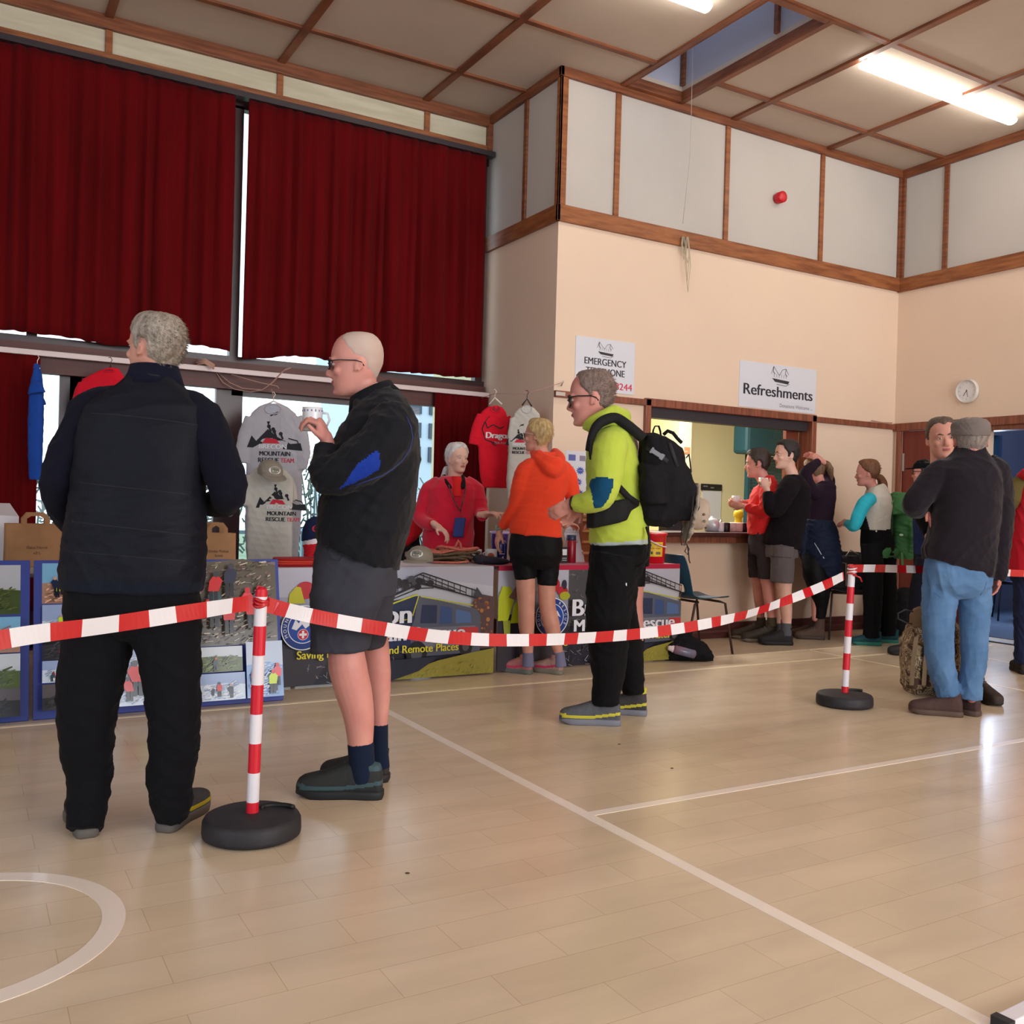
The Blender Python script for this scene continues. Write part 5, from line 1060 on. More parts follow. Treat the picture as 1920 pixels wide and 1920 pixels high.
mb.loft([(F.HP(0,-.02,.64),F.R@Vector((.365,0,0))*h,F.R@Vector((0,.46,.0))*h),(F.HP(0,-.02,.82),F.R@Vector((.35,0,0))*h,F.R@Vector((0,.43,0))*h),(F.HP(0,-.02,.98),F.R@Vector((.25,0,0))*h,F.R@Vector((0,.3,0))*h),(F.HP(0,-.02,1.05),F.R@Vector((.05,0,0))*h,F.R@Vector((0,.05,0))*h)],n=24)
mb.ell(F.HP(0,.52,.66),F.R@Vector((.26,0,0))*h,F.R@Vector((0,.26,-.02))*h,F.R@Vector((0,0,.025))*h); sculpt(mb,'cap',bf,F.root,vox=.006,sm=3)
chk=fabric('navy_check_shirt',(34,46,92),.85)
mb=MB(); F.torso(mb,[(1742,1042,0,24,.16),(1742,1000,0,25,.16),(1742,950,0,25,.17),(1742,932,0,17,.12),(1742,922,0,12,.08)])
for d in (-1,1): F.limb(mb,[(1742,940,.15*d,13),(1743,965,.19*d,13),(1742,1000,.2*d,12),(1744,1008,.12*d,10)])
sculpt(mb,'shirt',chk,F.root,vox=.008,sm=4,fold=.006)
mb=MB(); F.torso(mb,[(1742,1035,0,24,.15),(1742,1070,0,24,.15)])
for x,d in ((1722,-.08),(1745,.08)): F.limb(mb,[(1740,1050,d,22),(x,1140,d,20),(x,1222,d,16)])
sculpt(mb,'trousers',fabric('dark_navy_trousers',(22,22,34),.9),F.root,vox=.009,sm=4,fold=.006)
for x,d in ((1728,-.05),(1750,.08)): p=F.P(x,1232,d); shoe(F,(p.x,p.y,0),-80,L=.27,up=(40,36,38),sole=(30,28,30))
# 15 -- red gilet at the right edge
F=Fig(7.1,'person in a red hooded gilet over olive sleeves cut off by the right edge',1935,1258,.008)
F.head(1950,850,0,62,10,neck=(1948,895,0,15))
core(F,[(1948,895,0),(1948,950,0),(1945,1040,0)],arms=[[(1945,905,0,13),(1912,915,0,13),(1900,945,.0,11),(1915,965,.2,8)],[(1950,905,0,13),(1985,915,0,13),(1990,960,0,11),(1970,975,.2,8)]],legs=[[(1925,1040,0,22),(1925,1150,0,16),(1922,1250,0,11)],[(1965,1040,0,22),(1965,1150,0,16),(1965,1250,0,11)]])
F.hand(F.P(1915,965,.2),FWh,-ZV,1); F.hand(F.P(1970,975,.2),FWh,-ZV,-1)
finish_skin(F,skin2); F.hair(br,SHORT,t=.04)
rg=fabric('red_gilet',(190,22,44),.8); ol_=fabric('olive_sleeve',(100,88,48),.9)
mb=MB(); F.torso(mb,[(1945,1076,0,54,.16,.1),(1946,1040,0,50,.16),(1947,960,0,46,.15),(1948,920,0,42,.14),(1948,898,0,36,.12),(1948,886,0,26,.1)]); F.limb(mb,[(1915,893,0,9),(1930,888,-.10,13),(1950,890,-.13,14),(1970,888,-.10,12)],flat=False)
sculpt(mb,'gilet',rg,F.root,vox=.008,sm=4,fold=.010)
mb=MB(); F.limb(mb,[(1920,902,0,15),(1906,915,0,17),(1900,940,0,15),(1903,955,.08,13),(1915,965,.2,10)]); F.limb(mb,[(1975,902,0,15),(1988,915,0,17),(1993,950,0,15),(1972,972,.18,10)])
sculpt(mb,'sleeves',ol_,F.root,vox=.008,sm=4,fold=.006)
mb=MB(); F.torso(mb,[(1945,1055,0,46,.14),(1945,1090,0,47,.15)]); F.limb(mb,[(1926,1080,0,26),(1924,1160,0,22),(1921,1245,0,18)]); F.limb(mb,[(1966,1080,0,26),(1968,1160,0,22),(1966,1245,0,18)])
sculpt(mb,'trousers',fabric('dark_blue_jeans',(34,42,72),.9),F.root,vox=.008,sm=4,fold=.010)
for x in (1923,1966): p=F.P(x,1262,-.05); shoe(F,(p.x,p.y,0),12,L=.28,up=(50,42,38),sole=(40,34,32))
# ------------------------------------------------------------------ flat artwork printed on a surface
def pm(rgb,rough=.5):
    return mat('print_%d_%d_%d'%tuple(int(c) for c in rgb),rgb,rough,.3)
class Print:
    def __init__(s,O,U,V,rough=.5,proj=None,off=.0006):
        s.O=Vector(O); s.U=Vector(U).normalized(); s.V=Vector(V).normalized(); s.N=s.U.cross(s.V); s.m=MB(); s.mats=[]; s.lv=0; s.r=rough; s.proj=proj; s.off=off
    def pt(s,u,v):
        p=s.O+s.U*u+s.V*v
        if s.proj:
            h=s.proj.ray_cast(p+s.N*.3,-s.N)
            if h[0] is not None: return h[0]+s.N*(s.off+s.lv*.00012)
        return p+s.N*(s.off+s.lv*.00012)
    def col(s,rgb):
        m=pm(rgb,s.r)
        if m not in s.mats: s.mats.append(m)
        s.m.cur=s.mats.index(m)
    def poly(s,rgb,pts):
        s.lv+=1; s.col(rgb); s.m.add([s.pt(*p) for p in pts],[tuple(range(len(pts)))]); return s
    def rect(s,rgb,u0,v0,u1,v1): return s.poly(rgb,[(u0,v0),(u1,v0),(u1,v1),(u0,v1)])
    def disc(s,rgb,u,v,ru,rv=None,n=18):
        rv=rv or ru; return s.poly(rgb,[(u+ru*math.cos(2*PI*i/n),v+rv*math.sin(2*PI*i/n)) for i in range(n)])
    def line(s,rgb,pts,w):
        for (a,b),(c,d) in zip(pts[:-1],pts[1:]):
            L=math.hypot(c-a,d-b) or 1; nx,ny=-(d-b)/L*w/2,(c-a)/L*w/2; s.poly(rgb,[(a-nx,b-ny),(c-nx,d-ny),(c+nx,d+ny),(a+nx,b+ny)])
    def text(s,rgb,body,u,v,h,width=None,bold=0,ang=0):     # centred at u, v
        s.lv+=1; s.col(rgb); V,Fc=text_geo(body,h*1.38)
        xs=[q.x for q in V]; w=max(xs)-min(xs); mx=(max(xs)+min(xs))/2; ys=[q.y for q in V]; k=width/w if width else 1
        ca,sa=math.cos(ang),math.sin(ang)
        for of in ([0] if not bold else [-bold,-bold*.33,bold*.33,bold]):
            s.lv+=.2; s.m.add([s.pt(u+((q.x-mx)*k+of)*ca-q.y*sa,v+((q.x-mx)*k+of)*sa+q.y*ca) for q in V],Fc)
    def figure(s,u,v,h,top,leg=(24,26,40),head=(196,150,130),lean=0):
        s.rect(leg,u-.12*h,v,u-.01*h,v+.45*h); s.rect(leg,u+.02*h,v,u+.13*h,v+.45*h)
        s.poly(top,[(u-.15*h,v+.4*h),(u+.16*h,v+.4*h),(u+(.18+lean)*h,v+.72*h),(u+(.08+lean)*h,v+.84*h),(u+(-.1+lean)*h,v+.84*h),(u+(-.2+lean)*h,v+.7*h)])
        s.disc(head,u+lean*h,v+.91*h,.085*h,.095*h)
    def build(s,name,parent): return s.m.build(name,s.mats,parent,norm=False)
def draw_badge(P,cu,cv,r):
    P.disc((226,228,236),cu,cv,r,n=40); P.disc((24,56,128),cu,cv,r*.955,n=40); P.disc((226,228,236),cu,cv,r*.70,n=36); P.disc((28,70,158),cu,cv,r*.665,n=36)
    P.poly((226,228,236),[(cu-r*.52,cv-r*.02),(cu-r*.36,cv+r*.38),(cu-r*.2,cv+r*.2),(cu+r*.0,cv+r*.58),(cu+r*.2,cv+r*.2),(cu+r*.3,cv+r*.34),(cu+r*.52,cv-.02*r),(cu+r*.3,cv+r*.1),(cu+r*.1,cv-r*.04),(cu-r*.05,cv+r*.16),(cu-r*.3,cv-r*.1)])
    P.disc((226,228,236),cu,cv-r*.30,r*.25); P.disc((206,34,52),cu,cv-r*.30,r*.23); P.rect((230,230,236),cu-r*.17,cv-r*.35,cu+r*.17,cv-r*.25); P.rect((230,230,236),cu-r*.05,cv-r*.47,cu+r*.05,cv-r*.13)
    word='MOUNTAIN RESCUE'
    for i,ch in enumerate(word):
        if ch==' ': continue
        a=math.radians(205-i*16.4); P.text((235,236,242),ch,cu+math.cos(a)*r*.82,cv+math.sin(a)*r*.82,r*.15,ang=a-PI/2)
def draw_banner(P,W,seed=1):
    rn=random.Random(seed)
    P.rect((38,36,48),0,0,W,.735); P.rect((176,176,192),0,.40,.60,.735); P.rect((150,152,170),.0,.40,.60,.56)
    P.poly((196,197,208),[(.93,.36),(W,.36),(W,.735),(.93,.735)]); P.poly((182,182,198),[(.93,.5),(1.3,.66),(W,.6),(W,.735),(.93,.735)])
    P.rect((74,72,76),.58,.30,.95,.735)
    for i in range(60):
        u=rn.uniform(.58,.95); v=rn.uniform(.3,.73); P.line(rn.choice([(104,98,98),(120,112,108),(60,56,62),(90,80,74)]),[(u,v),(u+rn.uniform(-.04,.04),v+rn.uniform(-.03,.03))],rn.uniform(.003,.009))
    # people with helmets on the left
    P.poly((186,196,34),[(.0,.36),(.0,.52),(.03,.60),(.09,.59),(.13,.52),(.08,.36)]); P.poly((176,186,36),[(.10,.34),(.12,.46),(.17,.52),(.22,.48),(.23,.34)]); P.poly((126,92,92),[(.08,.52),(.14,.60),(.19,.58),(.13,.50)]); P.poly((150,160,50),[(.04,.36),(.06,.2),(.1,.2),(.1,.36)]); P.poly((190,196,200),[(.12,.16),(.16,.26),(.2,.14)])
    P.disc((178,30,44),.44,.60,.062,.055); P.poly((186,182,30),[(.335,.52),(.34,.58),(.38,.625),(.41,.62),(.43,.55),(.44,.52)]); P.disc((178,30,44),.525,.555,.045,.035); P.disc((170,170,40),.545,.52,.045,.03); P.disc((40,40,60),.54,.60,.02,.035)
    P.rect((28,30,42),.0,.0,.62,.20); P.poly((52,48,56),[(0,.0),(.5,.0),(.62,.2),(.3,.25),(0,.22)])
    for i in range(90):
        u=rn.uniform(.45,1.15); v=rn.uniform(0,.17); P.line(rn.choice([(120,112,128),(150,142,150),(84,78,92),(70,62,66)]),[(u,v),(u+rn.uniform(-.06,.06),v+rn.uniform(-.015,.05))],rn.uniform(.002,.006))
    # 4x4 vehicle
    P.poly((92,66,66),[(1.56,.18),(1.60,.5),(1.66,.55),(W,.53),(W,.18)])
    for i in range(40):
        u=rn.uniform(1.6,W-.01); v=rn.uniform(.22,.54); P.disc(rn.choice([(160,104,52),(120,70,56),(84,58,64),(176,120,60)]),u,v,rn.uniform(.006,.016),n=7)
    for k in range(9): P.poly((60,62,74),[(1.60+.010*k,.53),(1.625,.60),(1.65-.004*k,.53)])
    P.poly((88,92,108),[(1.06,.47),(1.20,.55),(1.63,.45),(1.66,.40),(1.66,.16),(1.2,.15),(1.02,.20)])
    P.poly((40,50,78),[(.93,.46),(1.0,.52),(1.19,.55),(1.17,.40),(1.14,.32),(.93,.34)]); P.poly((34,44,84),[(.92,.34),(1.14,.32),(1.15,.20),(.95,.18)])
    P.poly((196,196,44),[(1.00,.505),(1.19,.565),(1.19,.555),(1.00,.495)]); P.line((196,196,44),[(1.21,.545),(1.60,.475)],.007); P.line((196,196,44),[(1.195,.55),(1.155,.42)],.007); P.line((196,196,44),[(1.0,.385),(1.13,.40)],.008)
    P.poly((44,54,84),[(1.21,.37),(1.22,.49),(1.33,.485),(1.33,.365)]); P.poly((60,84,132),[(1.35,.36),(1.355,.48),(1.44,.465),(1.445,.36)]); P.poly((84,112,160),[(1.47,.36),(1.47,.455),(1.58,.43),(1.59,.36)])
    P.poly((120,120,134),[(1.17,.34),(1.62,.34),(1.63,.22),(1.19,.2)]); P.poly((196,60,62),[(1.49,.33),(1.64,.33),(1.65,.24),(1.51,.22)]); P.poly((170,50,60),[(1.66,.20),(W-.02,.20),(W-.03,.26),(1.68,.27)])
    P.disc((24,24,30),1.19,.17,.075,.085); P.disc((84,84,92),1.19,.17,.04,.045); P.disc((30,28,34),1.55,.20,.05,.065); P.disc((84,84,92),1.55,.20,.025,.03)
    for k in range(4): P.line((36,36,44),[(1.0+.02*k,.53+.035*k),(1.20,.60+.03*k),(1.30+.08*k,.60-.012*k)],.007)
    P.line((30,30,38),[(1.0,.55),(1.22,.635),(1.62,.525)],.010); P.line((30,30,38),[(1.0,.61),(1.22,.70),(1.62,.575)],.008)
    for k in range(14): u=1.0+.045*k; b=.55+.37*min(u-1,.22)-.27*max(0,u-1.22); P.line((32,32,40),[(u,b),(u,b+.06)],.006)
    for k in range(10): P.disc(rn.choice([(30,30,36),(70,70,80),(44,40,46)]),rn.uniform(1.04,1.28),rn.uniform(.60,.69),.026,.022,n=9)
    P.poly((150,140,58),[(.95,.0),(1.15,.07),(1.35,.12),(1.6,.16),(W,.18),(W,.0)])
    for i in range(90):
        u=rn.uniform(1.05,W-.02); v=rn.uniform(0,.03+.13*(u-1.0)); P.line(rn.choice([(176,166,70),(126,118,44),(160,156,84)]),[(u,v),(u+.012,v+.012)],.004)
    P.poly((34,38,54),[(.88,.0),(.95,.14),(1.35,.15),(1.2,.06),(1.02,.0)])
    draw_badge(P,.42,.375,.138)
    P.text((226,226,236),'Brecon',.865,.43,.125,.54,.007); P.text((226,226,236),'Mountain Rescue',1.07,.302,.088,.92,.005)
    P.text((222,208,54),'Saving Lives in Wild and Remote Places',.935,.205,.052,1.10,.0015)
def trestle(name,x0,x1,y0,y1,label):
    t=thing(name,((x0+x1)/2,(y0+y1)/2,0),label,'table'); tm=mat('table_top_grey',(170,160,150),.5); lm=mat('dark_tube',(40,38,42),.4,metal=.4)
    MB().box((x0,y0,.705),(x1,y1,.728)).build('tabletop',tm,t,bevel=.004)
    for x in (x0+.14,x1-.14):
        for y in (y0+.06,y1-.06):
            mb=MB(); mb.smooth=True; mb.tube([(x,y,0),(x,y,.705)],.014,n=10); mb.build('leg',lm,t)
    return t
clothm=mat('white_polyester',(206,206,216),.5,.4); redc=mat('crimson_cloth',(176,22,60),.7,.3,sheen=.2)
def banner_cloth(x0,x1,label,edge,W,redtop,yf=5.66):
    t=thing('table_banner',((x0+x1)/2,yf,0),label,'banner','printed cloth banners over the stall tables')
    vs=[];fs=[];n=60
    mb=MB(); mb.smooth=True
    for k_ in range(n+1):
        u=k_/n; x=x0+(x1-x0)*u; yy=yf-.012*math.sin(u*37)-.006*math.sin(u*91)
        for z,o in ((.735,.0),(.36,.4),(.012,1)): vs.append((x,yy*1 if o else yf,z)) if False else vs.append((x,yf,z))
    for k_ in range(n):
        for j in range(2): a=k_*3+j; fs.append((a,a+1,a+4,a+3))
    b=MB(); b.box((x0,yf,.012),(x1,yf+.006,.735)); b.cur=1 if redtop else 0; b.box((x0,yf,.729),(x1,yf+.62,.737)); b.build('cloth',[clothm,redc],t)
    if redtop: MB().box((x0,yf-.002,.705),(x1,yf+.01,.74)).build('red_top_cloth',redc,t)
    P=Print((edge,yf-.0006,0),(1,0,0),(0,0,1),.45); draw_banner(P,W); 
    vv=[v for v in P.m.v]; P.m.v=[(min(max(v[0],x0),x1),v[1],min(max(v[2],.012),.705 if redtop else .735)) for v in vv]
    P.build('printed_front',t); return t
trestle('folding_table',1.66,3.15,5.67,6.25,'folding table under the left printed rescue banner'); trestle('folding_table',3.24,4.79,5.67,6.25,'folding table under the right printed banner with red top')
banner_cloth(1.60,3.165,'printed banner on the stall table behind the bald man, vehicle picture at its right end',1.40,1.765,False)
banner_cloth(3.205,4.815,'printed banner with red top edge hanging behind the orange top woman',3.205,1.61+.14,True)
trestle('folding_table',-.9,1.6,5.60,6.25,'low table behind the photo boards carrying paper bags')
# ---- photo boards
bluef=mat('blue_board_frame',(36,56,140),.5,.4)
def photo(P,u0,v0,u1,v1,kind,rn):
    w,h=u1-u0,v1-v0; C=dict(snow=((150,170,210),(206,220,238)),hill=((176,180,190),(70,84,44)),field=((196,204,214),(84,98,52)),brush=((120,104,112),(92,84,74)),sand=((120,176,214),(170,132,112)),night=((30,28,36),(52,50,56)),water=((176,190,214),(120,160,214)),dark=((90,84,88),(50,48,50)))[kind]
    P.rect(C[0],u0,v0,u1,v1); hz=v0+h*(rn.uniform(.45,.7) if kind!='brush' else .99); P.poly(C[1],[(u0,v0),(u1,v0),(u1,hz-.03*h),(u0+w*.6,hz+.05*h),(u0,hz)])
    cols=dict(brush=[(158,146,128),(104,104,76),(196,186,168),(56,48,44),(120,84,84)],snow=[(230,236,244),(180,200,226),(140,160,190)],water=[(220,230,244),(90,130,196),(170,196,230)]).get(kind,[tuple(min(255,int(c*f)) for c in C[1]) for f in (.75,1.2,1.4)])
    for i in range(int(60+1300*w*h)):
        a,b=rn.uniform(u0+.01,u1-.05),rn.uniform(v0+.004,hz); P.line(rn.choice(cols),[(a,b),(min(u1,a+rn.uniform(.01,.045)),min(v1,b+rn.uniform(-.0,.02)))],rn.uniform(.002,.007))
    for i in range(rn.randint(3,5)+(4 if h>.4 else 0)):
        fh=min(.19,h*rn.uniform(.3,.55)); fu=rn.uniform(u0+.14*w,u1-.14*w); fv=v0+h*rn.uniform(.04,.25 if h<.4 else .6)
        P.figure(fu,fv,fh,rn.choice([(206,40,48),(206,40,48),(196,220,50),(40,84,90),(220,60,70),(30,40,70)]),lean=rn.uniform(-.1,.1),head=rn.choice([(200,40,50),(196,150,130),(60,60,70)]))
def board(x0,x1,label,layout,seed,y0=5.34,y1=5.52,zt=.80):
    t=thing('photo_board',((x0+x1)/2,y0,0),label,'display board','blue-edged photo boards leaning on the table')
    V=Vector((0,y1-y0,zt)).normalized(); L=math.hypot(y1-y0,zt); N=Vector((1,0,0)).cross(V)
    mb=MB(); c=Vector(((x0+x1)/2,y0,0))+V*L/2-N*.006+ZV*.002; mb.obox(c,(Vector(((x1-x0)/2,0,0))),V*L/2,N*.006); mb.build('panel',bluef,t,bevel=.003)
    P=Print(Vector((x0,y0,.002)),(1,0,0),V,.16); rn=random.Random(seed)
    for k_,(a,b,c_,d,kd) in enumerate(layout): photo(P,a*(x1-x0),b*L,c_*(x1-x0),d*L,kd,rn)
    P.build('photographs',t)
board(-.42,.318,'photo board at far left, its right edge showing red-jacketed hill walkers',[(.05,.66,.94,.97,'hill'),(.05,.42,.94,.64,'sand'),(.05,.20,.94,.41,'field'),(.05,.03,.94,.2,'dark')],3)
board(.335,.985,'photo board behind the grey-haired man, beach photo at top left',[(.06,.72,.5,.98,'sand'),(.06,.52,.5,.71,'snow'),(.06,.36,.5,.50,'night'),(.06,.22,.5,.355,'snow'),(.06,.05,.5,.21,'dark'),(.52,.5,.95,.98,'hill'),(.52,.04,.95,.49,'snow')],8)
board(1.0,1.625,'photo board with brushwood rescue photo behind the left striped post',[(.22,.40,.97,.98,'brush'),(.03,.22,.62,.39,'field'),(.22,.03,.63,.21,'snow'),(.64,.03,.97,.41,'water'),(.03,.4,.20,.75,'dark'),(.03,.03,.2,.2,'night')],11)
# ---- striped posts and barrier tape
redp=mat('post_red',(206,22,44),.35,.5); whp=mat('post_white',(226,220,226),.35,.5); rub=mat('black_rubber_base',(40,38,42),.6,.4,var=.15,vs=30,bump=.1,bs=80)
def post(x,y,lean,label,w):
    t=thing('barrier_post',(x,y,0),label,'barrier post','red and white plastic posts on rubber bases')
    d=head_dir(90); mb=MB(); mb.smooth=True
    R0=.165; mb.lathe([(R0*.9,0),(R0*1.0,.008),(R0*1.01,.02),(R0*1.0,.055),(R0*.955,.068),(R0*.9,.072),(.06,.078),(.0,.079)],(x,y,0),n=56); mb.build('base',rub,t)
    mb=MB(); mb.smooth=True; mb.tube([Vector((x,y,.0795))+RTh*(.075+.055*math.cos(a))+FWh*(.05+.03*math.sin(a)) for a in [math.radians(200-14*i) for i in range(14)]],.009,n=8); mb.build('grip_slot',mat('slot_black',(18,17,19),.6),t)
    mb=MB(); mb.smooth=False; top=Vector((x,y,.855))+RTh*lean; bot=Vector((x,y,.07)); r=.021
    zs=[0,.05,.162,.274,.386,.498,.610,.722]
    ax=(top-bot).normalized(); L=(top-bot).length
    cuts=[0,.045]+[.045+.101*i for i in range(1,8)]; 
    col_=1
    for i in range(len(cuts)-1):
        a,b=cuts[i],min(cuts[i+1],L); mb.cur=0 if i%2==0 else 1; p,q=bot+ax*a,bot+ax*b; u=ax.cross(FWh).normalized(); v=ax.cross(u); mb.loft([(p,u*r,v*r),(q,u*r,v*r)],n=24)
    mb.cur=0; a=cuts[-1]; u=ax.cross(FWh).normalized(); v=ax.cross(u)
    mb.loft([(bot+ax*a,u*r,v*r),(top-ax*.018,u*r,v*r),(top-ax*.008,u*r*.85,v*r*.85),(top,u*r*.4,v*r*.4)],n=24); mb.build('pole',[redp,whp],t); return top
T1=post(.888,3.243,.012,'striped red and white post on black base between the two nearest men',3.26)
T2=post(4.663,3.926,.022,'striped post on black base in front of the turquoise-sleeved woman',5.75)
tr1=mat('tape_red',(192,28,36),.22,.5,coat=.3); tr2=mat('tape_white',(228,224,228),.22,.5,coat=.3)
def tape(A,B,px,label,w0=.026,twist=None,n=160,seg=.105):
    A,B=Vector(A),Vector(B); D=(B-A); D.z=0; nn=D.cross(ZV).normalized(); P=[]
    for x,y in px:
        d=FW*FPX+RT*(x-960)-UP*(y-960); s=(A-CAM).dot(nn)/d.dot(nn); P.append(CAM+d*s)
    Q=[]
    for i in range(len(P)-1):
        p0=P[max(i-1,0)];p1=P[i];p2=P[i+1];p3=P[min(i+2,len(P)-1)]
        for j in range(12): t=j/12; Q.append(.5*((2*p1)+(p2-p0)*t+(2*p0-5*p1+4*p2-p3)*t*t+(3*p1-p0-3*p2+p3)*t**3))
    Q.append(P[-1]); mb=MB(); mb.smooth=False; L=0; cur=0
    for i in range(len(Q)-1):
        a,b=Q[i],Q[i+1]; d=(b-a).normalized(); up=(ZV-d*ZV.dot(d)).normalized(); side=d.cross(up)
        def wv(k):
            tw=twist(k/(len(Q)-1)) if twist else .15*math.sin(k*.23); return (up*math.cos(tw)+side*math.sin(tw))*w0
        wa,wb=wv(i),wv(i+1); L+=(b-a).length; cur=int(L/seg)%2; mb.cur=cur; th=nn*.0006
        mb.add([a-wa-th,a+wa-th,b+wb-th,b-wb-th,a-wa+th,a+wa+th,b+wb+th,b-wb+th],[(0,1,2,3),(7,6,5,4),(0,4,5,1),(3,2,6,7)])
    o=mb.build('barrier_tape',[tr1,tr2]); tag(o,label,'barrier tape','striped tape strung between the posts'); return o
p1=T1-Vector((0,0,.055)); p2=T2-Vector((0,0,.03))
E1=at(-220,1238,2.3)
tape(E1,p1,[(-220,1238),(-60,1211),(60,1190),(200,1172),(330,1152),(420,1138),(466,1131)],'red and white tape running from the left edge to the nearer post')
def tw(t): return 0 if t<.04 or t>.97 else .5*math.sin(t*26)*(.35 if t<.7 else .8)
tape(p1,p2,[(490,1131),(550,1147),(620,1162),(700,1176),(800,1191),(900,1199),(1000,1200),(1100,1196),(1200,1188),(1300,1174),(1400,1152),(1480,1124),(1540,1100),(1582,1080)],'red and white tape sagging between the two striped posts',twist=tw)
E2=at(1990,1079,6.9)
tape(p2,E2,[(1600,1066),(1660,1066),(1760,1069),(1860,1073),(1990,1078)],'red and white tape running from the far post to the right edge',w0=.024)
mb=MB(); mb.smooth=True
for i in range(5): a=i; mb.cur=i%2; mb.tube([p2+RTh*.024*math.cos(q)+FWh*.024*math.sin(q)+ZV*(.006*math.sin(q+i)-.012*i+.02) for q in [2*PI*j/16 for j in range(17)]],.006,n=6)
mb.tube([p2+ZV*-.03-FWh*.025,p2+RTh*.04-ZV*.045-FWh*.03,p2+RTh*.055-ZV*.07-FWh*.02],.005,n=6)
tag(mb.build('tape_knot',[tr1,tr2]),'knot of striped tape tied round the top of the far post','tape')
mb=MB(); mb.smooth=True
for i in range(3): mb.tube([p1+RTh*.0235*math.cos(q)+FWh*.0235*math.sin(q)+ZV*(.005*math.sin(q*2+i)-.009*i+.01) for q in [2*PI*j/16 for j in range(17)]],.006,n=6)
tag(mb.build('tape_knot',[tr1,tr2]),'red tape knotted round the nearer post just below its cap','tape')
# ---- signs on the serving wall
white=mat('sign_white',(214,216,226),.35,.5)
def crest(P,cu,cv,s):
    g=(70,70,78)
    P.line(g,[(cu-.5*s,cv+.05*s),(cu-.38*s,cv+.35*s),(cu-.15*s,cv+.1*s),(cu-.05*s,cv+.02*s)],.02*s); P.line(g,[(cu-.05*s,cv+.02*s),(cu+.1*s,cv+.25*s),(cu+.28*s,cv+.3*s),(cu+.45*s,cv+.08*s)],.02*s)
    P.line(g,[(cu-.38*s,cv+.35*s),(cu-.4*s,cv+.15*s),(cu-.3*s,cv+.05*s)],.03*s); P.line(g,[(cu+.3*s,cv+.3*s),(cu+.25*s,cv+.1*s),(cu+.36*s,cv+.02*s)],.025*s)
    P.poly((56,56,62),[(cu-.45*s,cv-.12*s),(cu+.5*s,cv-.18*s),(cu+.42*s,cv-.3*s),(cu-.3*s,cv-.25*s)]); P.line(g,[(cu-.2*s,cv-.34*s),(cu+.3*s,cv-.38*s),(cu+.5*s,cv-.28*s)],.02*s)
    for k_ in range(6): P.line((110,110,118),[(cu-.35*s+.13*k_*s,cv-.08*s),(cu-.33*s+.13*k_*s,cv+.06*s)],.015*s)
t=thing('wall_sign',(4.655,YS,2.13),'white emergency telephone sign screwed to the serving wall','sign'); MB().box((4.35,YS-.006,2.13),(4.96,YS,2.572)).build('plate',white,t,bevel=.002)
P=Print((4.35,YS-.006,2.13),(1,0,0),(0,0,1)); crest(P,.30,.355,.17); P.build('crest',t); P=Print((4.35,YS-.006,2.13),(1,0,0),(0,0,1)); P.text((52,52,60),'EMERGENCY',.305,.245,.058,.43,.002); P.text((52,52,60),'TELEPHONE',.305,.165,.058,.40,.002); P.text((208,60,80),'98244',.475,.055,.060,.225,.0015); P.build('lettering',t)
t=thing('wall_sign',(6.675,YS,2.13),'white refreshments sign above the hatch','sign'); MB().box((6.17,YS-.006,2.128),(7.175,YS,2.555)).build('plate',white,t,bevel=.002)
P=Print((6.17,YS-.006,2.128),(1,0,0),(0,0,1)); crest(P,.52,.325,.24); P.build('crest',t); P=Print((6.17,YS-.006,2.128),(1,0,0),(0,0,1)); P.text((46,46,54),'Refreshments',.505,.165,.105,.90,.004); P.text((110,112,124),'Donations Welcome ...',.74,.045,.035,.44); P.build('lettering',t)
# ---- alarm, clock, cords, poster
t=thing('fire_alarm',(6.575,YS,4.11),'round red fire alarm sounder on the upper wall','alarm'); mb=MB(); mb.smooth=True
mb.loft([((6.575,YS,4.11),(.045,0,0),(0,0,.045)),((6.575,YS-.03,4.11),(.052,0,0),(0,0,.052)),((6.575,YS-.085,4.11),(.052,0,0),(0,0,.052)),((6.575,YS-.09,4.11),(.03,0,0),(0,0,.03))],n=28); mb.build('sounder',mat('alarm_red',(196,22,36),.35,.5),t)
cy_,cz_=5.675,2.375
t=thing('wall_clock',(XR,cy_,cz_),'round white wall clock on the right wall','clock'); mb=MB(); mb.smooth=True
mb.loft([((XR,cy_,cz_),(0,.115,0),(0,0,.115)),((XR-.02,cy_,cz_),(0,.118,0),(0,0,.118)),((XR-.045,cy_,cz_),(0,.112,0),(0,0,.112)),((XR-.045,cy_,cz_),(0,.10,0),(0,0,.10)),((XR-.03,cy_,cz_),(0,.098,0),(0,0,.098)),((XR-.03,cy_,cz_),(0,.001,0),(0,0,.001))],n=40); mb.build('case',mat('clock_white',(216,210,204),.4),t)
P=Print((XR-.0302,cy_,cz_),(0,-1,0),(0,0,1)); P.disc((226,222,222),0,0,.097,n=36)
for i in range(12): a=math.radians(90-30*i); P.text((150,148,152),str(12 if i==0 else i),math.cos(a)*.078,math.sin(a)*.078,.014)
P.line((60,58,62),[(0.004,.012),(-.034,-.046)],.006); P.line((60,58,62),[(-.002,.014),(.016,-.058)],.005); P.disc((60,58,62),0,0,.006); P.build('face',t)
cordm=mat('cream_cord',(196,184,160),.8); strm=mat('jute_string',(180,140,124),.85)
mb=MB(); mb.smooth=True; hk=Vector((5.44,YS-.03,3.52)); rn=random.Random(4)
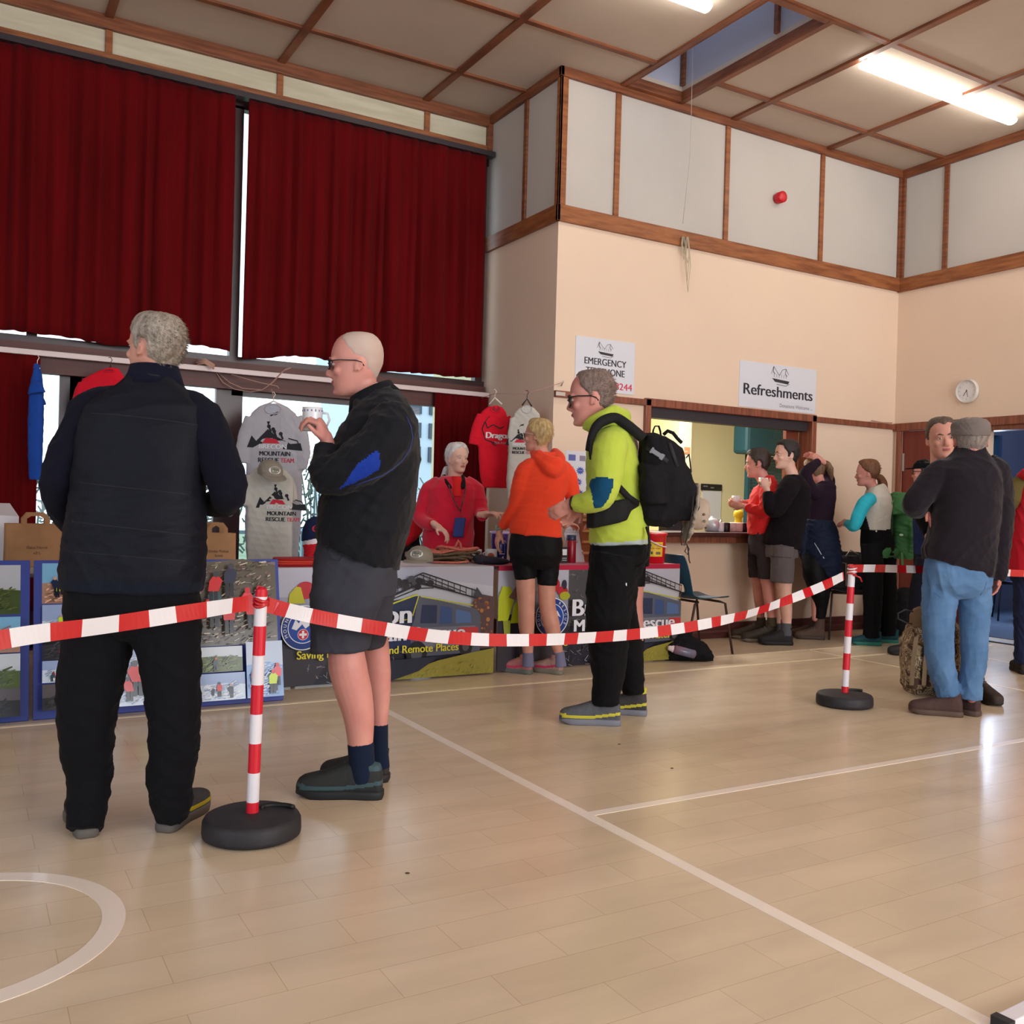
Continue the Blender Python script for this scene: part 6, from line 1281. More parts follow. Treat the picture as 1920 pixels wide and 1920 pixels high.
for i in range(7):
    a=hk+Vector((rn.uniform(-.03,.03),-.012-.004*i,.03)); l=rn.uniform(.14,.24) if i<5 else rn.uniform(.35,.5); w=rn.uniform(.01,.035)
    mb.tube([a,a+Vector((w,-.004,-l*.5)),a+Vector((w*.4,0,-l)),a+Vector((-w,-.003,-l*.5)),a+Vector((-.012,0,.0))],.0035,n=6)
o=mb.build('cord_bundle',cordm); tag(o,'looped bundle of cream cord hanging on the beam','cord')
mb=MB(); a=at(1299,92,7.1); a=Vector((4.83+.0,5.64,5.6)); b=Vector((5.0,6.3,3.5))
pa=atZ(1299,88,ZC+.2); mb.smooth=True; mb.tube([atY(1299,60,6.2),atY(1298,140,6.2),atY(1296,218,6.2),atY(1293,300,6.3),atY(1280,420,6.45)],.0022,n=6); o=mb.build('pull_cord',mat('thin_pull_cord',(190,176,166),.8)); tag(o,'thin blind cord hanging from the ceiling light well','cord')
t=thing('notice_sheet',(4.45,YS,1.35),'white price sheet with blue starbursts taped to the wall behind the lime hoodie man','poster'); x0=4.30
MB().box((4.28,YS-.003,1.12),(4.62,YS,1.62)).build('paper',white,t)
P=Print((4.28,YS-.003,1.12),(1,0,0),(0,0,1)); P.rect((96,104,170),.03,.42,.10,.47); P.rect((140,132,150),.14,.42,.2,.465); P.rect((150,110,130),.01,.32,.08,.37); P.rect((150,110,130),.12,.06,.17,.1)
for cu,cv in ((.15,.34),(.13,.245),(.15,.15),(.25,.3),(.25,.2)):
    P.poly((60,84,170),[(cu+(.045 if i%2 else .026)*math.cos(2*PI*i/22),cv+(.036 if i%2 else .020)*math.sin(2*PI*i/22)) for i in range(22)]); P.text((190,196,226),'WOW',cu,cv,.012)
P.build('print',t)
t=thing('screw_bracket',(4.17,YS-.03,2.12),'small metal bracket on the corner end of the dado rail','bracket'); mb=MB(); mb.box((4.15,YS-.036,2.06),(4.24,YS-.03,2.09)); mb.smooth=True; mb.tube([(4.2,YS-.03,2.14),(4.2,YS-.05,2.16),(4.21,YS-.05,2.18)],.006,n=8); mb.build('plate',mat('steel_hinge',(190,190,190),.3,metal=.8),t)
# rope bits along the rail in the corner
mb=MB(); mb.smooth=True; mb.tube([(7.95,YS-.04,2.115),(8.1,YS-.05,2.105),(8.25,YS-.05,2.11)],.006,n=6); o=mb.build('string_end',strm); tag(o,'short end of string lying on the rail in the far corner','string')
# ---- washing line and shirts
from mathutils.bvhtree import BVHTree
def bvh(o):
    org=o.matrix_world.translation if False else Vector((0,0,0)); p=o
    while p is not None: org=org+p.location; p=p.parent
    return BVHTree.FromPolygons([v.co+org for v in o.data.vertices],[tuple(q.vertices) for q in o.data.polygons])
def rescue_print(P,cu,cv,s):
    k_=(34,34,40); P.poly(k_,[(cu-.5*s,cv-.12*s),(cu-.42*s,cv+.10*s),(cu-.33*s,cv+.0*s),(cu-.12*s,cv+.22*s),(cu+.06*s,cv+.08*s),(cu+.18*s,cv+.02*s),(cu+.3*s,cv-.04*s),(cu+.48*s,cv-.02*s),(cu+.52*s,cv-.16*s),(cu+.2*s,cv-.14*s)])
    P.poly((190,40,60),[(cu-.22*s,cv-.04*s),(cu-.15*s,cv+.06*s),(cu+.04*s,cv+.04*s),(cu+.1*s,cv-.04*s)])
    for a,b in ((-.10,.27),(-.02,.22),(.12,.14),(.0,.18)): P.disc(k_,cu+a*s,cv+b*s,.035*s); P.line(k_,[(cu+a*s,cv+b*s),(cu+(a+.04)*s,cv+(b-.1)*s)],.035*s)
    P.poly(k_,[(cu-.14*s,cv+.36*s),(cu-.11*s,cv+.28*s),(cu-.08*s,cv+.36*s)]); P.line(k_,[(cu-.08*s,cv+.46*s),(cu+.06*s,cv+.54*s)],.02*s); P.disc(k_,cu+.0*s,cv+.5*s,.05*s,.02*s); P.line(k_,[(cu+.26*s,cv+.06*s),(cu+.42*s,cv+.02*s),(cu+.46*s,cv-.08*s)],.02*s)
    P.text((214,212,216),'BRECON',cu-.02*s,cv-.10*s,.085*s,.5*s,.002); P.text(k_,'MOUNTAIN',cu+.02*s,cv-.23*s,.085*s,.56*s,.0015); P.text(k_,'RESCUE',cu-.09*s,cv-.35*s,.085*s,.38*s,.0015); P.text((196,60,76),'TEAM',cu+.25*s,cv-.35*s,.085*s,.24*s,.001)
def tshirt(name,label,w,m,secs,sl,collar,hang=None,hm=None,prt=None,deep=.035,lab=None,group='printed T-shirts hung up for sale'):
    # secs: (px,py,half width px); sl: two sleeves as lists of (px,py,half px)
    k_=w/FPX; c=at(secs[0][0],secs[-1][1],w); t=thing(name,tuple(c),label,'t-shirt',group)
    mb=MB(); mb.loft([(at(a,b,w),RTh*h*k_,FWh*deep*(1 if i else .6)) for i,(a,b,h) in enumerate(secs)],n=28,e=2.6)
    for S_ in sl:
        L=[]
        for i,q in enumerate(S_):
            a,b,h=q[:3]; p=at(a,b,w+(q[3] if len(q)>3 else 0)); j=min(i+1,len(S_)-1); i0=max(i-1,0); d=(at(S_[j][0],S_[j][1],w)-at(S_[i0][0],S_[i0][1],w)).normalized(); L.append((p,d.cross(FWh).normalized()*h*k_,FWh*deep*.75))
        mb.loft(L,n=18,e=2.4)
    o=sculpt(mb,'shirt_body',m,t,vox=.007,sm=4,fold=.007,seed=len(label))
    # neckline
    cx,cy,rx,ry=collar; nb=MB(); nb.smooth=True
    B=bvh(o); pts=[]
    for i in range(25):
        a=2*PI*i/24; p=at(cx+rx*math.cos(a),cy+ry*math.sin(a),w); h=B.ray_cast(p-FWh*.4,FWh)
        pts.append((h[0] if h[0] is not None else p)-FWh*.003)
    nb.tube(pts,.005,n=6,caps=False); nb.build('neckband',m,o)
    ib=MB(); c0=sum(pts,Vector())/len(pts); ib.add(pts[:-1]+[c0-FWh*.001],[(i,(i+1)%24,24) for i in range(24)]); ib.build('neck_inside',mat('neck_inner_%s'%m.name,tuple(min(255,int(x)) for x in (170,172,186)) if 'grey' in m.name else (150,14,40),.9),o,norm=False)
    if hang:
        hp=[at(*q,w) for q in hang]; hb=MB(); hb.smooth=True
        hb.tube([hp[1],hp[0],hp[2]],.007,n=8); hb.tube([hp[0],hp[0]+ZV*.03,hp[0]+ZV*.05+RTh*.012,hp[0]+ZV*.07,hp[0]+ZV*.066-RTh*.014],.003,n=6); h_=hb.build('hanger',hm); tag(h_,'%s hanger holding the %s'%('dark' if 'dark' in hm.name else 'white',lab),'hanger'); 
    if prt:
        pu,pv,ps,fn=prt; O=at(pu,pv,w)-FWh*.0; P=Print(O,RTh,ZV,.7,proj=B,off=.002); P.N=-FWh; fn(P,0,0,ps); P.build('chest_print',o)
    return t
greyt=fabric('light_grey_cotton',(172,170,178),.9,.2,240); tred=fabric('bright_red_cotton',(214,22,44),.9,.2,240); oat=fabric('pale_grey_cotton',(188,184,176),.9,.2,240)
whh=mat('white_hanger',(226,216,206),.4); dkh=mat('dark_hanger',(50,40,44),.4)
tshirt('t_shirt','light grey printed T-shirt on a pale hanger in the window, uppermost of the pair',7.3,greyt,[(510,1050,49),(511,1000,52),(513,940,54),(514,880,53),(513,830,51),(513,795,50),(513,775,42),(513,762,26),(513,757,14)],[[(478,785,20),(466,815,20),(460,845,19),(458,868,18)],[(548,785,20),(560,815,19),(566,850,17),(563,880,12)]],(514,768,15,9),[(513,752),(489,764),(537,764)],whh,(516,828,.42,rescue_print),lab='upper grey shirt')
tshirt('t_shirt','light grey printed T-shirt standing in front of the other, cap on its neck',6.95,oat,[(505,1062,42),(506,1020,43),(506,960,43),(508,920,43),(508,895,42),(506,880,30),(504,872,16)],[[(478,895,17),(470,915,17),(466,935,16),(465,948,15)],[(538,900,13,.03),(546,920,11,.04),(550,940,9,.05)]],(506,877,12,6),None,None,(528,942,.36,rescue_print))
def dragon_print(P,cu,cv,s):
    k_=(40,26,30); P.line(k_,[(-.4*s,.1*s),(-.32*s,.3*s),(-.25*s,.12*s),(-.1*s,.22*s),(.1*s,.12*s),(.3*s,.22*s),(.36*s,.05*s)],.03*s); P.line(k_,[(-.32*s,.3*s),(-.2*s,.45*s)],.02*s); P.line(k_,[(-.4*s,.1*s),(-.3*s,-.2*s),(0,-.3*s)],.03*s)
    P.poly((60,28,40),[(-.2*s,-.22*s),(.4*s,-.22*s),(.34*s,-.34*s),(-.05*s,-.36*s)]); P.text((226,222,226),'Dragon',.05*s,-.08*s,.17*s,.66*s,.004); P.text((180,170,180),'TRAIL RUN',.1*s,-.28*s,.06*s,.3*s)
tshirt('t_shirt','bright red T-shirt on a white hanger in the alcove corner',7.85,tred,[(930,915,25),(928,895,28),(925,860,28),(924,820,28),(924,790,29),(926,772,23),(928,762,13)],[[(908,780,14),(899,800,14),(893,820,13),(890,834,12)],[(948,782,10,.05),(955,805,8,.08),(957,830,7,.1)]],(930,768,9,6),[(928,746),(917,758),(941,758)],whh,(931,812,.30,lambda P,a,b,s:dragon_print(P,a,b,s)),lab='red shirt')
tshirt('t_shirt','pale grey T-shirt on a dark hanger beside the red one, behind the orange top woman',7.62,oat,[(972,936,21),(972,900,23),(976,860,24),(980,820,26),(986,790,27),(988,775,24),(988,764,13)],[[(968,785,12),(963,810,11),(962,832,11)],[(1008,788,11,.03),(1014,810,10,.05),(1014,825,9,.05)]],(988,768,9,7),[(988,748),(979,760),(997,762)],dkh,(978,828,.26,rescue_print),lab='pale grey shirt')
tshirt('t_shirt','royal blue T-shirt hanging edge-on in the left window',6.62,fabric('royal_blue_cotton',(26,70,156),.9,.2,240),[(66,900,11),(66,860,13),(67,800,14),(68,760,14),(69,720,11),(70,690,5),(70,682,3)],[[(69,715,10,-.04),(68,730,15,-.05),(69,738,17,-.05)],[(70,740,9,.04),(72,755,14,.05),(74,762,13,.05)]],(70,690,2,2),[(70,684),(66,692),(74,692)],whh,lab='blue shirt')
tshirt('t_shirt','red T-shirt on a hanger, only its shoulder showing behind the grey-haired man',6.85,tred,[(195,900,50),(195,800,50),(195,735,48),(196,712,42),(205,697,22),(212,690,10)],[[(160,720,14),(150,745,14),(146,770,13)],[(236,718,14),(246,740,14),(250,770,13)]],(208,696,10,3),[(207,688),(196,698),(218,698)],dkh,lab='red shirt behind the grey-haired man')
mb=MB(); mb.smooth=True
pts=[(4.05,7.56,2.12),at(928,738,7.85),at(988,738,7.62),(4.21,6.44,2.17)]; mb.tube([Vector(p) for p in pts],.0025,n=6); o=mb.build('washing_line',mat('pinkish_string',(190,140,140),.8)); tag(o,'thin string stretched across the alcove corner with two shirts hanging from it','string')
def strg(pts,w,label,r=.0035,n='string'):
    mb=MB(); mb.smooth=True; P=[at(a,b,w) for a,b in pts]; mb.tube(P,r,n=6); tag(mb.build(n,strm),label,'string')
strg([(376,676),(388,680),(400,688),(404,697),(418,717),(440,730),(470,735),(492,731),(512,717),(535,692),(545,690)],7.45,'jute string looped below the white rail, tied at both ends')
strg([(545,690),(530,696),(505,722),(492,731),(455,728),(432,718),(406,697)],7.46,'second slack loop of jute string under the white rail')
strg([(434,702),(460,710),(490,718),(520,724),(523,728)],7.44,'short string crossing the looped strings under the rail')
strg([(509,730),(512,740),(513,752)],7.35,'string holding up the pale hanger of the grey shirt')
mb=MB(); mb.smooth=True
for i in range(5): mb.tube([at(368+rn.uniform(0,6),676+i*2,7.32),at(384,673+i*2,7.30),at(400+rn.uniform(0,3),684+i*2,7.32)],.006,n=6)
tag(mb.build('rope_knot',strm),'thick knot of jute string on the white rail right of the grey-haired man','string')
# ---- caps
def cap_(w,px,py,label,yaw,tilt,parent=None,s=1.0,badge=True,m=None):
    m=m or fabric('stone_grey_cap',(138,130,118),.9,.3,200); c=at(px,py,w); t=thing('baseball_cap',tuple(c),label,'cap')
    f=head_dir(yaw); r=Vector((f.y,-f.x,0)); R=Matrix((r,f,ZV)).transposed()@Matrix.Rotation(math.radians(tilt),3,'X'); Q=lambda x,y,z:c+R@Vector((x,y,z))*s
    mb=MB(); mb.loft([(Q(0,0,0),R@Vector((.082,0,0))*s,R@Vector((0,.098,0))*s),(Q(0,0,.03),R@Vector((.082,0,0))*s,R@Vector((0,.097,0))*s),(Q(0,-.003,.065),R@Vector((.072,0,0))*s,R@Vector((0,.086,0))*s),(Q(0,-.006,.088),R@Vector((.05,0,0))*s,R@Vector((0,.06,0))*s),(Q(0,-.006,.098),R@Vector((.02,0,0))*s,R@Vector((0,.024,0))*s)],n=28)
    cr_=sculpt(mb,'crown',m,t,vox=.005,sm=3,fold=.002)
    mb=MB(); mb.loft([(Q(0,.06,.012),R@Vector((.080,0,0))*s,R@Vector((0,.05,0))*s),(Q(0,.10,.006),R@Vector((.078,0,-.0))*s,R@Vector((0,.062,-.01))*s),(Q(0,.10,.0),R@Vector((.078,0,0))*s,R@Vector((0,.062,-.01))*s),(Q(0,.06,.004),R@Vector((.080,0,0))*s,R@Vector((0,.05,0))*s)],n=28); sculpt(mb,'peak',m,t,vox=.0045,sm=2)
    if badge:
        P=Print(Q(0,.085,.05),R@Vector((-1,0,0)),R@Vector((0,-.25,.97)),proj=bvh(cr_),off=.0015); P.N=R@Vector((0,.95,.3)); P.disc((224,226,226),0,0,.040*s,.026*s); P.poly((84,104,92),[(-.03*s,-.012*s),(-.008*s,.014*s),(.004*s,.002*s),(.014*s,.01*s),(.03*s,-.012*s)]); P.rect((224,226,226),-.02*s,-.008*s,.02*s,-.004*s); P.build('badge',cr_)
    return t
cap_(6.83,506,890,'stone grey cap with round white badge set on the neck of the lower grey T-shirt',145,-14,s=1.08)
g=atZ(785,1064,.737)
cap_(dep(g)-.02,787,1053,'stone grey cap with white badge on the table right of the bald man',190,2,s=1.05)
cap_(dep(g)+.0,796,1062,'second grey cap lying under the badged one on the table',175,0,s=1.0,badge=False) if False else None
# ---- goods on the stall tables (table top surface is at .737 where cloth, .728 elsewhere)
ZT=.737
def onz(px,py,z=ZT): return atZ(px,py,z)
# mannequin head with navy beanie and red neck tube
def flat_stack(x,y,label):
    t=thing('folded_garments',(x,y,ZT),label,'clothes')
    cols=[(150,20,30),(196,60,48),(210,70,52),(160,22,30)]
    rn=random.Random(2)
    for i,c in enumerate(cols):
        mb=MB(); z=ZT+.013*i; L=[]
        a=rn.uniform(-.06,.06); U=Vector((math.cos(a),math.sin(a),0)); Vv=Vector((-U.y,U.x,0)); w_=.19-.012*i
        mb.loft([(Vector((x,y,z+.001)),U*w_*.97,Vv*.115),(Vector((x,y,z+.006)),U*w_,Vv*.12),(Vector((x,y,z+.0125)),U*w_*.96,Vv*.112)],n=28,e=5)
        mb.smooth=True; mb.build('folded_item',fabric('folded_red_%d'%i,c,.8),t)
    return t
flat_stack(1.86,5.86,'stack of folded red and orange garments at the left end of the stall')
c=Vector((2.02,6.02,ZT)); t=thing('display_head',tuple(c),'display head wearing a red neck tube under a navy bobble-less beanie on the stall','display head')
mb=MB(); mb.loft([(c+ZV*.001,RTh*.075,FWh*.075),(c+ZV*.05,RTh*.062,FWh*.065),(c+ZV*.10,RTh*.068,FWh*.075),(c+ZV*.15,RTh*.078,FWh*.09),(c+ZV*.20,RTh*.08,FWh*.095),(c+ZV*.25,RTh*.07,FWh*.085),(c+ZV*.29,RTh*.035,FWh*.04)],n=28); sculpt(mb,'head_form',mat('white_foam_head',(220,212,214),.8),t,vox=.006,sm=3)
mb=MB(); mb.loft([(c+ZV*.002,RTh*.084,FWh*.084),(c+ZV*.05,RTh*.072,FWh*.076),(c+ZV*.10,RTh*.078,FWh*.085),(c+ZV*.135-RTh*.0,RTh*.086+ZV*.012,FWh*.097)],n=28); sculpt(mb,'neck_tube',fabric('red_buff',(190,24,36),.8,.3,80),t,vox=.006,sm=2,fold=.012,fs=2)
t=thing('beanie',tuple(c+ZV*.17),'navy beanie with a red oval badge worn by the display head','hat')
mb=MB(); mb.loft([(c+ZV*.165-RTh*.004,RTh*.089+ZV*.020,FWh*.104),(c+ZV*.20,RTh*.090+ZV*.018,FWh*.105),(c+ZV*.24,RTh*.086+ZV*.012,FWh*.098),(c+ZV*.285,RTh*.062,FWh*.07),(c+ZV*.312,RTh*.025,FWh*.03)],n=28); be=sculpt(mb,'knit',fabric('navy_knit_beanie',(24,32,64),.95,.4,160),t,vox=.006,sm=3,fold=.004,fs=2)
P=Print(c+ZV*.235+RTh*.03,RTh,ZV,.7,proj=bvh(be),off=.002); P.N=-FWh; P.disc((186,40,52),0,0,.034,.024); P.line((110,16,30),[(-.026,-.004),(-.008,.008),(.004,-.002),(.026,.006)],.006); P.build('badge',be)
# rope coil
rpm=mat('pink_rope',(206,112,96),.8,rgb2=(176,92,76),vs=90); rp2=mat('olive_rope',(112,92,66),.8,rgb2=(84,68,50),vs=90)
rn=random.Random(5); cc=Vector((2.98,5.96,ZT))
for nm,m_,lb,zz in (('climbing_rope',rp2,'olive brown climbing rope coiled on the stall beneath the pink one',0),('climbing_rope',rpm,'pink climbing rope knotted loosely on top of the olive one',1)):
    pts=[]
    for i in range(120):
        a=i*.42; r=.09+.05*math.sin(i*.31+zz*2); pts.append(cc+RTh*(r*1.35*math.cos(a)+.03*math.sin(i*.13)+(0 if not zz else -.02))+FWh*(.6*r*math.sin(a))+ZV*(.012+.06*zz*(.3+.7*abs(math.sin(i*.09)))+.065*(i/120)+.02*abs(math.sin(i*.77))))
    if zz: pts=pts[:64]+[cc+RTh*.02+ZV*.09,cc+RTh*.04+ZV*.13,cc+RTh*.055+ZV*.165,cc+RTh*.07+ZV*.14,cc+RTh*.08+ZV*.05,cc+RTh*.13+ZV*.02-FWh*.06,cc+RTh*.05+ZV*.012-FWh*.1,cc-RTh*.12+ZV*.012-FWh*.1]
    mb=MB(); mb.smooth=True; mb.tube(pts,.0085,n=8); tag(mb.build(nm,m_),lb,'rope')
cap_(7.0,771,1056,'second grey cap tucked under the badged cap on the table',170,0,s=.95,badge=False)
chn=mat('white_china',(232,234,240),.25,.5)
def mug_on(x,y,z,label,r=.04,h=.095,m=None,grp=None,deco=None,name='mug',cat='mug'):
    t=thing(name,(x,y,z),label,cat,grp); mb=MB(); mb.smooth=True; mb.lathe([(r*.8,0),(r*.96,.003),(r,h*.1),(r,h*.97),(r*.97,h),(r*.9,h*.97),(r*.88,h*.1),(r*.3,h*.06)],(x,y,z),n=32); mb.build('cup_body',m or chn,t)
    mb=MB(); mb.smooth=True; c=Vector((x,y,z)); d=(RTh*-.8-FWh*.5).normalized() if deco!=1 else RTh; mb.tube([c+d*r*.95+ZV*h*.8,c+d*(r+.025)+ZV*h*.72,c+d*(r+.025)+ZV*h*.35,c+d*r*.95+ZV*h*.22],.0045,n=8); mb.build('handle',m or chn,t); return t
p=onz(898,1056); mug_on(3.24,6.05,ZT,'white mug at the back of the stall beside the picture mug',r=.036)
x,y=3.32,5.98; t=mug_on(x,y,ZT,'white mug printed with a round orange picture on the stall',r=.042,h=.10)
P=Print(Vector((x,y,ZT+.05))-FWh*.0,RTh,ZV,.4,proj=None); P.O=Vector((x,y,ZT+.05))-FWh*.0425; P.disc((196,120,84),0,0,.026); P.disc((170,84,48),.004,-.002,.016); P.build('picture',t)
def bottle(x,y,label,m,capm,h=.2,r=.036,word=None):
    t=thing('drinks_bottle',(x,y,ZT),label,'bottle','metal drinks bottles on the stall'); mb=MB(); mb.smooth=True
    mb.lathe([(r*.9,0),(r,.006),(r,h*.62),(r*.93,h*.72),(r*.62,h*.80),(r*.45,h*.84),(r*.45,h*.87)],(x,y,ZT),n=32); mb.build('bottle_body',m,t)
    mb=MB(); mb.smooth=True; mb.lathe([(r*.52,h*.86),(r*.52,h*.93),(r*.40,h*.945),(r*.3,h*.95),(r*.28,h*1.0),(r*.1,h*1.0)],(x,y,ZT),n=24); mb.build('screw_cap',capm,t)
    P=Print(Vector((x,y,ZT+h*.22))-FWh*(r+.0008),RTh,ZV,.4); P.rect((190,190,214),-.02,.02,.02,.026); P.rect((190,190,210),-.022,-.03,.004,-.006); P.poly((190,190,210),[(0,-.006),(.01,.01),(.02,-.03)]); P.build('printed_label',t)
bbm=mat('cobalt_metal',(20,24,104),.25,.5,coat=.4); cpw=mat('navy_cap',(24,26,70),.4)
bottle(3.41,5.98,'cobalt blue metal bottle left of the orange top woman on the stall',bbm,cpw); bottle(3.50,5.95,'cobalt blue metal bottle just left of the black cycling shorts',bbm,cpw); bottle(3.60,6.05,'cobalt blue metal bottle half hidden behind the cycling shorts',bbm,cpw)
t=thing('soft_pouch',(3.22,5.82,ZT),'dark grey soft pouch lying in front of the picture mug','pouch'); mb=MB(); mb.ell(Vector((3.24,5.82,ZT+.028)),Vector((.13,-.03,-.008)),Vector((.01,.06,0)),ZV*.030); mb.ell(Vector((3.15,5.84,ZT+.038)),Vector((.05,0,0)),Vector((0,.05,0)),ZV*.035); o=sculpt(mb,'pouch_body',fabric('charcoal_pouch',(48,44,54),.8),t,vox=.006,sm=3,fold=.006,fs=2)
# purple lidded tub behind bottles
t=thing('storage_tub',(3.50,6.18,ZT),'purple tub with a pale lilac lid behind the blue bottles','tub'); mb=MB(); mb.smooth=True; mb.lathe([(.05,0),(.055,.005),(.065,.20),(.065,.21)],(3.50,6.18,ZT),n=28); mb.build('tub_body',mat('purple_plastic',(70,34,128),.4),t); mb=MB(); mb.smooth=True; mb.lathe([(.072,.205),(.074,.21),(.074,.222),(.05,.225)],(3.50,6.18,ZT),n=28); mb.build('lid',mat('lilac_lid',(196,180,226),.4),t)
# red flask, black strips, leaflet, drawers
t=thing('red_flask',(3.98,5.93,ZT),'dark red insulated flask with black label strip between the two stall customers','flask'); mb=MB(); mb.smooth=True; mb.lathe([(.036,0),(.038,.004),(.038,.165),(.034,.172)],(3.98,5.93,ZT),n=28); mb.build('flask_body',mat('deep_red_metal',(146,12,36),.35,.5),t); mb=MB(); mb.smooth=True; mb.lathe([(.036,.17),(.037,.175),(.037,.205),(.03,.21)],(3.98,5.93,ZT),n=28); mb.build('screw_cap',mat('dark_blue_cap',(40,50,80),.4),t)
t=thing('box_of_cards',(3.88,5.9,ZT),'small black and white packet standing left of the red flask','packet'); MB().box((3.86,5.88,ZT),(3.92,5.92,ZT+.12)).build('box',mat('black_card',(24,24,28),.5),t); P=Print((3.86,5.88,ZT),(1,0,0),(0,0,1)); P.rect((224,224,226),.008,.06,.05,.105); P.rect((200,200,200),.01,.035,.05,.04); P.rect((200,200,200),.01,.02,.05,.025); P.build('print',t)
o=MB(); o.smooth=True; o.loft([(Vector((3.80,5.95,ZT+.215)),Vector((0,.028,0)),ZV*.022),(Vector((3.96,5.98,ZT+.215)),Vector((0,.028,0)),ZV*.022)],n=20); 
t=thing('leaflet_stand',(4.08,5.98,ZT),'leaning white information sheet behind the red flask','leaflet'); Vv=Vector((0,.10,.30)).normalized(); U=Vector((1,0,0)); O_=Vector((4.00,5.99,ZT)); 
mb=MB(); mb.smooth=False; mb.add([O_,O_+U*.15,O_+U*.15+Vv*.30,O_+U*.05+Vv*.30,O_+Vv*.22,O_-Vector((0,-.004,0)),O_+U*.15+Vector((0,.004,0)),O_+U*.15+Vv*.30+Vector((0,.004,0)),O_+U*.05+Vv*.30+Vector((0,.004,0)),O_+Vv*.22+Vector((0,.004,0))],[(0,1,2,3,4),(9,8,7,6,5),(0,5,6,1),(1,6,7,2),(2,7,8,3),(3,8,9,4),(4,9,5,0)]); mb.build('sheet',mat('sheet_white',(206,200,212),.5),t)
P=Print(O_,U,Vv,.5); P.text((110,106,120),'THANK YOU FOR YOUR',.095,.255,.009); P.text((110,106,120),'SUPPORT AND DONATION',.09,.237,.009); P.text((120,116,130),'please pay here',.09,.21,.008); P.disc((90,88,100),.10,.165,.014); P.disc((206,200,212),.10,.165,.009); P.build('print',t)
t=thing('wooden_drawers',(4.26,6.12,ZT),'small wooden pigeon-hole unit at the back of the right-hand stall','drawers'); wdm=mat('orange_pine',(176,104,56),.5,.4,rgb2=(150,84,44),vs=4,stretch=(1,8,8)); wdl=mat('light_pine_edge',(222,164,112),.5)
mb=MB(); mb.box((4.14,6.02,ZT),(4.50,6.22,ZT+.33)); mb.build('carcass',wdm,t)
for i in range(4): MB().box((4.14,6.0,ZT+.0+.085*i+.06),(4.50,6.02,ZT+.085*i+.078)).build('shelf_edge',wdl,t)
mb=MB(); mb.smooth=True; mb.loft([(Vector((4.16,6.12,ZT+.358)),Vector((0,.028,0)),ZV*.027),(Vector((4.28,6.12,ZT+.358)),Vector((0,.028,0)),ZV*.027)],n=20); tag(mb.build('tape_roll',mat('beige_roll',(206,164,124),.6)),'beige roll lying on top of the wooden pigeon-hole unit','roll')
# red collecting bucket
bx,by=4.68,5.84; t=thing('collection_bucket',(bx,by,ZT),'red charity bucket with yellow label and white handle at the right end of the stall','bucket'); rb=mat('bucket_red',(214,20,38),.3,.5)
mb=MB(); mb.smooth=True; mb.lathe([(.094,0),(.098,.005),(.110,.215),(.118,.218),(.120,.235),(.114,.238),(.104,.22)],(bx,by,ZT),n=44); mb.build('pail',rb,t)
mb=MB(); mb.smooth=True; mb.lathe([(.112,.236),(.09,.245),(.0,.247)],(bx,by,ZT),n=40); mb.build('lid',rb,t)
mb=MB(); mb.smooth=True; c=Vector((bx,by,ZT)); rr=.121
mb.tube([c+(RTh*math.sin(a)-FWh*math.cos(a))*rr+ZV*(.215-.085*math.sin((a+.75)/1.75*PI*.5)) for a in [-.75+.0972*i for i in range(19)]],.0055,n=8); mb.build('handle',mat('white_handle',(232,214,220),.4),t)
lb=MB()
for i in range(16):
    a0,a1=-.55+.08*i,-.55+.08*(i+1); f=lambda a,z:c+(RTh*math.sin(a)-FWh*math.cos(a))*(.0995+.010*z/.2+.001)+ZV*z
    lb.add([f(a0,.055),f(a1,.055),f(a1,.168),f(a0,.168)],[(0,1,2,3)])
lb.build('yellow_label',mat('label_yellow',(232,202,46),.4),t)
class Cyl(Print):
    def pt(s,u,v):
        z=.055+v; R_=.1005+.010*z/.2+.0012+s.lv*.00008; a=-.55+u/R_; return c+(RTh*math.sin(a)-FWh*math.cos(a))*R_+ZV*z
P=Cyl((0,0,0),(1,0,0),(0,0,1)); P.disc((60,70,150),.03,.088,.011); P.disc((232,202,46),.03,.088,.005); P.text((206,60,40),'MOUNTAIN',.095,.094,.009); P.text((206,60,40),'RESCUE TEAM',.06,.062,.010,.10,.0006); P.rect((70,66,60),.01,.018,.05,.042); P.rect((150,146,120),.012,.034,.048,.042); P.rect((110,30,60),.075,.018,.115,.036); P.text((236,230,236),'COLLECT',.095,.027,.007); P.text((206,120,40),'DONATE',.105,.078,.008); P.build('label_print',t)
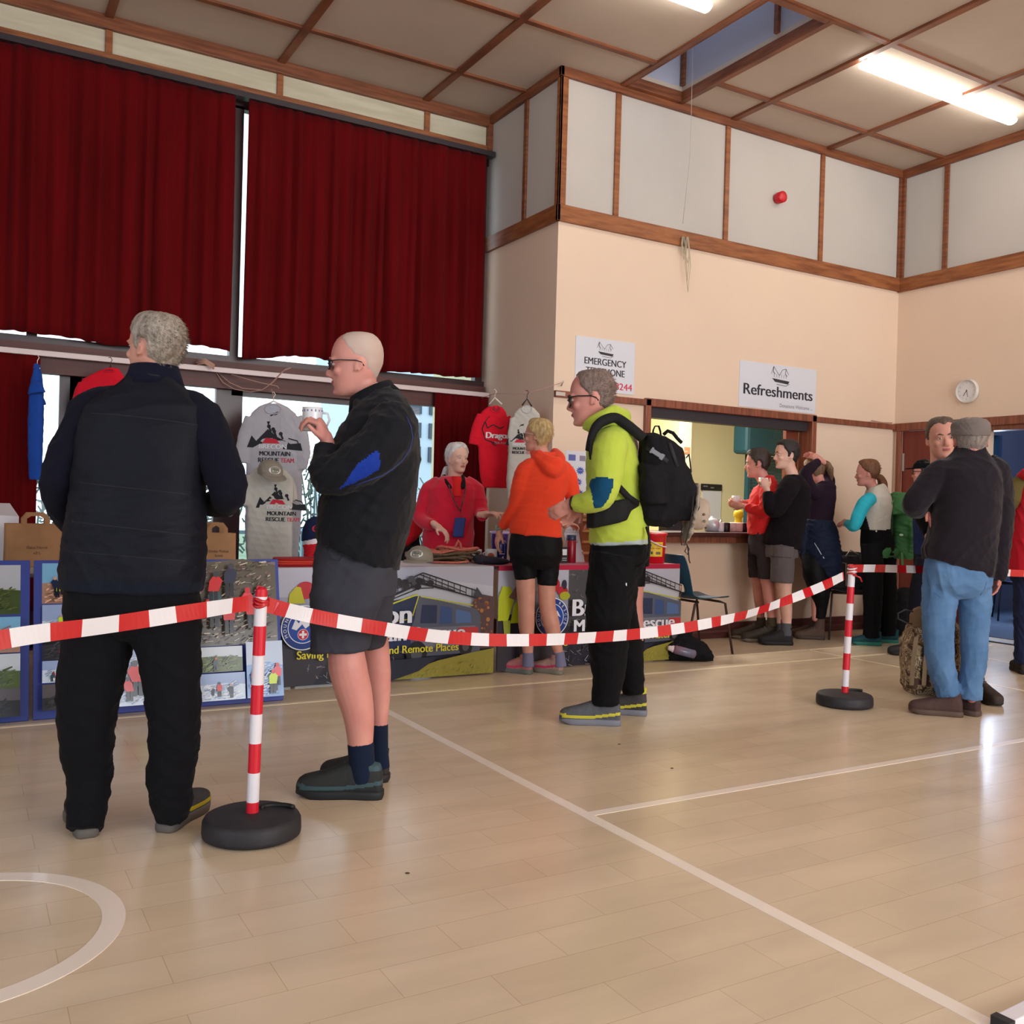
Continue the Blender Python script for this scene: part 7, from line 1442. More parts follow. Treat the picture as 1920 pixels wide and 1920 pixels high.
# ---- paper bags, box, striped bag on the left table
kraft=mat('kraft_paper',(158,118,84),.8,.2,rgb2=(142,104,72),vs=6,bump=.1,bs=40)
def paper_bag(x0,x1,y,h,label,words,zb=.73,dp_=.16,tilt=0):
    t=thing('paper_bag',((x0+x1)/2,y+dp_/2,zb),label,'paper bag','brown paper carrier bags on the left table'); w=(x1-x0)
    mb=MB(); mb.smooth=False; c=Vector(((x0+x1)/2,y+dp_/2,zb))
    mb.loft([(c,Vector((w/2,0,0)),Vector((0,dp_/2,0))),(c+ZV*h*.5,Vector((w/2*.985,0,0)),Vector((0,dp_/2*.95,0))),(c+ZV*h,Vector((w/2*.99,0,0)),Vector((0,dp_/2*.8,0)))],n=32,e=9,caps=False)
    mb.loft([(c+ZV*.004,Vector((w/2*.98,0,0)),Vector((0,dp_/2*.97,0))),(c+ZV*.006,Vector((w/2*.97,0,0)),Vector((0,dp_/2*.96,0)))],n=32,e=9)
    o=mb.build('bag_body',kraft,t); so=o.modifiers.new('thick','SOLIDIFY'); so.thickness=.002
    for yy in (y+dp_*.1,y+dp_*.9):
        hb=MB(); a,b=x0+w*.33,x0+w*.72; 
        hb.ribbon([(a,yy,zb+h-.06),(a,yy,zb+h+.03),(a+.025,yy,zb+h+.055),(b-.025,yy,zb+h+.055),(b,yy,zb+h+.03),(b,yy,zb+h-.06)],[Vector((.013,0,0)),Vector((.013,0,0)),Vector((.010,0,-.010)),Vector((-.010,0,-.010)),Vector((-.013,0,0)),Vector((-.013,0,0))],.003); hb.build('handle',kraft,t)
    P=Print((x0,y+.002,zb),(1,0,0),(0,0,1),.8); P.N=Vector((0,-1,0)); P.off=.004
    for i,wd in enumerate(words): P.text((84,60,50),wd,w*.55,h*(.45-.13*i),.016)
    P.build('handwriting',t); return t
paper_bag(.215,.52,6.06,.245,'brown paper carrier bag nearest the left edge, handwriting on its front',['Dave Harris','x2 L'])
paper_bag(1.25,1.50,5.98,.205,'brown paper carrier bag standing right of the grey-haired man',['Order Pickup','Smith'],dp_=.14)
t=thing('carton',(.13,6.4,.728),'white open carton at the far left edge of the table','box'); mb=MB(); mb.add([(-.1,6.3,.728),(.30,6.3,.728),(.30,6.62,.728),(-.1,6.62,.728),(-.1,6.35,1.035),(.30,6.35,1.01),(.26,6.6,1.085),(-.1,6.6,1.085)],[(0,3,2,1),(4,5,6,7),(0,1,5,4),(1,2,6,5),(2,3,7,6),(3,0,4,7)]); mb.build('carton_body',mat('white_card',(216,212,220),.6),t)
MB().box((-.55,6.25,.70),(.62,6.75,.728)).build('shelf_board',mat('table_top_grey',(170,160,150),.5)) if False else None
t=thing('striped_bag',(.60,6.12,.728),'black and white striped bag between the paper bag and the grey-haired man','bag')
mb=MB()
for i in range(8): mb.cur=i%2; mb.box((.53,6.05,.73+.024*i),(.68,6.18,.73+.024*(i+1)))
mb.build('bag_body',[mat('stripe_black',(18,18,24),.7),mat('stripe_white',(206,198,206),.7)],t)
# make the left table deeper so the carton rests on it
MB().box((-.9,6.25,.705),(1.6,6.72,.728)).build('tabletop_extension',mat('table_top_grey',(170,160,150),.5),[o for o in COL.objects if o.name.startswith('folding_table') and abs(o.location.x-.35)<.01][0])
# ---- backpack of the lime man
F=LIME; bk_=fabric('black_cordura',(24,23,27),.8,.35,150,0,.1)
t=thing('backpack',tuple(F.P(1245,985,.0)),'large black rucksack worn by the man in the lime hoodie','backpack'); R0=F.root; F.root=t
mb=MB()
F.torso(mb,[(1232,988,0,22,.10,-.1),(1230,975,0,40,.15),(1236,945,0,52,.165),(1243,910,0,52,.17),(1242,875,0,46,.17),(1238,845,0,40,.165),(1232,825,0,32,.15,-.15),(1228,815,0,20,.10,-.2)],e=2.8)
F.torso(mb,[(1282,975,0,18,.10),(1286,950,0,24,.12),(1284,915,0,22,.12),(1276,880,0,16,.11)],e=2.6)
F.torso(mb,[(1225,945,-.12,26,.10),(1222,900,-.12,26,.10),(1222,870,-.11,22,.08)],e=2.6)
pb_=sculpt(mb,'pack_body',bk_,t,vox=.008,sm=3,fold=.014,seed=91)
mb=MB(); mb.smooth=True; mb.ribbon([F.P(1222,824,-.02),F.P(1225,806,-.02),F.P(1228,799,-.02),F.P(1235,799,-.02),F.P(1238,808,-.02),F.P(1240,824,-.02)],FWh*.018,.005); mb.build('haul_loop',bk_,t)
mb=MB(); mb.smooth=True; mb.tube([F.P(1244,815,-.05),F.P(1252,808,-.05),F.P(1262,812,-.05),F.P(1270,822,-.04),F.P(1278,830,-.03)],.010,n=8); mb.build('top_lashing',bk_,t)
q,nn=F.onto(pb_,1231,851,.006) if False else (None,None)
F._bv={}
def on(px,py,off): 
    B=bvh(pb_); d=(at(px,py,1)-CAM).normalized(); r=B.ray_cast(CAM,d); return (r[0]-d*off if r[0] is not None else F.P(px,py,-.18)),d
q,_d=on(1231,850,.006); U=(RTh*.85-ZV*.52).normalized(); Vv=U.cross(FWh).normalized()
mb=MB(); mb.obox(q,U*.030,Vv*.012,FWh*.004); mb.obox(q+U*.034,U*.010,Vv*.017,FWh*.004); mb.obox(q-U*.030,U*.006,Vv*.017,FWh*.004); mb.build('buckle',mat('grey_buckle',(120,122,130),.4),t,bevel=.002)
mb=MB(); mb.smooth=True; mb.ribbon([on(1212,838,.004)[0],on(1224,846,.004)[0],on(1240,856,.004)[0],on(1252,866,.004)[0]],Vv*.012,.003); mb.ribbon([on(1255,830,.004)[0],on(1262,850,.004)[0],on(1270,875,.004)[0]],RTh*.010,.003); mb.build('compression_strap',mat('black_webbing',(30,29,34),.7),t)
# shoulder strap, waist belt, lower strap
sb_=mat('strap_black',(22,21,24),.8,.3,bump=.2,bs=200)
mb=MB(); F.limb(mb,[(1102,846,-.175,5),(1108,822,-.18,7),(1118,800,-.17,9),(1134,788,-.15,10),(1155,784,-.13,10),(1180,800,-.13,10),(1206,822,-.12,10)]); sculpt(mb,'shoulder_strap',sb_,t,vox=.006,sm=2)
mb=MB(); F.limb(mb,[(1108,825,-.19,5),(1107,845,-.2,4),(1108,862,-.2,3)]); sculpt(mb,'strap_tail',sb_,t,vox=.005,sm=1)
mb=MB(); F.torso(mb,[(1145,984,-.02,44,.20,.22),(1144,950,-.02,44,.205,.22)],e=2.4); 
lb=MB(); lb.loft([(F.P(1100,972,-.12),ZV*.055,FWh*.02),(F.P(1112,970,-.185),ZV*.060,FWh*.02),(F.P(1135,964,-.205),ZV*.063,FWh*.02),(F.P(1160,959,-.205),ZV*.062,FWh*.02),(F.P(1176,955,-.19),ZV*.058,FWh*.02),(F.P(1184,950,-.16),ZV*.02,FWh*.018),(F.P(1198,944,-.12),ZV*.018,FWh*.018)],n=18,e=3); sculpt(lb,'hip_belt',sb_,t,vox=.007,sm=2)
lb=MB(); lb.smooth=True; lb.ribbon([F.P(1150,900,-.215),F.P(1163,916,-.205),F.P(1178,932,-.19),F.P(1196,944,-.16)],(RTh*.012+ZV*.012),.004); lb.build('lower_strap',sb_,t)
lb=MB(); lb.smooth=True; lb.tube([F.P(1212,988,-.14),F.P(1217,1005,-.16),F.P(1218,1025,-.17),F.P(1216,1045,-.18),F.P(1207,1058,-.18),F.P(1196,1062,-.17)],.007,n=8); lb.build('hanging_strap',sb_,t)
lb=MB(); lb.smooth=True; lb.tube([on(1287,858,.0)[0],F.P(1292,852,.0),F.P(1294,868,.0),F.P(1296,885,.0),F.P(1290,890,0)],.004,n=6); lb.build('gear_loop',sb_,t)
F.root=R0
# sun hat clipped to the pack
t=thing('sun_hat',tuple(F.P(1290,1012,.0)),'wide-brimmed khaki sun hat hanging from the back of the black rucksack','hat'); kh=fabric('khaki_canvas',(158,146,132),.9,.3,200); 
F.root=t; mb=MB()
c0=F.P(1302,962,.0); U=(ZV*.96+RTh*.16).normalized(); A=RTh-U*RTh.dot(U); A=A.normalized()
mb.loft([(c0-A*.03,U*.15,FWh*.14),(c0-A*.020+U*.0,U*.168,FWh*.15),(c0-A*.008,U*.165,FWh*.148),(c0-A*.004,U*.12,FWh*.10)],n=36); brim=sculpt(mb,'brim',kh,t,vox=.006,sm=2,fold=.012,fs=1.2)
mb=MB(); mb.loft([(c0-A*.012,U*.095,FWh*.09),(c0+A*.03,U*.09,FWh*.085),(c0+A*.062,U*.078,FWh*.072),(c0+A*.078,U*.045,FWh*.04)],n=32); sculpt(mb,'crown',fabric('pale_khaki',(176,158,142),.9,.3,200),t,vox=.006,sm=2,fold=.004)
for (dx,dz) in ((.035,.0),(.045,-.035)):
    mb=MB(); mb.smooth=True; p_=c0+A*dx+U*dz-FWh*(.088-.1*abs(dz)); mb.tube([p_+A*.005*math.cos(a)+U*.005*math.sin(a) for a in [2*PI*i/10 for i in range(11)]],.0022,n=6); mb.build('eyelet',mat('eyelet_dark',(60,50,44),.4),t)
mb=MB(); mb.smooth=True; mb.tube([F.P(1300,930,-.13),F.P(1298,960,-.14),F.P(1292,990,-.12),F.P(1287,1012,-.08),F.P(1284,1022,-.05),F.P(1278,1022,-.04),F.P(1276,1008,-.04),F.P(1280,985,-.05)],.003,n=6); mb.tube([F.P(1287,1020,-.05),F.P(1292,1030,-.05),F.P(1289,1040,-.05),F.P(1284,1034,-.05),F.P(1288,1024,-.05),F.P(1291,1036,-.05),F.P(1292,1050,-.05),F.P(1294,1056,-.05)],.0035,n=6); mb.build('chin_cord',mat('dark_cord',(44,30,32),.7),t)
F.root=R0
# ---- green backpack hanging from the gilet woman's shoulder
F=TEALW; t=thing('backpack',tuple(F.P(1695,1050,.0)),'green rucksack slung behind the woman in the cream gilet','backpack'); R0=F.root; F.root=t; gm=fabric('grass_green_nylon',(62,116,68),.55,.25,150,0,.12); gm2=fabric('light_green_strap',(92,140,84),.7)
mb=MB(); F.torso(mb,[(1688,1048,.05,20,.09),(1693,1035,.05,27,.12),(1700,1005,.05,31,.13),(1700,970,.05,29,.13),(1692,940,.05,22,.11),(1684,924,.05,12,.08)],e=2.6); F.torso(mb,[(1712,1035,-.05,12,.05),(1715,1005,-.07,14,.06),(1712,975,-.06,12,.05)],e=2.6); F.torso(mb,[(1686,965,-.08,14,.04),(1688,945,-.07,15,.05),(1684,930,-.03,12,.05)],e=2.4); sculpt(mb,'pack_body',gm,t,vox=.007,sm=2,fold=.020,seed=95)
mb=MB(); F.limb(mb,[(1665,925,.0,4),(1668,950,-.06,5),(1670,985,-.08,5),(1668,1020,-.07,5),(1675,1038,-.02,6)]); sculpt(mb,'shoulder_strap',fabric('dark_green_strap',(40,66,48),.8),t,vox=.006,sm=2)
mb=MB(); F.torso(mb,[(1650,1046,-.1,16,.04),(1652,1034,-.1,19,.05),(1656,1024,-.1,15,.04)],e=2.6); F.limb(mb,[(1666,1036,-.09,9),(1680,1036,-.04,9)]); sculpt(mb,'hip_pad',gm,t,vox=.007,sm=2,fold=.006)
mb=MB(); mb.ribbon([F.P(1637,1034,-.12),F.P(1634,1050,-.12),F.P(1633,1080,-.12)],RTh*.017,.003); mb.build('strap_tail',gm2,t)
mb=MB(); mb.ribbon([F.P(1691,1036,-.1),F.P(1692,1055,-.1),F.P(1693,1062,-.1)],RTh*.010,.003); mb.build('side_strap',gm2,t)
mb=MB(); 
for k_ in range(7): a=k_*.5; mb.tube([F.P(1676,938,-.09),F.P(1670+3*math.sin(a),944,-.1),F.P(1664+7*math.cos(a*1.3),950+6*math.sin(a),-.1)],.004,n=6)
mb.build('cord_tuft',gm2,t); mb=MB(); mb.ell(F.P(1690,1003,-.10),RTh*.018,FWh*.004,ZV*.011,n=10,m=6); mb.build('badge',mat('pale_badge',(190,220,200),.5),t)
F.root=R0
# ---- rucksacks on the floor
def at0(px,py,z=0): return atZ(px,py,z)
g=at0(1740,1298); t=thing('backpack',(g.x,g.y,0),'tall camouflage rucksack on the floor left of the man in jeans','backpack')
def camo():
    m=bpy.data.materials.new('camouflage_cloth'); m.use_nodes=True; n=m.node_tree.nodes; L=m.node_tree.links; b=n['Principled BSDF']; b.inputs['Roughness'].default_value=.9
    tc=n.new('ShaderNodeTexCoord'); no=n.new('ShaderNodeTexNoise'); no.inputs['Scale'].default_value=16; no.inputs['Detail'].default_value=2; no.inputs['Distortion'].default_value=1.0; L.new(tc.outputs['Object'],no.inputs[0]); r=n.new('ShaderNodeValToRGB'); r.color_ramp.interpolation='CONSTANT'; L.new(no.outputs[0],r.inputs[0])
    e=r.color_ramp.elements; e[0].position=0; e[0].color=(*lin((74,54,42)),1); e[1].position=.42; e[1].color=(*lin((150,128,100)),1)
    for p_,c_ in ((.50,(104,88,62)),(.56,(186,168,142)),(.62,(96,72,54)),(.68,(160,140,108))): q=e.new(p_); q.color=(*lin(c_),1)
    L.new(r.outputs[0],b.inputs['Base Color']); return m
cm=camo(); w=dep(g); kk=w/FPX; fb=lambda px,py,dd=0: at(px,py,w+dd)
mb=MB(); mb.loft([(fb(1745,1302),RTh*42*kk,FWh*.13),(fb(1744,1285),RTh*50*kk,FWh*.15),(fb(1743,1240),RTh*50*kk,FWh*.16),(fb(1745,1200),RTh*48*kk,FWh*.16),(fb(1750,1175),RTh*44*kk,FWh*.15),(fb(1754,1163),RTh*34*kk,FWh*.12)],n=28,e=3); mb.loft([(fb(1715,1290,-.12),RTh*16*kk,FWh*.06),(fb(1712,1240,-.13),RTh*17*kk,FWh*.07),(fb(1716,1205,-.12),RTh*14*kk,FWh*.06)],n=20,e=3); mb.loft([(fb(1752,1290,-.14),RTh*18*kk,FWh*.05),(fb(1752,1250,-.15),RTh*19*kk,FWh*.06),(fb(1752,1215,-.14),RTh*16*kk,FWh*.05)],n=20,e=3)
sculpt(mb,'pack_body',cm,t,vox=.008,sm=2,fold=.016,seed=97)
for px in (1712,1735): mb=MB(); mb.ribbon([fb(px+6,1195,-.20),fb(px,1240,-.215),fb(px-3,1285,-.20)],RTh*.014,.004); mb.build('webbing',fabric('tan_webbing',(128,108,84),.9),t)
mb=MB(); mb.loft([(fb(1722,1175,-.05),RTh*17*kk,FWh*.06),(fb(1724,1155,-.05),RTh*18*kk,FWh*.065),(fb(1728,1142,-.05),RTh*15*kk,FWh*.05),(fb(1731,1137,-.05),RTh*6*kk,FWh*.02)],n=24); t2=thing('tan_cap',tuple(fb(1724,1175,-.05)),'rolled tan cap stuffed into the top of the camouflage rucksack','cap'); sculpt(mb,'cap_body',fabric('tan_cloth',(126,102,76),.9),t2,vox=.006,sm=3,fold=.006)
mb=MB(); mb.smooth=True; mb.tube([fb(1712,1147,-.1),fb(1698,1143,-.1),fb(1684,1150,-.1),fb(1684,1160,-.1),fb(1700,1168,-.1),fb(1710,1170,-.1)],.005,n=6); mb.build('drinking_tube',mat('black_tube',(60,56,60),.5),t)
g=at0(1718,1192); w=dep(g)-.05; kk=w/FPX; t=thing('backpack',(at(1700,1180,w).x,at(1700,1180,w).y,0),'big black rucksack on the floor behind the woman in the cream gilet','backpack'); mb=MB(); z0=.0
c=Vector((at(1708,1150,w).x,at(1708,1150,w).y,0)); mb.loft([(c+ZV*.02,RTh*.20,FWh*.15),(c+ZV*.15,RTh*.23,FWh*.16),(c+ZV*.30,RTh*.20,FWh*.15),(c+ZV*.42-RTh*.03,RTh*.13,FWh*.12),(c+ZV*.47-RTh*.05,RTh*.06,FWh*.06)],n=28,e=2.6); sculpt(mb,'pack_body',bk_,t,vox=.01,sm=3,fold=.016,seed=99)
# black bag with bottle under the chair
g=Vector((4.79,5.50,0)); g=at0(1290,1240); w=dep(g)+.12; t=thing('backpack',(g.x,g.y,0),'black rucksack lying on the floor at the end of the stall, bottle in its side','backpack'); fb=lambda px,py,dd=0: at(px,py,w+dd); kk=w/FPX
mb=MB(); mb.loft([(fb(1235,1222),ZV*.07,FWh*.10),(fb(1250,1216),ZV*.11,FWh*.15),(fb(1285,1215),ZV*.115,FWh*.17),(fb(1318,1224),ZV*.085,FWh*.15),(fb(1335,1230),ZV*.04,FWh*.09)],n=24); mb.loft([(fb(1262,1215),RTh*.10,FWh*.12),(fb(1272,1195),RTh*.10,FWh*.11),(fb(1283,1182),RTh*.075,FWh*.08),(fb(1288,1172),RTh*.04,FWh*.05)],n=24)
sculpt(mb,'pack_body',bk_,t,vox=.008,sm=3,fold=.018,seed=101)
t=thing('water_bottle',tuple(fb(1275,1222,-.15)),'clear sports bottle with white cap in the side pocket of the floor rucksack','bottle'); a,b=fb(1259,1216,-.17),fb(1302,1227,-.17); d=(b-a).normalized(); u=d.cross(FWh).normalized(); v=d.cross(u)
mb=MB(); mb.smooth=True; mb.loft([(a+d*.012,u*.024,v*.024),(a+d*.03,u*.034,v*.034),(b,u*.034,v*.034),(b+d*.01,u*.02,v*.02)],n=24); mb.build('bottle_body',mat('frosted_blue_plastic',(110,110,136),.2,.5,rgb2=(140,80,92),vs=4),t); mb=MB(); mb.smooth=True; mb.loft([(a-d*.03,u*.012,v*.012),(a-d*.02,u*.018,v*.018),(a+d*.0,u*.022,v*.022),(a+d*.014,u*.028,v*.028)],n=20); mb.build('screw_cap',mat('white_handle',(232,214,220),.4),t)
# ---- chairs
def chair(x,y,yaw,label,shellc=(30,72,104),legc=(66,42,38),grp=None,hole=True):
    t=thing('stacking_chair',(x,y,0),label,'chair',grp); f=head_dir(yaw); r=Vector((f.y,-f.x,0)); c=Vector((x,y,0)); sm_=mat('chair_shell_%d'%shellc[0],shellc,.35,.5,var=.05); lm=mat('chair_leg_%d'%legc[0],legc,.4,.5)
    Q=lambda a,b,z:c+r*a+f*b+ZV*z
    vs=[];fs=[]; nu=18; prof=[(.21,.435),(.20,.448),(.12,.444),(0,.432),(-.12,.436),(-.17,.46),(-.195,.50),(-.21,.56),(-.225,.64),(-.245,.72),(-.262,.785),(-.268,.80)]
    hw=[.175,.205,.215,.215,.205,.195,.185,.182,.180,.172,.155,.135]
    for (b,z),w_ in zip(prof,hw):
        for i in range(nu+1): u=-1+2*i/nu; vs.append(Q(u*w_,b+.03*u*u*(z>.47),z+(.022*u*u if z<.47 else 0)))
    for k_ in range(len(prof)-1):
        for i in range(nu):
            if hole and k_ in (6,) and 4<=i<=13: continue
            a=k_*(nu+1)+i; fs.append((a,a+1,a+nu+2,a+nu+1))
    mb=MB(); mb.smooth=True; mb.add(vs,fs); o=mb.build('seat_shell',sm_,t,norm=False); so=o.modifiers.new('thick','SOLIDIFY'); so.thickness=.008; sb=o.modifiers.new('s','SUBSURF'); sb.levels=1; sb.render_levels=1
    for sx in (-1,1):
        for p in ([(sx*.17,.12,.425),(sx*.18,.17,.41),(sx*.205,.24,0)],[(sx*.17,-.10,.425),(sx*.18,-.14,.41),(sx*.205,-.24,0)]):
            mb=MB(); mb.smooth=True; mb.tube([Q(*q) for q in p],.010,n=10); mb.build('leg',lm,t)
    mb=MB(); mb.smooth=True; mb.tube([Q(-.17,.12,.425),Q(.17,.12,.425)],.010,n=8); mb.tube([Q(-.17,-.10,.425),Q(.17,-.10,.425)],.010,n=8); mb.build('under_frame',lm,t); return t
chair(5.21,5.93,62,'blue plastic chair at the right end of the stall, empty',(36,84,112))
cs=atZ(1592,1168,0); chair(7.24,6.08,190,'dark chair against the back wall holding a grey bag',(34,32,38),(60,46,48),hole=False)
t=thing('shoulder_bag',(7.18,6.08,.46),'dark grey bag with pale edging on the chair by the back wall','bag'); c=Vector((7.18,6.08,.455)); mb=MB(); mb.loft([(c+ZV*.01,RTh*.17,FWh*.10),(c+ZV*.12,RTh*.18,FWh*.11),(c+ZV*.24+RTh*.02,RTh*.15,FWh*.09),(c+ZV*.32+RTh*.03,RTh*.08,FWh*.05)],n=24,e=3); bo=sculpt(mb,'bag_body',fabric('slate_bag',(52,46,52),.7),t,vox=.009,sm=3,fold=.014); mb=MB(); mb.smooth=True; mb.tube([c+ZV*.05-RTh*.12-FWh*.12,c+ZV*.26-RTh*.10-FWh*.12,c+ZV*.25-RTh*.04-FWh*.12,c+ZV*.04-RTh*.03-FWh*.12],.005,n=6); mb.tube([c+ZV*.31-RTh*.02-FWh*.05,c+ZV*.37+RTh*.04,c+ZV*.33+RTh*.12],.006,n=6); mb.build('pale_edging',mat('pale_trim',(176,158,140),.6),t)
# blue room furniture
for (x,y,a,l) in ((10.4,6.4,200,'dark blue chair in the side room nearest the doorway edge'),(11.4,6.2,30,'dark blue chair in the side room behind the table'),(10.9,4.4,250,'dark blue chair in the side room at the table end')): chair(x,y,a,l,(24,34,70),(28,30,44),'chairs in the blue side room',hole=False)
t=thing('dark_table',(11.0,5.5,0),'long dark low table in the side room','table'); MB().box((10.2,5.1,.40),(12.1,5.6,.44)).build('tabletop',mat('navy_top',(36,44,70),.4),t)
for x in (10.3,12.0):
    for y in (5.15,5.55): MB().box((x-.02,y-.02,0),(x+.02,y+.02,.40)).build('leg',mat('chair_leg_28',(28,30,44),.4),t)
# ---- kitchen things on the counter
def on_c(px,y): p=atY(px,1000,y); return p.x,y,.966
grp='crockery on the hatch counter'
x,y,z=on_c(1334,6.62); t=thing('teapot',(x,y,z),'large pale metal teapot at the left of the counter','teapot',grp); mb=MB(); mb.smooth=True; mb.lathe([(.05,0),(.065,.01),(.075,.06),(.068,.10),(.04,.12),(.02,.125),(.012,.14),(.0,.142)],(x,y,z),n=28); mb.build('pot',mat('brushed_alu',(206,210,220),.3,.5,metal=.3),t); mb=MB(); mb.smooth=True; mb.tube([(x+.065,y,z+.05),(x+.10,y,z+.08),(x+.115,y,z+.11)],[.014,.010,.008],n=8); mb.build('spout',mat('brushed_alu',(206,210,220)),t); mb=MB(); mb.smooth=True; mb.tube([(x-.06,y,z+.10),(x-.10,y,z+.09),(x-.10,y,z+.04),(x-.065,y,z+.03)],.006,n=8); mb.build('handle',mat('dark_cord',(44,30,32)),t)
for px,yy,l,m_ in ((1350,6.6,'white mug on the counter just left of the black one',chn),(1360,6.58,'black mug on the counter among white ones',mat('black_china',(22,34,40),.3)),(1372,6.62,'pale mug on the counter right of the black one',chn),(1384,6.6,'white round cup at the right of the counter',chn),(1395,6.62,'navy mug on the counter nearest the red jacket',mat('navy_china',(28,26,60),.3)),(1378,6.75,'cream mug at the back of the counter',mat('cream_china',(214,200,170),.4)),(1390,6.78,'brown-banded cup at the back of the counter',mat('brown_china',(176,130,96),.4))):
    x,y,z=on_c(px,yy); mug_on(x,y,z,l,r=.042,h=.085,m=m_,grp=grp)
x,y,z=on_c(1392,6.76); t=thing('squeezy_bottle',(x+.02,y+.08,z),'yellow round-topped bottle standing behind the mugs','bottle'); mb=MB(); mb.smooth=True; mb.lathe([(.035,0),(.037,.02),(.037,.10),(.03,.12),(.045,.14),(.05,.17),(.04,.20),(.01,.21)],(x+.02,y+.08,z),n=24); mb.build('bottle_body',mat('yellow_plastic',(232,200,36),.4),t)
x,y,z=on_c(1257,6.62); t=thing('cash_box',(x,y,z),'dark card terminal box on the counter behind the rucksack','box'); MB().box((x-.09,y-.06,z),(x+.09,y+.06,z+.10)).build('box_body',mat('black_card',(24,24,28),.5),t,bevel=.004); P=Print((x-.09,y-.06,z),(1,0,0),(0,0,1)); P.rect((120,150,196),.03,.05,.08,.08); P.build('label',t)
MBx=MB().box((x-.16,y-.1,.966),(x+.14,y-.065,.972)); tag(MBx.build('paper_sheet',mat('paper_white',(236,226,224),.6)),'white paper lying along the counter edge in front of the dark box','paper')
x,y,z=on_c(1276,6.66); t=thing('milk_carton',(x,y,z),'red and white carton on the counter right of the dark box','carton'); MB().box((x-.035,y-.035,z),(x+.035,y+.035,z+.12)).build('box_body',mat('sign_white',(214,216,226)),t); MB().box((x-.036,y-.036,z+.06),(x+.036,y+.036,z+.10)).build('red_band',mat('bucket_red',(214,20,38)),t)
# notices on the kitchen walls
t=thing('notice_rack',(7.05,KY,1.5),'white kitchen notice with a black heading strip on the cream wall','notice'); a=atY(1316,910,KY-.02); b=atY(1351,978,KY-.02); MB().box((a.x+.02,KY-.02,b.z),(b.x,KY,a.z-.06)).build('sheets',white,t); MB().box((a.x,KY-.03,a.z-.055),(b.x,KY,a.z+.02)).build('heading_strip',mat('black_card',(24,24,28),.5),t); MB().box((a.x+.1,KY-.05,b.z-.01),(b.x,KY,b.z+.03)).build('rail',mat('steel_hinge',(190,190,190)),t)
P=Print((a.x,KY-.031,a.z-.055),(1,0,0),(0,0,1)); P.text((230,230,230),'NOTICE',.05,.045,.014); P.text((230,230,230),'RULES',.16,.03,.014); P.build('lettering',t)
a=atY(1284,838,8.34); b=atY(1294,851,8.34); t=thing('orange_notice',((a.x+b.x)/2,8.35,b.z),'small orange notice on the kitchen pier','notice'); MB().box((a.x,8.34,b.z),(b.x,8.35,a.z)).build('paper',mat('orange_paper',(232,120,84),.6),t)
P=Print((a.x,8.34,b.z),(1,0,0),(0,0,1)); P.rect((240,190,170),.006,.02,.04,.03); P.build('print',t)
# ---- scuffs on the floor
for (px,py,l) in ((1161,1396,'small dark scrap on the floor in front of the boots'),(1260,1441,'small dark scrap on the floor beside the reflected light'),(764,1638,'tiny brown scrap on the floor in the foreground')):
    g=at0(px,py); tag(MB().ell(g+ZV*.002,RTh*.008,FWh*.005,ZV*.002,n=8,m=4).build('floor_scrap',mat('dark_scrap',(70,50,40),.8)),l,'scrap')
# dark leg cap and pale bar of something at the bottom right corner
g=at0(1857,1917); h=at0(1975,1858); d=(h-g).normalized(); s_=Vector((-d.y,d.x,0)); t=thing('white_rail_end',(g.x,g.y,0),'white-edged rail end with dark corner at the bottom right edge','rail'); mb=MB(); mb.obox(g+d*.3+s_*-.03+ZV*.012,d*.3,s_*.02,ZV*.012); mb.build('rail_body',whp,t,bevel=.003); mb=MB(); mb.obox(g+s_*-.03-d*.003+ZV*.013,d*.012,s_*.022,ZV*.013); mb.build('end_cap',rub,t)
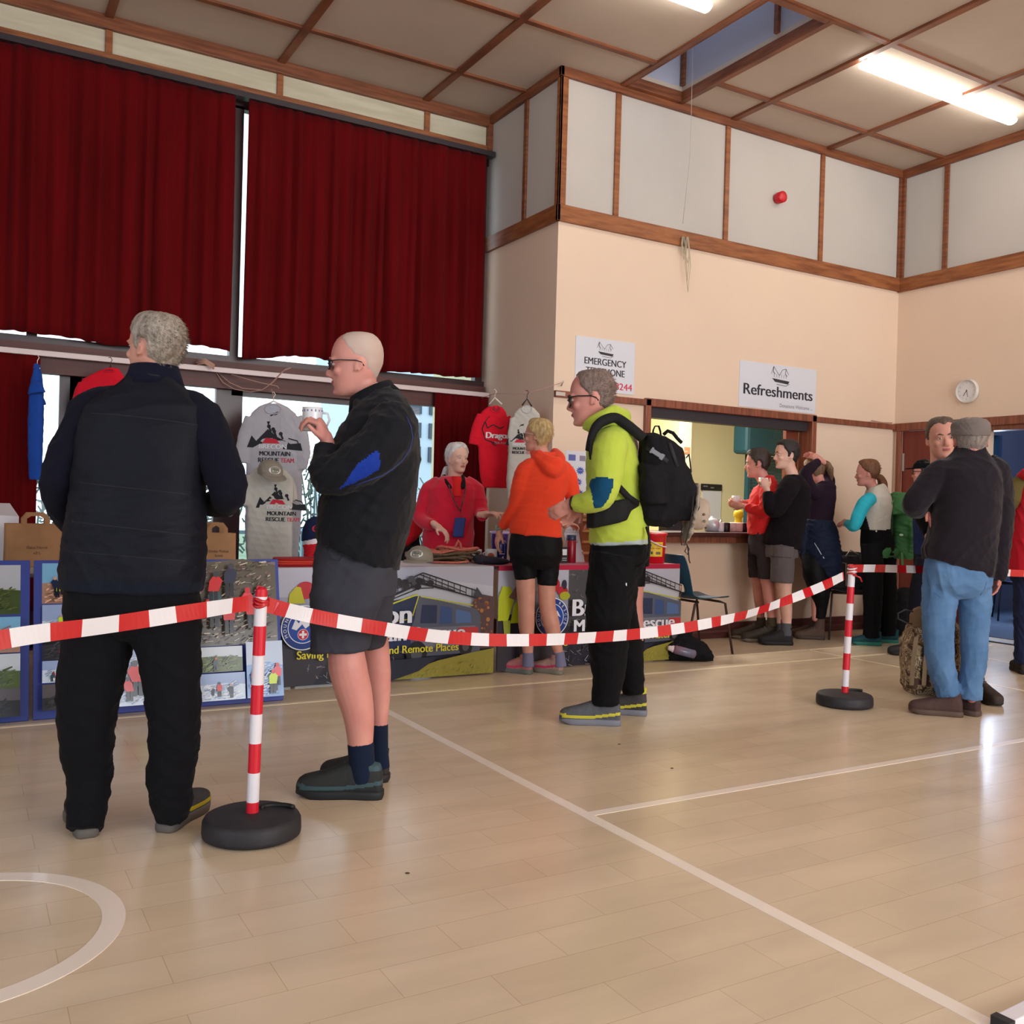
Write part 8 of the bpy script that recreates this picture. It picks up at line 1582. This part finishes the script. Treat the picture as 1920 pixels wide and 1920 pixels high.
# ---- outdoors behind the glazing
hm=mat('bare_hedge',(126,150,142),.95,rgb2=(84,108,104),vs=6)
def bush(x,y,r,h,label,seed):
    rn=random.Random(seed); mb=MB()
    for i in range(520):
        a=rn.uniform(0,6.28); zz=rn.uniform(-.2,h); rr=r*rn.uniform(.1,1)*(1-.35*zz/h); p=Vector((x+rr*math.cos(a),y+rr*math.sin(a)*.5,zz)); d=Vector((rn.uniform(-1,1),rn.uniform(-1,1),rn.uniform(-.2,1.6))).normalized()*rn.uniform(.05,.16)
        s_=d.cross(Vector((0,1,0))).normalized()*.012; mb.add([p-s_,p+s_,p+d+s_*.6,p+d-s_*.6],[(0,1,2,3)])
    for i in range(14): a=rn.uniform(0,6.28); mb.tube([(x,y,-.2),(x+r*.4*math.cos(a),y+.3*math.sin(a),h*.5),(x+r*.8*math.cos(a),y+.4*math.sin(a),h*rn.uniform(.8,1.15))],[.02,.012,.004],n=5)
    return tag(mb.build('bush',hm,norm=False),label,'bush','bare garden bushes outside the windows')
for i,(x,l) in enumerate(((.6,'bare bush seen through the left window'),(2.2,'bush outside left of the grey shirts'),(3.6,'bush outside right of the grey shirts'),(5.2,'bush outside behind the red lower curtain'),(7.0,'bush outside beyond the curtain corner'))): bush(x,10.6+.2*(i%2),1.0,1.35+.15*(i%3),l,40+i)
t=thing('garden_fence',(3,9.4,-.2),'pale metal railing fence outside the window','fence'); fmt=mat('pale_blue_rail',(150,186,206),.5)
for z in (.45,.80): mb=MB(); mb.box((-3,9.38,z),(10,9.42,z+.035)); mb.build('rail',fmt,t)
for i in range(14): MB().box((-3+i,9.37,-.2),(-2.96+i,9.43,.86)).build('post',fmt,t)
bx0=atY(749,740,20).x; t=thing('building_outside',(bx0,20,-.2),'grey building with window grid seen past the curtain gap','building'); MB().box((bx0,20,-.2),(14,26,6)).build('wall',mat('grey_render',(190,205,220),.8),t)
for i in range(5):
    for j in range(3): MB().box((bx0+.2+.55*i,19.95,2.1+.55*j),(bx0+.55+.55*i,20.0,2.45+.55*j)).build('window',mat('dark_pane',(50,66,80),.2),t)
